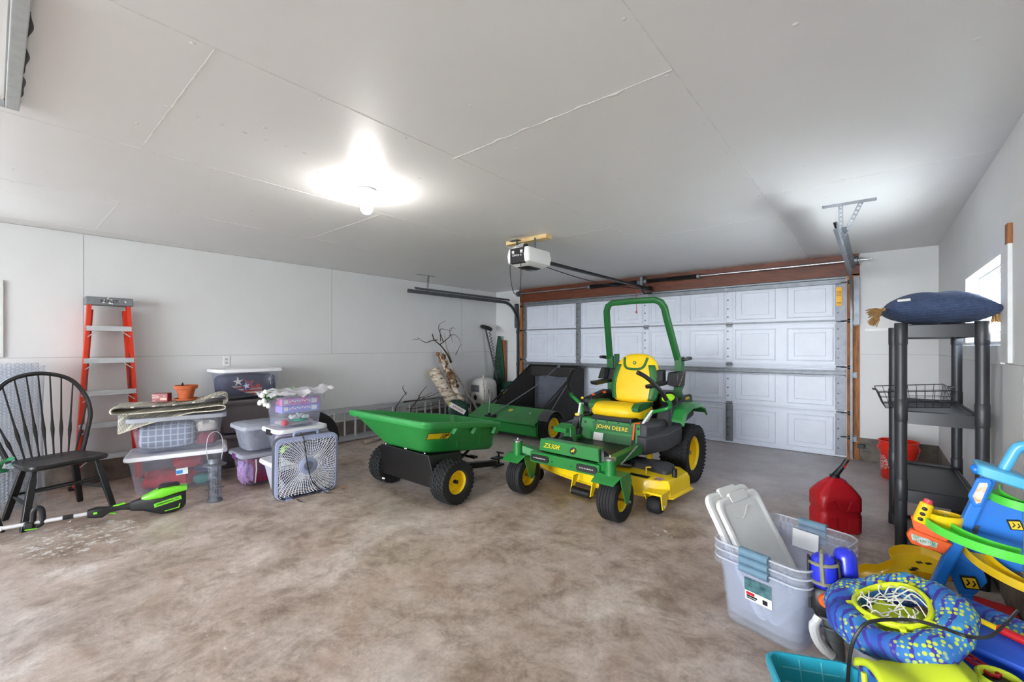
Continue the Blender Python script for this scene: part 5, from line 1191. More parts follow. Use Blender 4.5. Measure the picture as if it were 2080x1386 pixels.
# side pods
for sx in (-1, 1):
    lowr = [(sx*.30, -.03), (sx*.38, -.03), (sx*.50, .16), (sx*.54, .36), (sx*.52, .44), (sx*.30, .44)]
    MB().loft([[(x*.97, y+.02, .345+.16*max(0, y)) for x, y in lowr], [(x, y, .39+.16*max(0, y)) for x, y in lowr], [(x, y, .49+.20*max(0, y)) for x, y in lowr], [(x*.96, y+.02, .505+.20*max(0, y)) for x, y in lowr]]).build('side_pod', M_pod, mw, smooth=30, bevel=.01)
    up = [(sx*.31, .0), (sx*.375, .0), (sx*.43, .12), (sx*.44, .28), (sx*.31, .28)]
    MB().loft([[(x, y, .48) for x, y in up], [(x, y, .60) for x, y in up], [(x*.92, y*.9+.03, .63) for x, y in up]]).build('console', M_pod, mw, smooth=30, bevel=.012)
    MB().hexa([(sx*.31, .26, .46), (sx*.47, .30, .50), (sx*.48, .88, .60), (sx*.31, .88, .58)], [(sx*.32, .34, .72), (sx*.44, .40, .76), (sx*.46, .88, .83), (sx*.33, .88, .80)]).build('rear_tank', M_black, mw, smooth=0, bevel=.03, seg=3)
    MB().loft([[(sx*(.48+q), .38+.0, .70), (sx*(.70+q*.4), .40, .69), (sx*(.70+q*.4), .40, .675), (sx*(.48+q), .38, .60)] if 0 else [(sx*x, y, z) for x, z in ((.40, z0+.03), (.545, z0+.02), (.57, z0-.02), (.56, z0-.03), (.535, z0), (.40, z0))] for y, z0, q in ((.36, .60, 0), (.44, .695, 0), (.60, .735, 0), (.80, .73, 0), (.92, .70, 0), (.98, .63, 0))]).build('rear_fender', M_green, mw, smooth=30)
textm('Z530R', 'side_lettering', M_ydec, mw, frame((.462, .72, .79), (0, 1, 0), (0, 0, 1)), .035, shear=.3, depth=.003)
# seat
def cush(pts, w0, nm, m, par, r=.05):
    return None
sp = [(.10, .655), (.06, .69), (.055, .74), (.085, .785), (.16, .80), (.30, .795), (.46, .775), (.52, .76), (.52, .66), (.30, .635), (.14, .64)]
def seatring(k): # half width along x with rounded sides
    return k
sc_ = MB(); rings = []
for t_ in (-1, -.96, -.86, -.6, 0, .6, .86, .96, 1):
    s_ = 1-.30*abs(t_)**6-.05*abs(t_)**2; cy, cz = .30, .715
    rings.append([(t_*.265, cy+(y-cy)*(s_ if abs(t_) > .8 else 1)+(.03*t_*t_ if y < .2 else 0), cz+(z-cz)*(s_+.0)+(.014*abs(t_)**2 if z > .75 else 0)) for y, z in sp])
q = sc_.loft(rings).build('seat_cushion', M_seat_y, mw, smooth=60, sub=1); q.location = (-.022, -.01, -.042)
for sx in (-1, 1):
    MB().loft([[(sx*(.20+.062*q), y, z) for y, z in ((.115, .735), (.11, .775), (.16, .812), (.30, .812), (.44, .80), (.46, .77), (.30, .745), (.17, .735))] for q in (0, .6, .95, 1.05)]).build('cushion_trim', M_seat_g, mw, smooth=60, bevel=.006).location = (-.022, -.01, -.042)
def backring(k):
    z, w_, y, d_ = k; return [(x, y+q, z) for x, q in [(w_*math.cos(R(a))*(abs(math.cos(R(a)))**-.35 if abs(math.cos(R(a))) > .05 else 1), d_*math.sin(R(a))) for a in range(0, 360, 15)]]
bk = [(.72, .18, .51, .045), (.76, .235, .505, .06), (.88, .258, .53, .070), (1.02, .255, .56, .070), (1.12, .222, .585, .062), (1.18, .178, .60, .055), (1.215, .12, .605, .042), (1.228, .05, .606, .02)]
MB().loft([backring(k) for k in bk]).build('seat_back', M_seat_y, mw, smooth=70, sub=1)
def lerpbk(z):
    for a, c in zip(bk, bk[1:]):
        if a[0] <= z <= c[0]: t_ = (z-a[0])/(c[0]-a[0]); return [a[i]+(c[i]-a[i])*t_ for i in range(4)]
    return bk[0] if z < bk[0][0] else bk[-1]
def onback(x, z, o=.004):  # a point just proud of the front of the backrest
    _, w_, y, d_ = lerpbk(z); q = max(0, 1-(abs(x)/w_)**3)**.5; return V((x, y-d_*q-o, z))
for sx in (-1, 1):
    # green side bolsters and the collar band
    MB().surf(lambda u, v: onback(sx*((.172+.03*math.sin(v*PI)) + (.066+.012*math.sin(v*PI))*u)*(1-.14*v), .765+.35*v, .004+.004*math.sin(u*PI)), 6, 14).build('back_trim', M_seat_g, mw, solid=.008, smooth=80)
cb = MB()
path = [(-.125, 1.185), (-.112, 1.12), (-.088, 1.085), (-.05, 1.072), (0, 1.070), (.05, 1.072), (.088, 1.085), (.112, 1.12), (.125, 1.185)]
cb.tube(smoothpath([onback(x, z, .001) for x, z in path], 4), .013, 8, flat=1.); cb.build('collar_band', M_seat_g, mw)
emblem(mw, None, .019, frame(onback(0, 1.135, .006), (1, 0, 0), (0, .2, 1)), M_seat_g, M_ydec)
for sx in (-1, 1):
    b = MB().hexa([(sx*.26, .22, .905), (sx*.335, .22, .915), (sx*.335, .56, .925), (sx*.26, .56, .925)], [(sx*.26, .20, .945), (sx*.335, .20, .95), (sx*.335, .58, .965), (sx*.26, .58, .965)]); b.build('armrest', M_black, mw, smooth=0, bevel=.012)
    MB().hexa([(sx*.24, .50, .95), (sx*.30, .50, .95), (sx*.30, .60, .95), (sx*.24, .60, .95)], [(sx*.23, .54, 1.07), (sx*.29, .54, 1.07), (sx*.29, .62, 1.07), (sx*.23, .62, 1.07)]).build('armrest_bracket', M_black, mw, smooth=0, bevel=.008)
    # lap bar levers
    lv = MB().tube(smoothpath([(sx*.33, .05, .62), (sx*.36, .10, .70), (sx*.48, .18, .745), (sx*.525, .16, .79), (sx*.51, .11, .84)], 6), .0165, 10).build('lap_bar', M_green if 0 else mat('lever_green', (36, 140, 58), rough=.3), mw)
    MB().tube(smoothpath([(sx*.51, .11, .835), (sx*.48, .03, .93), (sx*.40, -.04, 1.03), (sx*.33, -.09, 1.08)], 6), [.019]*17+[.021, .016], 10).build('grip', M_black, lv)
    MB().hexa([(sx*.33, .0, .62), (sx*.35, .0, .62), (sx*.35, .07, .62), (sx*.33, .07, .62)], [(sx*.37, .10, .73), (sx*.39, .10, .73), (sx*.39, .15, .73), (sx*.37, .15, .73)]).build('lever_guard', M_white, mw, smooth=0)
MB().hexa([(-.42, -.10, .40), (-.33, -.10, .40), (-.33, .08, .40), (-.42, .08, .40)], [(-.39, .0, .61), (-.33, .0, .61), (-.33, .08, .61), (-.39, .08, .61)]).build('pod_nose', M_pod, mw, smooth=0, bevel=.015)
MB().box((-.36, .03, .625), (.05, .045, .025)).build('cap_yellow', M_yellow, mw, bevel=.006)
b = MB()
for (x, y, z, r_) in ((-.36, .32, .795, .022), (-.30, .44, .82, .02)): b.ball((x, y, z), (r_, r_, r_*.7), 10, 6)
b.build('control_knob', M_orange, mw); MB().hexa([(-.44, .18, .62), (-.30, .18, .62), (-.30, .60, .62), (-.44, .60, .62)], [(-.42, .22, .78), (-.31, .22, .78), (-.31, .60, .84), (-.42, .60, .84)]).build('fuel_tank', M_black, mw, smooth=0, bevel=.02)
MB().ball((-.42, .2, .77), (.016, .016, .014), 10, 6).build('key_switch', M_yellow, mw)
b = MB().mx(M.Translation((.40, .42, .80)) @ M.Rotation(R(35), 4, 'X')); b.lathe([(.001, -.02), (.06, -.02), (.066, 0), (.06, .02), (.001, .025)], 24); b.build('fuel_cap', mat('neon_green', (170, 240, 40), rough=.4), mw)
b = MB().mx(M.Translation((.40, .42, .80)) @ M.Rotation(R(35), 4, 'X')); b.lathe([(.068, -.025), (.078, -.025), (.078, .03), (.068, .03)], 24, wrap=True); b.build('cap_ring', M_black, mw)
# roll bar
pth = [(-.395, .72, 1.16), (-.335, .555, 1.58), (-.318, .515, 1.68), (-.29, .497, 1.735), (-.235, .488, 1.762), (0, .486, 1.766), (.235, .488, 1.762), (.29, .497, 1.735), (.318, .515, 1.68), (.325, .555, 1.58), (.372, .72, 1.16)]
sq = [(x, y) for x, y in rrect(.058, .058, .012, 3)]
MB().sweep(pth, sq).build('roll_bar', M_dgreen, mw, smooth=40)
for sx in (-1, 1):
    MB().hexa([(sx*.30, .60, .55), (sx*.36, .60, .55), (sx*.36, .72, .55), (sx*.30, .72, .55)], [(sx*.345, .69, .92), (sx*.41, .69, .92), (sx*.41, .77, .92), (sx*.345, .77, .92)]).build('upright', M_dgreen, mw, smooth=0, bevel=.006)
    b = MB().hexa([(sx*.34, .70, .88), (sx*.41, .70, .88), (sx*.41, .77, .88), (sx*.34, .77, .88)], [(sx*.35, .685, 1.20), (sx*.42, .685, 1.20), (sx*.42, .765, 1.20), (sx*.35, .765, 1.20)]); b.bb((sx*.34, .72, 1.02), (sx*.347, .84, 1.22)); b.build('knuckle', M_dgreen, mw, smooth=0, bevel=.005)
    b = MB()
    for z in (.66, .72, .78, 1.0, 1.14): b.cyl((sx*(.30+.04*min(1, max(0, (z-.6)/.35))), .64+.1*min(1, max(0, (z-.6)/.35)), z), (sx*(.375+.04*min(1, max(0, (z-.6)/.35))), .64+.1*min(1, max(0, (z-.6)/.35)), z), .009, seg=8)
    b.build('bolt', M_galv, mw)
    b = MB().cyl((sx*.41, .72, 1.17), (sx*.48, .72, 1.18), .015, seg=10); b.cyl((sx*.48, .66, 1.185), (sx*.48, .76, 1.185), .017, seg=10); b.build('lock_pin', M_black, mw)
ll = MB().hexa([(.33, .52, .93), (.425, .56, .90), (.425, .76, .90), (.33, .74, .93)], [(.33, .56, 1.05), (.425, .60, 1.06), (.425, .80, 1.06), (.33, .74, 1.05)]).build('rear_light', M_black, mw, bevel=.015)
b = MB()
for k in range(8): b.box((.4265, .615+.016*k, .925+.016*k), (.003, .006, .009))
b.build('light_lens', mat('amber_lens', (240, 190, 60), rough=.2), mw, smooth=0)
MB().hexa([(-.46, .56, .95), (-.38, .56, .95), (-.38, .74, .95), (-.46, .74, .95)], [(-.44, .60, 1.07), (-.38, .60, 1.07), (-.38, .74, 1.07), (-.44, .74, 1.07)]).build('left_light', M_black, mw, bevel=.012)
MB().box((-.30, .62, 1.42), (.003, .02, .10)).build('bar_sticker', M_white, mw, smooth=0)
# rear wheels, engine
for sx in (-1, 1): wheel(mw, (sx*.455, .64, .278), .278, .26, .165, M_yellow, 'turf', 1 if sx > 0 else -1, 'drive_wheel')
MB().bb((-.27, .72, .42), (.27, 1.15, .82)).build('engine', M_black, mw, bevel=.04, seg=3)
MB().bb((-.30, .40, .30), (.30, 1.05, .42)).build('transaxle', M_blackm, mw, bevel=.01)
MB().cyl((-.48, .64, .278), (.48, .64, .278), .03).build('axle', M_blackm, mw)
# mowing deck
dk = [(-.68, -.02), (-.66, -.20), (-.50, -.27), (-.22, -.34), (.14, -.40), (.42, -.34), (.60, -.30), (.70, -.24), (.725, .12), (.62, .24), (.30, .34), (-.30, .34), (-.58, .18)]
DK = [V((x, y, 0)) for x, y in dk]; cD = sum(DK, V())/len(DK)
def dring(k, z, d=0.): return [(cD.x+(p.x-cD.x)*k, cD.y+(p.y-cD.y)*k, z) for p in DK]
MB().loft([dring(1.02, .095), dring(1.02, .108), dring(.985, .112), dring(.975, .20), dring(.95, .232), dring(.90, .238), dring(.80, .240)]).build('mower_deck', M_yellow, mw, smooth=32, bevel=.004)
MB().loft([ringz(.50, .20, .09, .238), ringz(.50, .20, .09, .285), ringz(.44, .14, .06, .30)]).at().build('belt_cover', M_pod, mw, smooth=40).location = (.36, .02, 0)
mw_c = MB().loft([ringz(.20, .13, .04, 0), ringz(.20, .13, .04, .03), ringz(.15, .09, .03, .045)]).build('pulley_cap', M_pod, mw, smooth=40); mw_c.location = (.52, -.04, .238); mw_c.rotation_euler = (0, 0, R(-12))
b = MB().tube([(.10, -.18, .27), (.30, -.12, .27)], [.022, .022], 10)
for k in range(9): b.tube([(.12+.02*k, -.175+.006*k, .27), (.126+.02*k, -.173+.006*k, .27)], .027, 10)
b.build('spring_hose', M_black, mw)
b = MB().box((.10, -.26, .27), (.06, .05, .08)); b.box((.14, -.20, .30), (.05, .05, .06)); b.box((.05, -.20, .28), (.10, .08, .06)); b.build('lift_linkage', M_blackm, mw, smooth=0)
b = MB().cyl((.16, -.30, .24), (.165, -.28, .36), .006, seg=8); b.cyl((.15, -.30, .25), (.20, -.27, .275), .005, seg=8); b.build('hanger_link', M_steel, mw)
MB().box((.44, -.27, .2405), (.17, .06, .002), rot=(0, 0, R(2))).build('deck_sticker', M_ink, mw, smooth=0)
b = MB().box((.60, -.25, .2405), (.06, .075, .002), rot=(0, 0, R(2))); b.build('warning_label', mat('warn_red', (150, 60, 60), rough=.5, rgb2=(230, 225, 220), scale=60), mw, smooth=0)
MB().cyl((.665, -.10, .235), (.665, -.10, .30), .02, seg=14).build('rubber_stop', M_black, mw)
b = MB().tube([(.46, -.19, .24), (.455, -.17, .29), (.49, -.16, .295)], .008, 8); b.build('deck_hook', M_yellow, mw)
b = MB().box((.36, .10, .33), (.04, .05, .09)); b.box((.38, .08, .38), (.07, .05, .02)); b.build('deck_bracket', M_yellow, mw, smooth=0)
# gauge wheel and front roller
gx, gy = .615, -.35
b = MB().bb((gx-.075, gy-.06, .155), (gx+.075, gy+.09, .17)); b.hexa([(gx+.065, gy-.03, .045), (gx+.073, gy-.03, .045), (gx+.073, gy+.03, .045), (gx+.065, gy+.03, .045)], [(gx+.065, gy-.06, .165), (gx+.073, gy-.06, .165), (gx+.073, gy+.09, .165), (gx+.065, gy+.09, .165)]); b.hexa([(gx-.073, gy-.02, .10), (gx-.065, gy-.02, .10), (gx-.065, gy+.04, .10), (gx-.073, gy+.04, .10)], [(gx-.073, gy-.05, .165), (gx-.065, gy-.05, .165), (gx-.065, gy+.09, .165), (gx-.073, gy+.09, .165)]); b.build('gauge_bracket', M_yellow, mw, smooth=0)
q = MB().mx(M.Rotation(PI/2, 4, 'Y')); q.lathe([(.001, -.055), (.05, -.055), (.062, -.035), (.064, 0), (.062, .035), (.05, .055), (.001, .055)], 28); q.build('gauge_wheel', M_rubber, mw).location = (gx, gy, .064)
MB().cyl((gx-.08, gy, .064), (gx+.085, gy, .064), .008, seg=8).build('gauge_bolt', M_steel, mw)
b = MB()
for x in (-.06, .135): b.hexa([(x, -.54, .06), (x+.008, -.54, .06), (x+.008, -.50, .06), (x, -.50, .06)], [(x, -.50, .19), (x+.008, -.50, .19), (x+.008, -.42, .19), (x, -.42, .19)])
b.build('roller_bracket', M_yellow, mw, smooth=0); q = MB().cyl((-.045, -.52, .075), (.13, -.52, .075), .036, seg=20); q.build('front_roller', M_black, mw)
for x, y in ((-.60, -.33),):
    q = MB().mx(M.Rotation(PI/2, 4, 'Y')); q.lathe([(.001, -.05), (.055, -.05), (.062, 0), (.055, .05), (.001, .05)], 24); q.build('gauge_wheel', M_rubber, mw).location = (x, y, .064)
# ================================================================== right side of the garage
# --- shelving unit
M_shelf = mat('shelf_black_plastic', (44, 45, 49), rough=.42, var=.06, scale=6)
sh = thing('shelving_unit', 'black four-tier plastic shelving unit against the right wall', 'shelf', (.280, 3.83, 0), R(.6))
PX, PY = .163, .425
for x in (-PX, PX):
    for y in (-PY, PY):
        b = MB().lathe([(.001, 0), (.028, 0), (.028, 1.37), (.001, 1.37)], 20)
        for z in (.0, .455, .915, 1.36):
            b.loft([[(r_*math.cos(2*PI*i/20), r_*math.sin(2*PI*i/20), zz) for i in range(20)] for r_, zz in ((.028, z-.05), (.0305, z-.04), (.0305, z+.075), (.028, z+.08))])
        q = b.build('post', M_shelf, sh); q.location = (x, y, 0)
for z in (.005, .40, .855, 1.355):
    w_, d_, r_ = .327, .865, .03
    b = MB().loft([ringz(w_, d_, r_, z), ringz(w_, d_, r_, z+.07), ringz(w_-.012, d_-.012, r_, z+.075), ringz(w_-.03, d_-.03, r_, z+.072), ringz(w_-.03, d_-.03, r_, z+.058), ringz(w_-.04, d_-.04, r_, z+.054), ringz(w_-.04, d_-.04, r_, z+.046), ringz(w_-.014, d_-.014, r_, z+.04), ringz(w_-.014, d_-.014, r_, z)], wrap=True)
    b.box((0, 0, z+.052), (w_-.04, d_-.04, .008)); b.build('shelf_panel', M_shelf, sh, smooth=30)

# --- cushion with tassels
cu = thing('cushion', 'navy cushion with tan tassels lying on the black shelving unit', 'cushion', (.272, 3.50, 1.432), R(3))
def navy():
    m = bpy.data.materials.new('navy_weave'); m.use_nodes = True; nt = m.node_tree; p = nt.nodes['Principled BSDF']; L = nt.links.new
    tc = nd(nt, 'ShaderNodeTexCoord'); w_ = nd(nt, 'ShaderNodeTexWave', Scale=55., Distortion=.8); w_.bands_direction = 'Z'; L(tc.outputs['Object'], w_.inputs['Vector'])
    n_ = nd(nt, 'ShaderNodeTexNoise', Scale=60., Detail=4.); L(tc.outputs['Object'], n_.inputs['Vector'])
    mu = nd(nt, 'ShaderNodeMath', operation='MULTIPLY'); L(w_.outputs['Fac'], mu.inputs[0]); L(n_.outputs['Fac'], mu.inputs[1])
    cr = nd(nt, 'ShaderNodeValToRGB'); cr.color_ramp.elements[0].color = (*lin((34, 46, 74)), 1); cr.color_ramp.elements[1].color = (*lin((86, 104, 142)), 1); cr.color_ramp.elements[1].position = .7
    L(mu.outputs[0], cr.inputs[0]); L(cr.outputs[0], p.inputs['Base Color']); p.inputs['Roughness'].default_value = .95
    bp = nd(nt, 'ShaderNodeBump', Strength=.5, Distance=.004); L(mu.outputs[0], bp.inputs['Height']); L(bp.outputs[0], p.inputs['Normal']); return m
M_navyw = navy()
def cushf(sgn):
    def f(u, v):
        x, y = u*2-1, v*2-1; ex = abs(x); ey = abs(y); h = (max(0, 1-ex**2.6)**.55)*(max(0, 1-ey**2.6)**.55)
        px, py = x*.235*(1-.07*ey*ey*(1-ex)), y*.24*(1-.10*ex*ex*(0 if ey > .99 else 1)*(1-ey))
        z = .085+sgn*h*(.098 if sgn > 0 else .083)-.03*x*(1 if x > .3 else 0)*(x-.3)+.004*math.sin(x*9+y*5)*h
        return (px, py, z)
    return f
b = MB().surf(cushf(1), 28, 28); b.surf(cushf(-1), 28, 28); bmesh.ops.remove_doubles(b.bm, verts=b.bm.verts, dist=.0004); b.build('cover', M_navyw, cu, smooth=80)
M_tas = mat('tan_tassel', (176, 138, 88), rough=.95, rgb2=(132, 98, 56), scale=60)
for x, y, dx, dz in ((-.235, -.24, -.5, -.25), (-.225, .22, -.5, -.75), (.232, -.235, .12, -.35), (.225, -.10, .05, -.9)):
    o_ = V((x, y, .085)); d_ = V((dx, -.25 if y < 0 else .1, dz)).normalized(); b = MB(); rr = random.Random(int(x*100+y*10)); s_ = d_.orthogonal().normalized(); t_ = d_.cross(s_)
    b.ball(o_+d_*.010, .011, 10, 6)
    for k in range(60):
        a = rr.random()*6.28; q = rr.random(); e_ = o_+d_*(.078+.014*rr.random())+(s_*math.cos(a)+t_*math.sin(a))*(.034*q)
        b.tube([o_+d_*.012, o_.lerp(e_, .5)+(s_*math.cos(a)+t_*math.sin(a))*.004, e_], .0022, 4)
    b.build('tassel', M_tas, cu)
MB().mx(frame((-.155, -.225, .128), (1, .0, .08), (0, .55, .8))).box((0, 0, .003), (.055, .016, .0012)).build('care_tag', M_white, cu, smooth=0)

# --- wire basket on the shelf below
wb_ = thing('wire_basket', 'black wire basket tilted on the shelf under the cushion', 'basket', (.185, 3.62, .944), rot=(R(3), R(-5), R(4)))
b = MB()
tx, ty, bx, by, H_ = .165, .15, .14, .125, .10
def lr(t_): return tx*t_+bx*(1-t_), ty*t_+by*(1-t_), .003+H_*t_
for t_, r_ in ((1, .003), (.66, .0016), (.33, .0016), (0, .002)):
    x, y, z = lr(t_); b.tube([(-x, -y, z), (x, -y, z), (x, y, z), (-x, y, z)], r_, 5, closed=True)
for k in range(9):
    q = -1+2*k/8
    b.tube([(q*tx, -ty, H_), (q*bx, -by, .003), (q*bx, by, .003), (q*tx, ty, H_)], .0016, 5)
    b.tube([(-tx, q*ty, H_), (-bx, q*by, .003), (bx, q*by, .003), (tx, q*ty, H_)], .0016, 5)
b.build('wires', M_blackm, wb_)
for s in (-1, 1): MB().tube([(s*tx, -.04, H_), (s*(tx+.018), -.03, H_+.005), (s*(tx+.018), .03, H_+.005), (s*tx, .04, H_)], .003, 6).build('handle', M_blackm, wb_)

# --- red bucket in the corner
bk_ = thing('bucket', 'orange-red plastic bucket in the corner behind the shelving unit', 'bucket', (.185, 5.72, 0))
M_buck = mat('bucket_orange_red', (226, 46, 24), rough=.4, var=.04)
MB().lathe([(.001, 0), (.127, 0), (.130, .004), (.143, .27), (.150, .27), (.150, .285), (.146, .287), (.147, .31), (.152, .31), (.152, .325), (.148, .327), (.150, .36), (.157, .362), (.157, .372), (.146, .374), (.142, .30), (.124, .008), (.001, .008)], 40).build('pail', M_buck, bk_)
MB().tube([(.15*math.cos(R(a)), .15*math.sin(R(a)), .30-.13*math.sin(R(a+180)) if 0 else .30-.14*abs(math.sin(R(a)))) for a in range(180, 361, 12)], .003, 6).build('bail', M_steel, bk_)
for s in (-1, 1): MB().box((s*.153, 0, .30), (.016, .03, .03)).build('ear', M_buck, bk_, bevel=.003)
for wd, z in (('THE', .20), ('HOME', .155), ('DEPOT', .11)):
    o = text(wd, 'lettering', M_white, bk_, (0, 0, 0), (0, 0, 0), .052, depth=0)
    for vv in o.data.vertices:
        x, y = vv.co.x, vv.co.y; a = R(212)+(x*math.cos(.6)-y*math.sin(.6))/.138; zz = z+x*math.sin(.6)*.5+y; rr_ = .1315+.013*zz/.27+.0012; vv.co = (rr_*math.cos(a), rr_*math.sin(a), zz)

# --- petrol can
gc = thing('fuel_can', 'red plastic fuel can with a black spout behind the clear bins', 'fuel can', (-.215, 3.86, 0), R(30))
M_can = mat('fuel_can_red', (190, 24, 36), rough=.38, var=.05, scale=6)
MB().loft([ringz(.25, .19, .04, 0, 5), ringz(.272, .21, .05, .015, 5), ringz(.272, .21, .05, .125, 5), ringz(.262, .20, .05, .135, 5), ringz(.262, .20, .05, .15, 5), ringz(.272, .21, .05, .16, 5), ringz(.272, .21, .05, .245, 5), ringz(.262, .20, .055, .262, 5), ringz(.19, .13, .04, .315, 5), ringz(.10, .075, .03, .358, 5), ringz(.07, .06, .028, .368, 5)]).build('can_body', M_can, gc, smooth=45, bevel=.004)
for s in (-1, 1):
    b = MB(); b.hexa([(s*.03, -.106, .03), (s*.105, -.106, .03), (s*.105, -.106, .12), (s*.03, -.106, .12)], [(s*.04, -.1085, .04), (s*.095, -.1085, .04), (s*.095, -.1085, .11), (s*.04, -.1085, .11)]); b.hexa([(s*.02, -.106, .16), (s*.11, -.106, .16), (s*.11, -.106, .225), (s*.05, -.106, .24)], [(s*.03, -.1085, .165), (s*.10, -.1085, .165), (s*.10, -.1085, .215), (s*.055, -.1085, .23)])
    b.build('embossed_panel', M_can, gc, smooth=0, bevel=.003)
MB().tube(smoothpath([(-.09, 0, .28), (-.06, 0, .335), (0, 0, .36), (.06, 0, .335), (.09, 0, .28)], 5), .017, 10).build('carry_handle', M_can, gc)
b = MB().cyl((.0, 0, .362), (.0, 0, .385), .03, seg=18); b.build('spout_collar', M_black, gc)
MB().tube([(.0, 0, .38), (.02, -.0, .405), (.05, -.005, .45), (.075, -.01, .50)], [.02, .019, .016, .015], 12).build('spout', M_black, gc)
MB().box((.062, -.018, .463), (.012, .008, .05), rot=(0, R(25), 0)).build('spout_button', M_red, gc, bevel=.002)

# --- nest of three clear bins with loose lids
M_clb = clear('clear_bin_nest', (224, 228, 234), .17, .22, .03); M_lat = mat('slate_blue_latch', (104, 136, 156), rough=.45)
NR = R(74); NC = (-.325, 2.445)
M_rimb = clear('rim_bead', (236, 238, 242), .62, .2)
labs = ('outermost clear bin of the nested three by the toys', 'middle clear bin of the nested three by the toys', 'innermost clear bin of the nested three by the toys')
nest = []
for k in range(3):
    z = .036*k
    t = thing('storage_bin', labs[k], 'bin', (NC[0], NC[1], z), NR, None)
    H_ = .305; b = bin_body(.555, .375, H_, .022, .05, .003, .020, .004); b.build('body', M_clb, t)
    for s in (-1, 1):
        MB().tube([(s*(.2775+.020), -.062, H_+.0), (s*(.2775+.020), .062, H_+.0)], .019, 14).build('latch', M_lat, t)
        b = MB()
        for y in (-.15, -.125, -.10, .10, .125, .15): b.box((s*.284, y, H_-.018), (.012, .004, .034))
        b.build('rim_rib', M_clb, t, smooth=0)
    MB().tube([(x, y, H_+.002) for x, y in rrect(.555+.036, .375+.036, .06, 5)], .0042, 8, closed=True).build('rim', M_rimb, t)
    nest.append(t)
lb = MB().box((-.2735, -.005, .205), (.0022, .115, .10), rot=(0, R(-4.8), 0)).build('paper_label', M_white, nest[0], smooth=0)
MB().box((-.2778, -.005, .228), (.0022, .115, .058), rot=(0, R(-4.8), 0)).build('label_photo', mat('label_teal', (84, 128, 132), rough=.4, rgb2=(40, 62, 70), scale=30), nest[0], smooth=0)
b = MB().box((-.2740, .028, .187), (.0022, .036, .012), rot=(0, R(-4.8), 0)); b.build('label_red', M_red, nest[0], smooth=0)
b = MB().box((-.2734, .022, .175), (.0022, .045, .007), rot=(0, R(-4.8), 0)); b.box((-.2730, .025, .166), (.0022, .04, .004), rot=(0, R(-4.8), 0)); b.box((-.2736, -.035, .175), (.0022, .02, .02), rot=(0, R(-4.8), 0)); b.build('label_text', M_ink, nest[0], smooth=0)
MB().box((.258, .02, .225), (.002, .12, .09), rot=(0, R(4.8), 0)).build('back_label', M_white, nest[2], smooth=0)
M_lidn = mat('milky_lid', (226, 226, 222), rough=.4, var=.02)
for k, (x, y, z, rot, lab) in enumerate(((-.035, .140, .300, R(-52), 'milky white bin lid standing at the back in the clear bin nest'), (.005, .106, .277, R(-52), 'milky white bin lid leaning at the front in the clear bin nest'))):
    t = thing('bin_lid', lab, 'lid'); W_, L_ = .385, .565
    b = MB().loft([[(a, c, zz) for a, c in rrect(w_, l_, r_, 5)] for w_, l_, r_, zz in ((W_, L_, .05, -.014), (W_+.006, L_+.006, .052, -.008), (W_, L_, .05, .008), (W_-.02, L_-.02, .045, .011), (W_-.05, L_-.05, .04, .010), (W_-.07, L_-.07, .035, .003), (W_-.08, L_-.08, .03, .003))]); b.build('plate', M_lidn, t, smooth=40)
    b = MB().tube(smoothpath([(-.11, .18, .003), (-.05, .165, .003), (.0, .185, .003), (.05, .215, .003), (.11, .205, .003)], 6), .004, 6); b.build('moulded_curve', M_lidn, t)
    MB().loft([[(a, c+.272, zz) for a, c in rrect(.16, .05, .02)] for zz in (-.004, .014)]).build('latch_seat', M_lidn, t, bevel=.003)
    p = M.Rotation(NR, 4, 'Z') @ V((x, y, 0)); t.matrix_world = M.Translation((NC[0]+p.x, NC[1]+p.y, z)) @ M.Rotation(NR, 4, 'Z') @ M.Rotation(R(60), 4, 'X')
    t.rotation_mode = 'XYZ'

# --- water blaster standing by the bins
M_roy = mat('royal_blue_tank', (40, 52, 208), rough=.3, coat=.3, var=.06, scale=6); M_strap = mat('khaki_strap', (140, 138, 116), rough=.5)
wg = thing('water_blaster', 'toy water blaster with two blue tanks between the bins and the ring', 'toy water gun', (-.118, 2.215, .01), rot=(0, R(-4), R(4)))
cap = lambda r_, z0, z1: [(.001, z0), (r_*.6, z0+.006), (r_, z0+r_*.6), (r_, z1-r_*.8), (r_*.8, z1-r_*.35), (r_*.45, z1-r_*.08), (.001, z1)]
q = MB().lathe(cap(.048, .295, .445), 24).build('front_tank', M_roy, wg); q.location = (-.015, -.02, 0)
q = MB().lathe(cap(.040, .18, .462), 24).build('rear_tank', M_roy, wg); q.location = (.058, .03, 0)
b = MB()
for z in (.41, .335): b.tube([(-.015+.051*math.cos(t_), -.02+.051*math.sin(t_), z) for t_ in [2*PI*i/24 for i in range(24)]], .007, 6, closed=True)
b.tube([(-.02, -.07, .33), (-.02, -.072, .42), (-.018, -.05, .447), (-.015, -.02, .452)], .008, 6)
b.tube([(.058+.043*math.cos(t_), .03+.043*math.sin(t_), .255) for t_ in [2*PI*i/24 for i in range(24)]], .010, 6, closed=True); b.build('tank_strap', M_strap, wg)
for s in (-1, 1): MB().hexa([(-.015+s*.056-.006, -.05, .22), (-.015+s*.056+.006, -.05, .22), (-.015+s*.056+.006, .0, .22), (-.015+s*.056-.006, .0, .22)], [(-.015+s*.05-.005, -.045, .425), (-.015+s*.05+.005, -.045, .425), (-.015+s*.05+.005, -.005, .425), (-.015+s*.05-.005, -.005, .425)]).build('side_frame', M_black, wg, smooth=0, bevel=.003)
MB().loft([ringz(.09, .08, .02, .20), ringz(.115, .09, .025, .23), ringz(.11, .09, .025, .29), ringz(.08, .07, .02, .31)]).at().build('blaster_body', M_black, wg, bevel=.004).location = (-.012, -.02, 0)
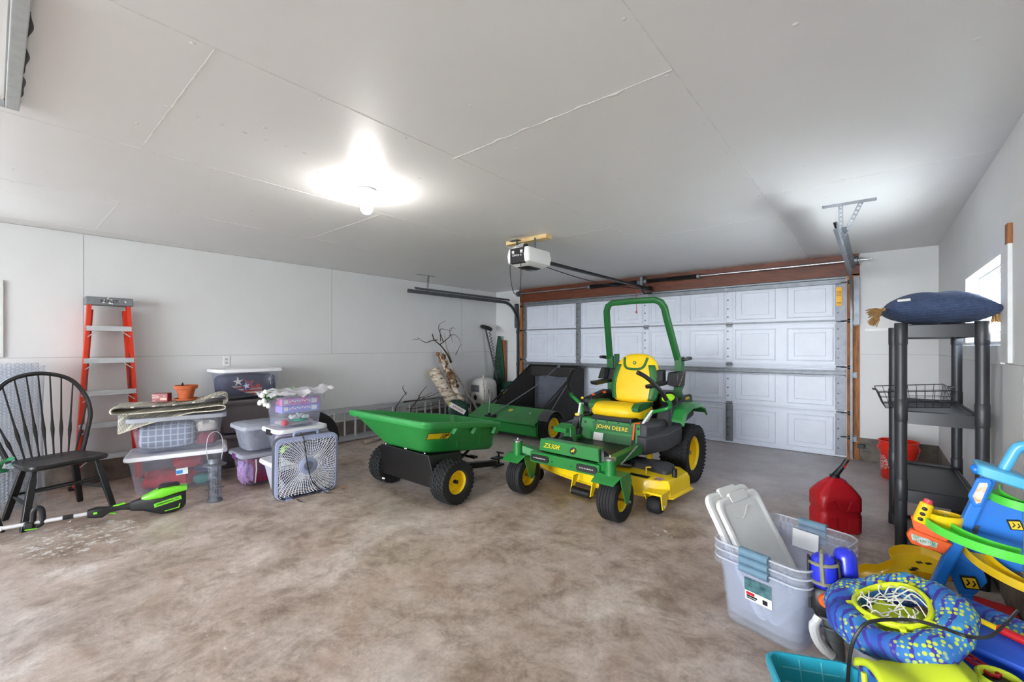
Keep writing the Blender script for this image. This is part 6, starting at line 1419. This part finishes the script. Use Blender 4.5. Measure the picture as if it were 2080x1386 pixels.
b = MB().mx(M.Translation((-.015, -.068, .272)) @ M.Rotation(PI/2, 4, 'X')); b.lathe([(.001, .016), (.012, .016), (.015, .010), (.024, .010), (.027, .004), (.027, -.006), (.001, -.006)], 24); b.build('orange_knob', M_orange, wg)
b = MB().lathe([(.032, .02), (.034, .08), (.030, .10), (.034, .105), (.034, .14), (.030, .145), (.033, .15), (.033, .20), (.001, .20), (.001, .02)], 20); b.build('barrel', mat('barrel_grey', (120, 124, 122), rough=.5), wg).location = (.0, -.015, 0)
b = MB().tube(smoothpath([(.04, -.03, .21), (.0, -.07, .20), (-.05, -.04, .19), (-.05, .0, .17)], 5), .003, 6); b.tube(smoothpath([(.045, -.03, .17), (.0, -.068, .16), (-.045, -.035, .15)], 5), .003, 6); b.build('hose_ring', M_grey, wg)
MB().tube(smoothpath([(-.045, -.05, .195), (-.062, -.06, .155), (-.056, -.065, .11), (-.035, -.06, .075), (-.01, -.05, .05)], 5), [.016]*4+[.02]*13+[.018]*4, 10).build('white_handle', M_white, wg)

# --- teal basket in the near corner
tb_ = thing('toy_basket', 'teal plastic basket cut off by the bottom edge', 'basket', (-.125, 1.70, 0), R(24))
M_teal = mat('teal_plastic', (44, 164, 186), rough=.4, coat=.2, var=.05, scale=5)
bin_body(.27, .22, .235, .022, .045, .004, .008).build('body', M_teal, tb_)
b = MB()
for z in (.10, .145, .19):
    w_ = .27-.044*(1-z/.235)-.006; d__ = .22-.044*(1-z/.235)-.006; b.tube([(x, y, z) for x, y in rrect(w_, d__, .04)], .003, 5, closed=True)
for k in range(4):
    x = -.10+.066*k
    for s in (-1, 1): b.tube([(x, s*.085, .02), (x+.01, s*.0985, .12), (x, s*.104, .225)], .003, 5)
b.build('weave_rib', mat('teal_rib', (96, 196, 210), rough=.4), tb_)
tag(place(lump((.07, .05, .03), 41, amp=.2).build('yellow_toy', mat('toy_yellow_cloth', (236, 206, 40), rough=.6)), (-.145, 1.70, .02)), 'yellow toy lying at the bottom of the teal basket', 'toy')

# --- white tub carrying the pool ring
wt_ = thing('white_tub', 'white plastic tub under the patterned pool ring', 'tub', (.045, 2.035, 0), R(20))
bin_body(.20, .20, .24, .015, .04, .003, .006).build('body', clear('white_tub', (228, 228, 232), .78, .4), wt_)

# --- pool ring in fish-scale fabric with its hoop and net
def scale_mat(name):
    m = bpy.data.materials.new(name); m.use_nodes = True; nt = m.node_tree; p = nt.nodes['Principled BSDF']; L = nt.links.new
    tc = nd(nt, 'ShaderNodeTexCoord'); O = tc.outputs['Object']
    n1 = nd(nt, 'ShaderNodeTexNoise', Scale=7., Detail=3.); L(O, n1.inputs['Vector'])
    cr = nd(nt, 'ShaderNodeValToRGB'); e = cr.color_ramp.elements; e[0].position = .35; e[0].color = (*lin((36, 82, 172)), 1); e[1].position = .65; e[1].color = (*lin((58, 140, 198)), 1); L(n1.outputs['Fac'], cr.inputs[0])
    # indigo zebra strokes
    mp = nd(nt, 'ShaderNodeMapping'); mp.inputs['Rotation'].default_value = (.5, .3, .7); L(O, mp.inputs[0])
    w_ = nd(nt, 'ShaderNodeTexWave', Scale=11., Distortion=5., Detail=2.); w_.inputs['Detail Scale'].default_value = 1.2; L(mp.outputs[0], w_.inputs['Vector'])
    c2_ = nd(nt, 'ShaderNodeValToRGB'); c2_.color_ramp.elements[0].position = .70; c2_.color_ramp.elements[1].position = .80; L(w_.outputs['Fac'], c2_.inputs[0])
    mx = nd(nt, 'ShaderNodeMixRGB'); L(c2_.outputs[0], mx.inputs[0]); L(cr.outputs[0], mx.inputs[1]); mx.inputs[2].default_value = (*lin((58, 48, 148)), 1)
    # yellow scales in patches
    v = nd(nt, 'ShaderNodeTexVoronoi', Scale=62.); v.inputs['Randomness'].default_value = .35; L(O, v.inputs['Vector'])
    c3_ = nd(nt, 'ShaderNodeValToRGB'); c3_.color_ramp.elements[0].position = .34; c3_.color_ramp.elements[0].color = (1, 1, 1, 1); c3_.color_ramp.elements[1].position = .42; c3_.color_ramp.elements[1].color = (0, 0, 0, 1); L(v.outputs['Distance'], c3_.inputs[0])
    n2 = nd(nt, 'ShaderNodeTexNoise', Scale=5.5, Detail=1.); L(O, n2.inputs['Vector'])
    c4_ = nd(nt, 'ShaderNodeValToRGB'); c4_.color_ramp.elements[0].position = .44; c4_.color_ramp.elements[1].position = .54; L(n2.outputs['Fac'], c4_.inputs[0])
    mu = nd(nt, 'ShaderNodeMath', operation='MULTIPLY'); L(c3_.outputs[0], mu.inputs[0]); L(c4_.outputs[0], mu.inputs[1])
    my = nd(nt, 'ShaderNodeMixRGB'); L(mu.outputs[0], my.inputs[0]); L(mx.outputs[0], my.inputs[1]); my.inputs[2].default_value = (*lin((196, 214, 60)), 1)
    L(my.outputs[0], p.inputs['Base Color']); p.inputs['Roughness'].default_value = .75; return m
M_scale = scale_mat('fish_scale_fabric'); M_limef = mat('lime_fabric', (206, 224, 44), rough=.7, var=.05, scale=5); M_limep = mat('lime_plastic', (214, 226, 30), rough=.45)
pr_ = thing('pool_ring', 'blue fish-scale patterned pool ring with a lime hoop and white net', 'pool ring', (.056, 2.035, .358), rot=tuple(M.Rotation(R(-19), 3, V((-.6408, .7677, 0))).to_euler()))
b = MB(); n_ = 64
rings = []
for i in range(n_):
    a = 2*PI*i/n_; r_ = .055*(1+.10*math.sin(a*5+1)+.05*math.sin(a*11)); Rm = .155*(1+.02*math.sin(3*a)); rg = []
    for k in range(20):
        t_ = 2*PI*k/20; rr_ = r_*(1+.03*math.sin(a*23+t_*3)); rg.append(((Rm+rr_*math.cos(t_))*math.cos(a), (Rm+rr_*math.cos(t_))*math.sin(a), rr_*math.sin(t_)*.92+.012*math.sin(2*a+.6)))
    rings.append(rg)
b.loft(rings, wrap=True).build('ring_cover', M_scale, pr_, smooth=80)
def hp(a, r_=.105, z=.040): return V((r_*math.cos(a), r_*math.sin(a), z+.010*math.sin(2*a)))
MB().tube([hp(2*PI*i/48) for i in range(48)], .0085, 8, closed=True, flat=1.3).build('hoop', M_limep, pr_)
for k in range(8):
    a = 2*PI*k/8+.2; MB().mx(M.Translation(hp(a, .111, .040)) @ M.Rotation(a, 4, 'Z')).box((.004, 0, -.004), (.03, .018, .022)).build('hoop_clip', M_limep, pr_, bevel=.003)
b = MB(); rr = random.Random(6)
for k in range(14):
    a = 2*PI*k/14; p0 = hp(a, .10, .035); p1 = hp(a+.4+rr.uniform(-.2, .2), .062, .02+rr.uniform(0, .035)); p2 = V((rr.uniform(-.04, .04), rr.uniform(-.03, .03), .03+rr.uniform(-.01, .045)))
    b.tube(smoothpath([p0, p0.lerp(p1, .5)+V((0, 0, .02)), p1, p2], 4), .0022, 5); b.tube(smoothpath([p1, hp(a+.75, .07, .03), hp(a+1.0, .062, .02+rr.uniform(0, .03))], 4), .0022, 5)
b.build('net', mat('net_white', (230, 228, 218), rough=.9), pr_)
tag(place(lump((.085, .075, .035), 44, amp=.25).build('lime_cloth', M_limef), (.072, 2.045, .30)), 'lime yellow cloth showing through the net of the pool ring', 'cloth')

# --- blue foam raft with lime straps and other pool toys, right of the ring
M_bluef = mat('royal_blue_fabric', (32, 84, 196), rough=.55, var=.06, scale=5)
rf = thing('pool_lounge', 'royal blue pool lounge with lime straps in the bottom right corner', 'pool float', (.295, 1.85, 0), R(14))
MB().loft([ringz(.34, .60, .05, 0), ringz(.37, .64, .06, .03), ringz(.37, .64, .06, .22), ringz(.35, .62, .06, .245), ringz(.30, .56, .05, .25)]).build('foam_body', M_bluef, rf, smooth=50)
b = MB().surf(lambda u, v: (-.20+.12*u+.05*v, .03-.10*u+.17*v, .258+.045*math.sin(u*PI*.9)+.02*v), 10, 10); b.build('lime_strap', M_limef, rf, solid=.005, smooth=80)
q = MB().lathe([(.040, 0), (.052, .002), (.056, .025), (.050, .03), (.044, .026), (.040, .01), (.001, .008)], 32); q.build('cup_holder', M_limef, rf).location = (.04, .14, .252)
q = MB().lathe([(.001, .009), (.040, .009), (.040, .011), (.001, .011)], 24); q.build('cup_recess', M_black, rf).location = (.04, .14, .252)
lf_ = thing('lime_float', 'lime yellow fabric float flopped over the blue pool lounge', 'pool float', (.13, 1.82, .262), R(30))
MB().surf(lambda u, v: (-.17+.25*u, -.10+.17*v+.03*u, .012+.035*math.sin(v*PI)*(1-.3*u)+.012*math.sin(u*7+v*3)+.022*u), 20, 14).build('float_cover', M_limef, lf_, solid=.02, smooth=80)
fs = thing('fish_float', 'fish-scale patterned float hanging down below the pool ring', 'pool float', (.025, 1.80, .0), R(15))
MB().surf(lambda u, v: (-.055+.17*u+.01*math.sin(v*6), -.02-.05*(1-v)+.03*math.sin(u*PI), .05+.235*v+.01*math.sin(u*9)), 16, 14).build('cover', M_scale, fs, solid=.03, smooth=80)
MB().tube(smoothpath([(-.052, -.075, .05), (-.056, -.06, .15), (-.06, -.035, .28)], 6), .008, 8).build('piping', M_limep, fs)
rl = thing('rolled_float', 'rolled fish-scale pool float along the right wall behind the lounge', 'pool float', (.375, 2.31, .285), R(-25))
MB().tube([(-.17, .03, .0), (-.14, .02, .005), (0, 0, .0), (.10, .0, .0), (.125, 0, 0)], [.02, .05, .058, .055, .02], 20).build('roll', M_scale, rl)
MB().tube(smoothpath([(-.15, -.045, .02), (0, -.052, .028), (.12, -.05, .025)], 6), .006, 8).build('piping', M_limep, rl)
bb_ = thing('blue_bolster', 'royal blue flat bolster between the lounge and the rolled float', 'pool float', (.355, 2.165, .255), rot=(R(25), 0, R(-22)))
MB().loft([ringz(.26, .10, .02, 0), ringz(.28, .115, .025, .01), ringz(.28, .115, .025, .05), ringz(.26, .10, .02, .06)]).build('bolster_cover', M_bluef, bb_, smooth=50)
sq_ = thing('squirt_tube', 'yellow and red squirt tube lying by the rolled float', 'toy', (.325, 2.20, .338), rot=(0, R(4), R(-28)))
MB().cyl((-.08, 0, 0), (.03, 0, 0), .009, seg=12).build('tube', M_yellow, sq_); MB().cyl((.0, .0, .002), (.07, 0, .002), .014, seg=12).build('grip', M_red, sq_)
MB().cyl((.07, 0, .002), (.09, 0, .002), .008, seg=10).build('tip', M_red, sq_)
rc = thing('red_clip', 'red plastic clip frame lying on the blue pool lounge', 'clip', (.262, 2.06, .262), R(-50))
b = MB().tube([(-.05, -.015, .006), (.05, -.015, .006), (.055, .0, .006), (.05, .015, .006), (-.05, .015, .006), (-.055, 0, .006)], .006, 6, closed=True)
for x in (-.025, .0, .025): b.tube([(x, -.015, .006), (x+.008, .015, .006)], .004, 6)
b.build('frame', M_red, rc)
tag(MB().tube(smoothpath([(-.072, 1.70, .02), (-.070, 1.76, .12), (-.066, 1.80, .20), (-.059, 1.79, .30), (-.043, 1.791, .37), (-.006, 1.817, .415), (.091, 1.887, .425), (.156, 1.854, .445), (.209, 1.816, .46), (.267, 1.922, .43), (.307, 1.985, .45), (.337, 2.0, .50)], 8), .0052, 8, flat=.5).build('black_strap', M_black), 'black webbing strap draped over the patterned pool ring', 'strap')

# --- ramp racing toy
M_tblue = mat('toy_blue', (30, 124, 222), rough=.35, coat=.2, var=.04, scale=5); M_tlblue = mat('toy_light_blue', (92, 190, 236), rough=.35, coat=.2, var=.03); M_tgreen = mat('toy_green', (92, 220, 70), rough=.35, coat=.2, var=.03); M_tyel = mat('toy_yellow', (250, 206, 24), rough=.35, coat=.2, var=.03)
tw = thing('ramp_tower_toy', 'tall toy racing ramp tower with green and yellow curved tracks', 'toy tower', (0, 0, 0))
YT = 2.70
def plate(pts, y0, y1, name, m, bev=.004): return MB().prism(pts, y1-y0, 'y', y0).build(name, m, tw, smooth=0, bevel=bev)
plate([(.184, .213), (.235, .231), (.405, .776), (.361, .778)], YT-.02, YT+.03, 'tower_post', M_tblue, .008)
plate([(.262, .40), (.34, .637), (.385, .65), (.475, .64), (.475, .37), (.347, .334), (.258, .38)], YT+.03, YT+.045, 'back_panel', M_tblue)
plate([(.25, .36), (.347, .387), (.375, .292), (.34, .226), (.288, .207), (.265, .274)], YT+.032, YT+.05, 'lower_panel', M_tblue)
plate([(.30, .215), (.335, .225), (.315, .09), (.275, .09)], YT+.03, YT+.05, 'tower_leg', M_tblue)
for px, pz, s in ((.352, .505, .024), (.43, .555, .022)):
    pass
plate([(.315, .520), (.352, .530), (.340, .483), (.318, .490)], YT+.025, YT+.031, 'window_hole', mat('panel_window', (70, 84, 100)), 0)
def dsign(px, pz, s, nm):
    d0 = [(px-s, pz+s*.6), (px+s*.5, pz+s*.9), (px+s, pz-s*.6), (px-s*.5, pz-s*.9)]
    plate(d0, YT+.020, YT+.032, 'sign_border', M_ink, .002); plate([(px+(x-px)*.78, pz+(z-pz)*.78) for x, z in d0], YT+.018, YT+.021, 'sign_face', M_tyel, 0)
    b = MB()
    for q in (-.42, .12): b.prism([(px+s*q, pz-s*.38), (px+s*(q+.16), pz-s*.38), (px+s*(q+.40), pz), (px+s*(q+.16), pz+s*.38), (px+s*q, pz+s*.38), (px+s*(q+.22), pz)], .002, 'y', YT+.0165)
    b.build('sign_arrow', M_ink, tw, smooth=0)
dsign(.322, .275, .034, 'a'); dsign(.452, .560, .026, 'b')
b = MB().loft([[(x, YT+y, z) for x, y in rrect(.15, .13, .02)] for z in (0, .0)] if 0 else [[(.405+x, YT+.0+y, z+(.405+x-.40)*-.28) for x, y in rrect(w_, d_, .02)] for z, w_, d_ in ((.745, .13, .12), (.752, .145, .135), (.788, .145, .135), (.795, .13, .12))]); b.build('top_deck', M_tlblue, tw, smooth=40)
MB().tube(smoothpath([(.415, YT, .79), (.43, YT, .83), (.452, YT, .885), (.475, YT, .895), (.492, YT, .86)], 5), .019, 12).build('carry_handle', M_tlblue, tw)
b = MB().tube(smoothpath([(.318, YT-.03, .777), (.335, YT-.03, .782), (.37, YT-.02, .775), (.40, YT, .77)], 4), [.012, .018, .02, .021, .021, .021, .021, .022, .022, .022, .022, .022, .022], 12); b.build('arm_catch', M_tblue, tw)
plate([(.308, .665), (.335, .748), (.372, .752), (.382, .735), (.352, .63), (.325, .618)], YT-.035, YT-.022, 'sticker_plate', M_tblue, .006)
plate([(.322, .668), (.342, .728), (.364, .732), (.366, .722), (.345, .645), (.332, .638)], YT-.037, YT-.0345, 'sticker', mat('sticker_print', (214, 170, 110), rough=.5, rgb2=(240, 236, 230), scale=34), 0)
def ramp(center, r0, r1, a0, a1, z0, z1, name, m, wall=.028, n_=40, tilt=0.):
    """A banked curved track: a U-shaped trough swept along a descending arc."""
    rings = []
    for i in range(n_+1):
        t_ = i/n_; a = R(a0+(a1-a0)*t_); z = z0+(z1-z0)*t_; c, s = math.cos(a), math.sin(a)
        rings.append([(center[0]+rr_*c, center[1]+rr_*s, z+dz+tilt*(rr_*s)) for rr_, dz in ((r0, wall), (r0, 0), (r1, 0), (r1, wall), (r1-.004, wall), (r1-.004, .006), (r0+.004, .006), (r0+.004, wall))])
    return MB().loft(rings).build(name, m, tw, smooth=40)
# big green sweep in front of the post, then a yellow one below it and a second green one above
ramp((.40, 2.72), .155, .235, 175, 285, .515, .478, 'green_ramp', M_tgreen, .036)
ramp((.47, 2.80), .05, .11, 150, 300, .665, .62, 'upper_green_ramp', M_tgreen, .034)
ramp((.45, 2.74), .08, .155, 190, 290, .405, .325, 'lower_yellow_ramp', M_tyel, .034)
q = MB().loft([[(.238+w_*x, 2.70+w_*y, z) for x, y in [(math.cos(t_)*1.25, math.sin(t_)) for t_ in [2*PI*i/28 for i in range(28)]]] for w_, z in ((.030, .490), (.045, .495), (.052, .560), (.048, .562), (.042, .502), (.028, .498))]).build('yellow_pocket', M_tyel, tw)
plate([(.113, .449), (.13, .480), (.262, .448), (.235, .399), (.13, .413)], YT-.05, YT-.015, 'orange_launcher', M_orange, .005)
plate([(.128, .462), (.215, .442), (.21, .418), (.132, .434)], YT-.053, YT-.049, 'launcher_sticker', mat('sticker_green_white', (70, 140, 90), rough=.5, rgb2=(236, 236, 232), scale=26), 0)
b = MB()
for k in range(3): b.tube([(.172+(.010+.006*k)*math.cos(t_), YT-.0545, .438+(.007+.004*k)*math.sin(t_)) for t_ in [2*PI*i/20 for i in range(20)]], .0018, 5, closed=True)
b.build('sticker_swirl', M_white, tw)
plate([(.138, .48), (.128, .532), (.15, .536), (.20, .500), (.255, .47), (.24, .445), (.17, .462)], YT-.04, YT-.01, 'orange_bracket', M_orange, .005)
q = MB().lathe([(.001, 0), (.026, 0), (.027, .004), (.024, .086), (.018, .092), (.001, .092)], 24).build('signal_light', M_tyel, tw); q.location = (.158, YT-.028, .516); q.rotation_euler = (0, R(16), 0)
MB().lathe([(.015, .09), (.017, .096), (.014, .108), (.001, .110)], 20).build('signal_cap', mat('coral_red', (240, 70, 78), rough=.4), q)
b = MB()
for z in (.018, .043, .068): b.ball((-.004, -.0265, z), (.010, .003, .008), 12, 6)
b.build('signal_dot', M_ink, q)
# red base with dark slots
plate_b = MB().loft([[(x, y, z) for x, y in ((.23, 2.88), (.30, 2.62), (.48, 2.52), (.50, 2.60), (.50, 3.02), (.35, 3.05))] for z in (.0, .10)]).build('red_base', mat('toy_red', (214, 30, 30), rough=.4, var=.04), tw, smooth=0, bevel=.01)
b = MB()
for x, y in ((.42, 2.78), (.45, 2.70)): b.box((x, y, .1005), (.035, .025, .003), rot=(0, 0, .5))
b.build('base_slot', M_ink, tw, smooth=0)
MB().box((.395, 2.64, .125), (.012, .012, .07), rot=(.2, .2, 0)).build('base_peg', M_tlblue, tw)

# --- yellow looping track on the floor
yt = thing('yellow_track_toy', 'yellow plastic looping toy track standing left of the ramp tower', 'toy track', (0, 0, 0))
def dish(cx, cy, rx, ry, z, h, a, m, par, name):
    e = lambda k, zz: [(cx+k*(rx*math.cos(t_)*math.cos(a)-ry*math.sin(t_)*math.sin(a)), cy+k*(rx*math.cos(t_)*math.sin(a)+ry*math.sin(t_)*math.cos(a)), zz) for t_ in [2*PI*i/36 for i in range(36)]]
    return MB().loft([e(.90, z), e(.96, z+.004), e(1.0, z+h), e(.97, z+h), e(.93, z+.009), e(.86, z+.006)]).build(name, m, par, smooth=50)
def eight(k, zz):
    out = []
    L1, L2 = V((.018, 2.775)), V((.185, 3.02)); r1, r2 = .082*k, .125*k; d_ = (L2-L1).normalized(); nn = V((-d_.y, d_.x)); w_ = .052*k
    n_ = 14; b0 = math.atan2(d_.y, d_.x)
    s1 = math.asin(min(.95, w_/r1)); s2 = math.asin(min(.95, w_/r2))
    for i in range(n_+1): a = b0+s1+(2*PI-2*s1)*i/n_; out.append((L1.x+r1*math.cos(a), L1.y+r1*math.sin(a), zz))
    for i in range(n_+1): a = b0+PI+s2+(2*PI-2*s2)*i/n_; out.append((L2.x+r2*math.cos(a), L2.y+r2*math.sin(a), zz+.05*k*0))
    return out
tz = lambda l_, dz: [(x, y, z+(y-2.7)*.14) for x, y, z in l_]
MB().loft([tz(eight(.93, .135), 0), tz(eight(.97, .14), 0), tz(eight(1.02, .18), 0), tz(eight(.995, .18), 0), tz(eight(.95, .147), 0), tz(eight(.90, .143), 0)]).build('upper_track', M_tyel, yt, smooth=50)
dish(-.01, 2.70, .085, .070, .050, .045, R(40), M_tyel, yt, 'lower_dish')
MB().loft([ringz(.05, .05, .01, 0), ringz(.06, .05, .01, .14)]).build('support', M_tyel, yt).location = (.08, 2.80, 0)
MB().loft([ringz(.05, .05, .01, 0), ringz(.05, .05, .01, .052)]).build('support', M_tyel, yt).location = (-.01, 2.70, 0)
MB().loft([ringz(.05, .05, .01, 0), ringz(.05, .05, .01, .17)]).build('support', M_tyel, yt).location = (.20, 3.04, 0)
b = MB()
for x, y, z in ((-.02, 2.71, .0565), (-.04, 2.695, .0565), (.0, 2.695, .0565)): b.box((x, y, z), (.018, .010, .002), rot=(0, 0, .7))
for x, y in ((.0, 2.80), (-.01, 2.775), (.025, 2.775), (.18, 3.05), (.215, 3.06), (.16, 2.98), (.15, 2.96)): b.box((x, y, .1435+(y-2.7)*.14), (.026, .015, .004), rot=(R(7), 0, .7))
b.build('track_slot', M_ink, yt, smooth=0)
tag(MB().hexa([(-.06, 2.86, .0), (.0, 2.80, .0), (.03, 2.84, .0), (-.03, 2.90, .0)], [(-.06, 2.86, .12), (.0, 2.80, .10), (.03, 2.84, .10), (-.03, 2.90, .12)]).build('black_case', M_black, smooth=0, bevel=.006), 'small black case behind the yellow toy track', 'case')

# ------------------------------------------------------------------ small parts go under the part they sit on
def sub(root, part, *names):
    p = next(c for c in root.children if c.name.split('.')[0] == part)
    for c in list(root.children):
        if c.name.split('.')[0] in names: c.parent = p
def first(n): return bpy.data.objects[n]
sub(first('string_trimmer'), 'name_band', 'lettering'); sub(first('string_trimmer'), 'motor_housing', 'trim_stripe', 'battery_cap'); sub(first('string_trimmer'), 'grip', 'trigger', 'lock_lever', 'grip_button')
sub(first('string_trimmer'), 'front_handle', 'handle_clamp', 'clamp_tab')
sub(first('step_ladder'), 'top_cap', 'lettering', 'paint_splash'); sub(first('dump_cart'), 'decal', 'lettering'); sub(first('dump_cart'), 'drawbar', 'clevis', 'hitch_pin', 'pin_handle')
sub(first('feed_bag'), 'sack', 'lettering', 'print'); sub(first('soil_bag'), 'front_band', 'print'); sub(first('printed_box'), 'carton', 'print')
sub(first('riding_mower'), 'front_panel', 'panel_recess', 'paper_label', 'slot_gate', 'panel_bolt', 'panel_notch'); sub(first('riding_mower'), 'front_bar', 'led_light', 'led_lens', 'hole')
sub(first('riding_mower'), 'seat_back', 'back_trim', 'collar_band'); sub(first('riding_mower'), 'mower_deck', 'deck_sticker', 'warning_label', 'rubber_stop', 'deck_hook', 'deck_bracket', 'belt_cover', 'pulley_cap')
sub(first('riding_mower'), 'rear_light', 'light_lens'); sub(first('riding_mower'), 'roll_bar', 'bar_sticker')
for c in list(first('riding_mower').children):
    if c.name.startswith('lettering'): c.parent = next(k for k in first('riding_mower').children if k.name == ('name_plate' if 'name_plate' and c.matrix_basis.translation.z > .5 else 'kick_panel'))
sub(first('door_opener'), 'control_face', 'terminal_marks'); sub(first('door_opener'), 'rail', 'trolley', 'header_bracket'); sub(first('wall_outlet'), 'cover_plate', 'socket_face', 'slot')
sub(first('box_fan'), 'hub_badge', 'badge_rings'); sub(first('portable_air_conditioner'), 'cabinet', 'vent_recess', 'vent_grille', 'hose_collar', 'hose_port', 'lower_grille', 'grille_bar')
sub(first('lawn_sweeper'), 'hitch_bracket', 'height_lever'); sub(first('lawn_sweeper'), 'housing', 'paper_label', 'sticker'); sub(first('fuel_can'), 'can_body', 'embossed_panel', 'carry_handle'); sub(first('fuel_can'), 'spout', 'spout_button')
sub(first('ramp_tower_toy'), 'orange_launcher', 'launcher_sticker', 'sticker_swirl'); sub(first('ramp_tower_toy'), 'sticker_plate', 'sticker'); sub(first('ramp_tower_toy'), 'red_base', 'base_slot', 'base_peg'); sub(first('ramp_tower_toy'), 'top_deck', 'carry_handle')
sub(first('pool_ring'), 'hoop', 'hoop_clip', 'net'); sub(first('yellow_track_toy'), 'upper_track', 'track_slot'); sub(first('bucket'), 'pail', 'lettering', 'ear')
GR = {'windsor_chair': 'black Windsor chairs on the left', 'door_track': 'overhead door tracks', 'bin_lid': 'loose lids in the clear bin nest', 'tote': 'dark grey totes by the left wall', 'star_ornament': 'star ornaments in the high clear bin',
      'carton': 'cartons in the topmost clear bin', 'birch_stick': 'birch sticks in the far left corner', 'bare_branch': 'bare branches by the aluminium ladder', 'folded_blanket': 'blankets in the lower wide bin', 'folded_cloth': 'cloths folded in the wide bins'}
for o in list(bpy.data.objects):
    if o.parent is None and 'label' in o.keys():
        k = o.name.split('.')[0]
        if k in GR: o['group'] = GR[k]
        elif k == 'storage_bin': o['group'] = 'nested clear bins by the toys' if 'nested' in o['label'] else 'storage bins by the left wall'
# ------------------------------------------------------------------ light and camera
w = bpy.data.worlds.new('sky'); SC.world = w; w.use_nodes = True
nt = w.node_tree; bg = nt.nodes['Background']
tc = nd(nt, 'ShaderNodeTexCoord'); sx = nd(nt, 'ShaderNodeSeparateXYZ'); cr = nd(nt, 'ShaderNodeValToRGB')
nt.links.new(tc.outputs['Generated'], sx.inputs[0]); nt.links.new(sx.outputs['Z'], cr.inputs[0])
cr.color_ramp.elements[0].position = 0; cr.color_ramp.elements[0].color = (.93, .97, 1.0, 1)
cr.color_ramp.elements[1].position = .6; cr.color_ramp.elements[1].color = (.66, .80, 1.0, 1)
nt.links.new(cr.outputs[0], bg.inputs['Color']); bg.inputs['Strength'].default_value = 19
def portal(loc, rot, sx_, sy_):
    a = bpy.data.lights.new('daylight_portal', 'AREA'); a.shape = 'RECTANGLE'; a.size = sx_; a.size_y = sy_; a.cycles.is_portal = True
    o = bpy.data.objects.new('daylight_portal', a); C.objects.link(o); o.location = loc; o.rotation_euler = rot; o['kind'] = 'helper'
portal((-1.85, YF+.06, 1.1), (R(90), 0, 0), 4.1, 2.2)
portal((XR+.11, (W1[0]+W1[1])/2, (W1[2]+W1[3])/2), (0, R(90), 0), .535, 1.14)
portal((XL-.11, (W2[0]+W2[1])/2, (W2[2]+W2[3])/2), (0, R(-90), 0), .53, .98)
wl = bpy.data.lights.new('window_daylight_boost', 'AREA'); wl.shape = 'RECTANGLE'; wl.size = .48; wl.size_y = 1.2; wl.energy = 12; wl.color = (.84, .92, 1)  # lamp outside the pane, added to boost the daylight from this window
wo = bpy.data.objects.new('window_daylight_boost', wl); C.objects.link(wo); wo.location = (XR+.30, (W1[0]+W1[1])/2, (W1[2]+W1[3])/2-.05); wo.rotation_euler = (0, R(105), 0); wo['kind'] = 'helper'
cam = bpy.data.cameras.new('camera'); co = bpy.data.objects.new('camera', cam); C.objects.link(co)
co.location = (0, 0, 1.303); co.rotation_euler = (R(90), 0, R(39.85))
cam.sensor_width = 36; cam.lens = 36*880.6/2080; cam.shift_y = 11/2080; cam.clip_start = .02
sl = bpy.data.lights.new('sun', 'SUN'); sl.energy = 20; sl.angle = R(1); sl.color = (1, .96, .9)
so = bpy.data.objects.new('sun', sl); C.objects.link(so); so.rotation_euler = (R(-38), 0, R(-15)); so['kind'] = 'helper'
SC.camera = co
SC.view_settings.view_transform = 'Standard'; SC.view_settings.look = 'None'; SC.view_settings.exposure = 1.0; SC.view_settings.gamma = 1.
SC.cycles.max_bounces = 10; SC.cycles.diffuse_bounces = 6; SC.cycles.transparent_max_bounces = 24; SC.cycles.caustics_reflective = False; SC.cycles.caustics_refractive = False
SC.cycles.sample_clamp_indirect = 6
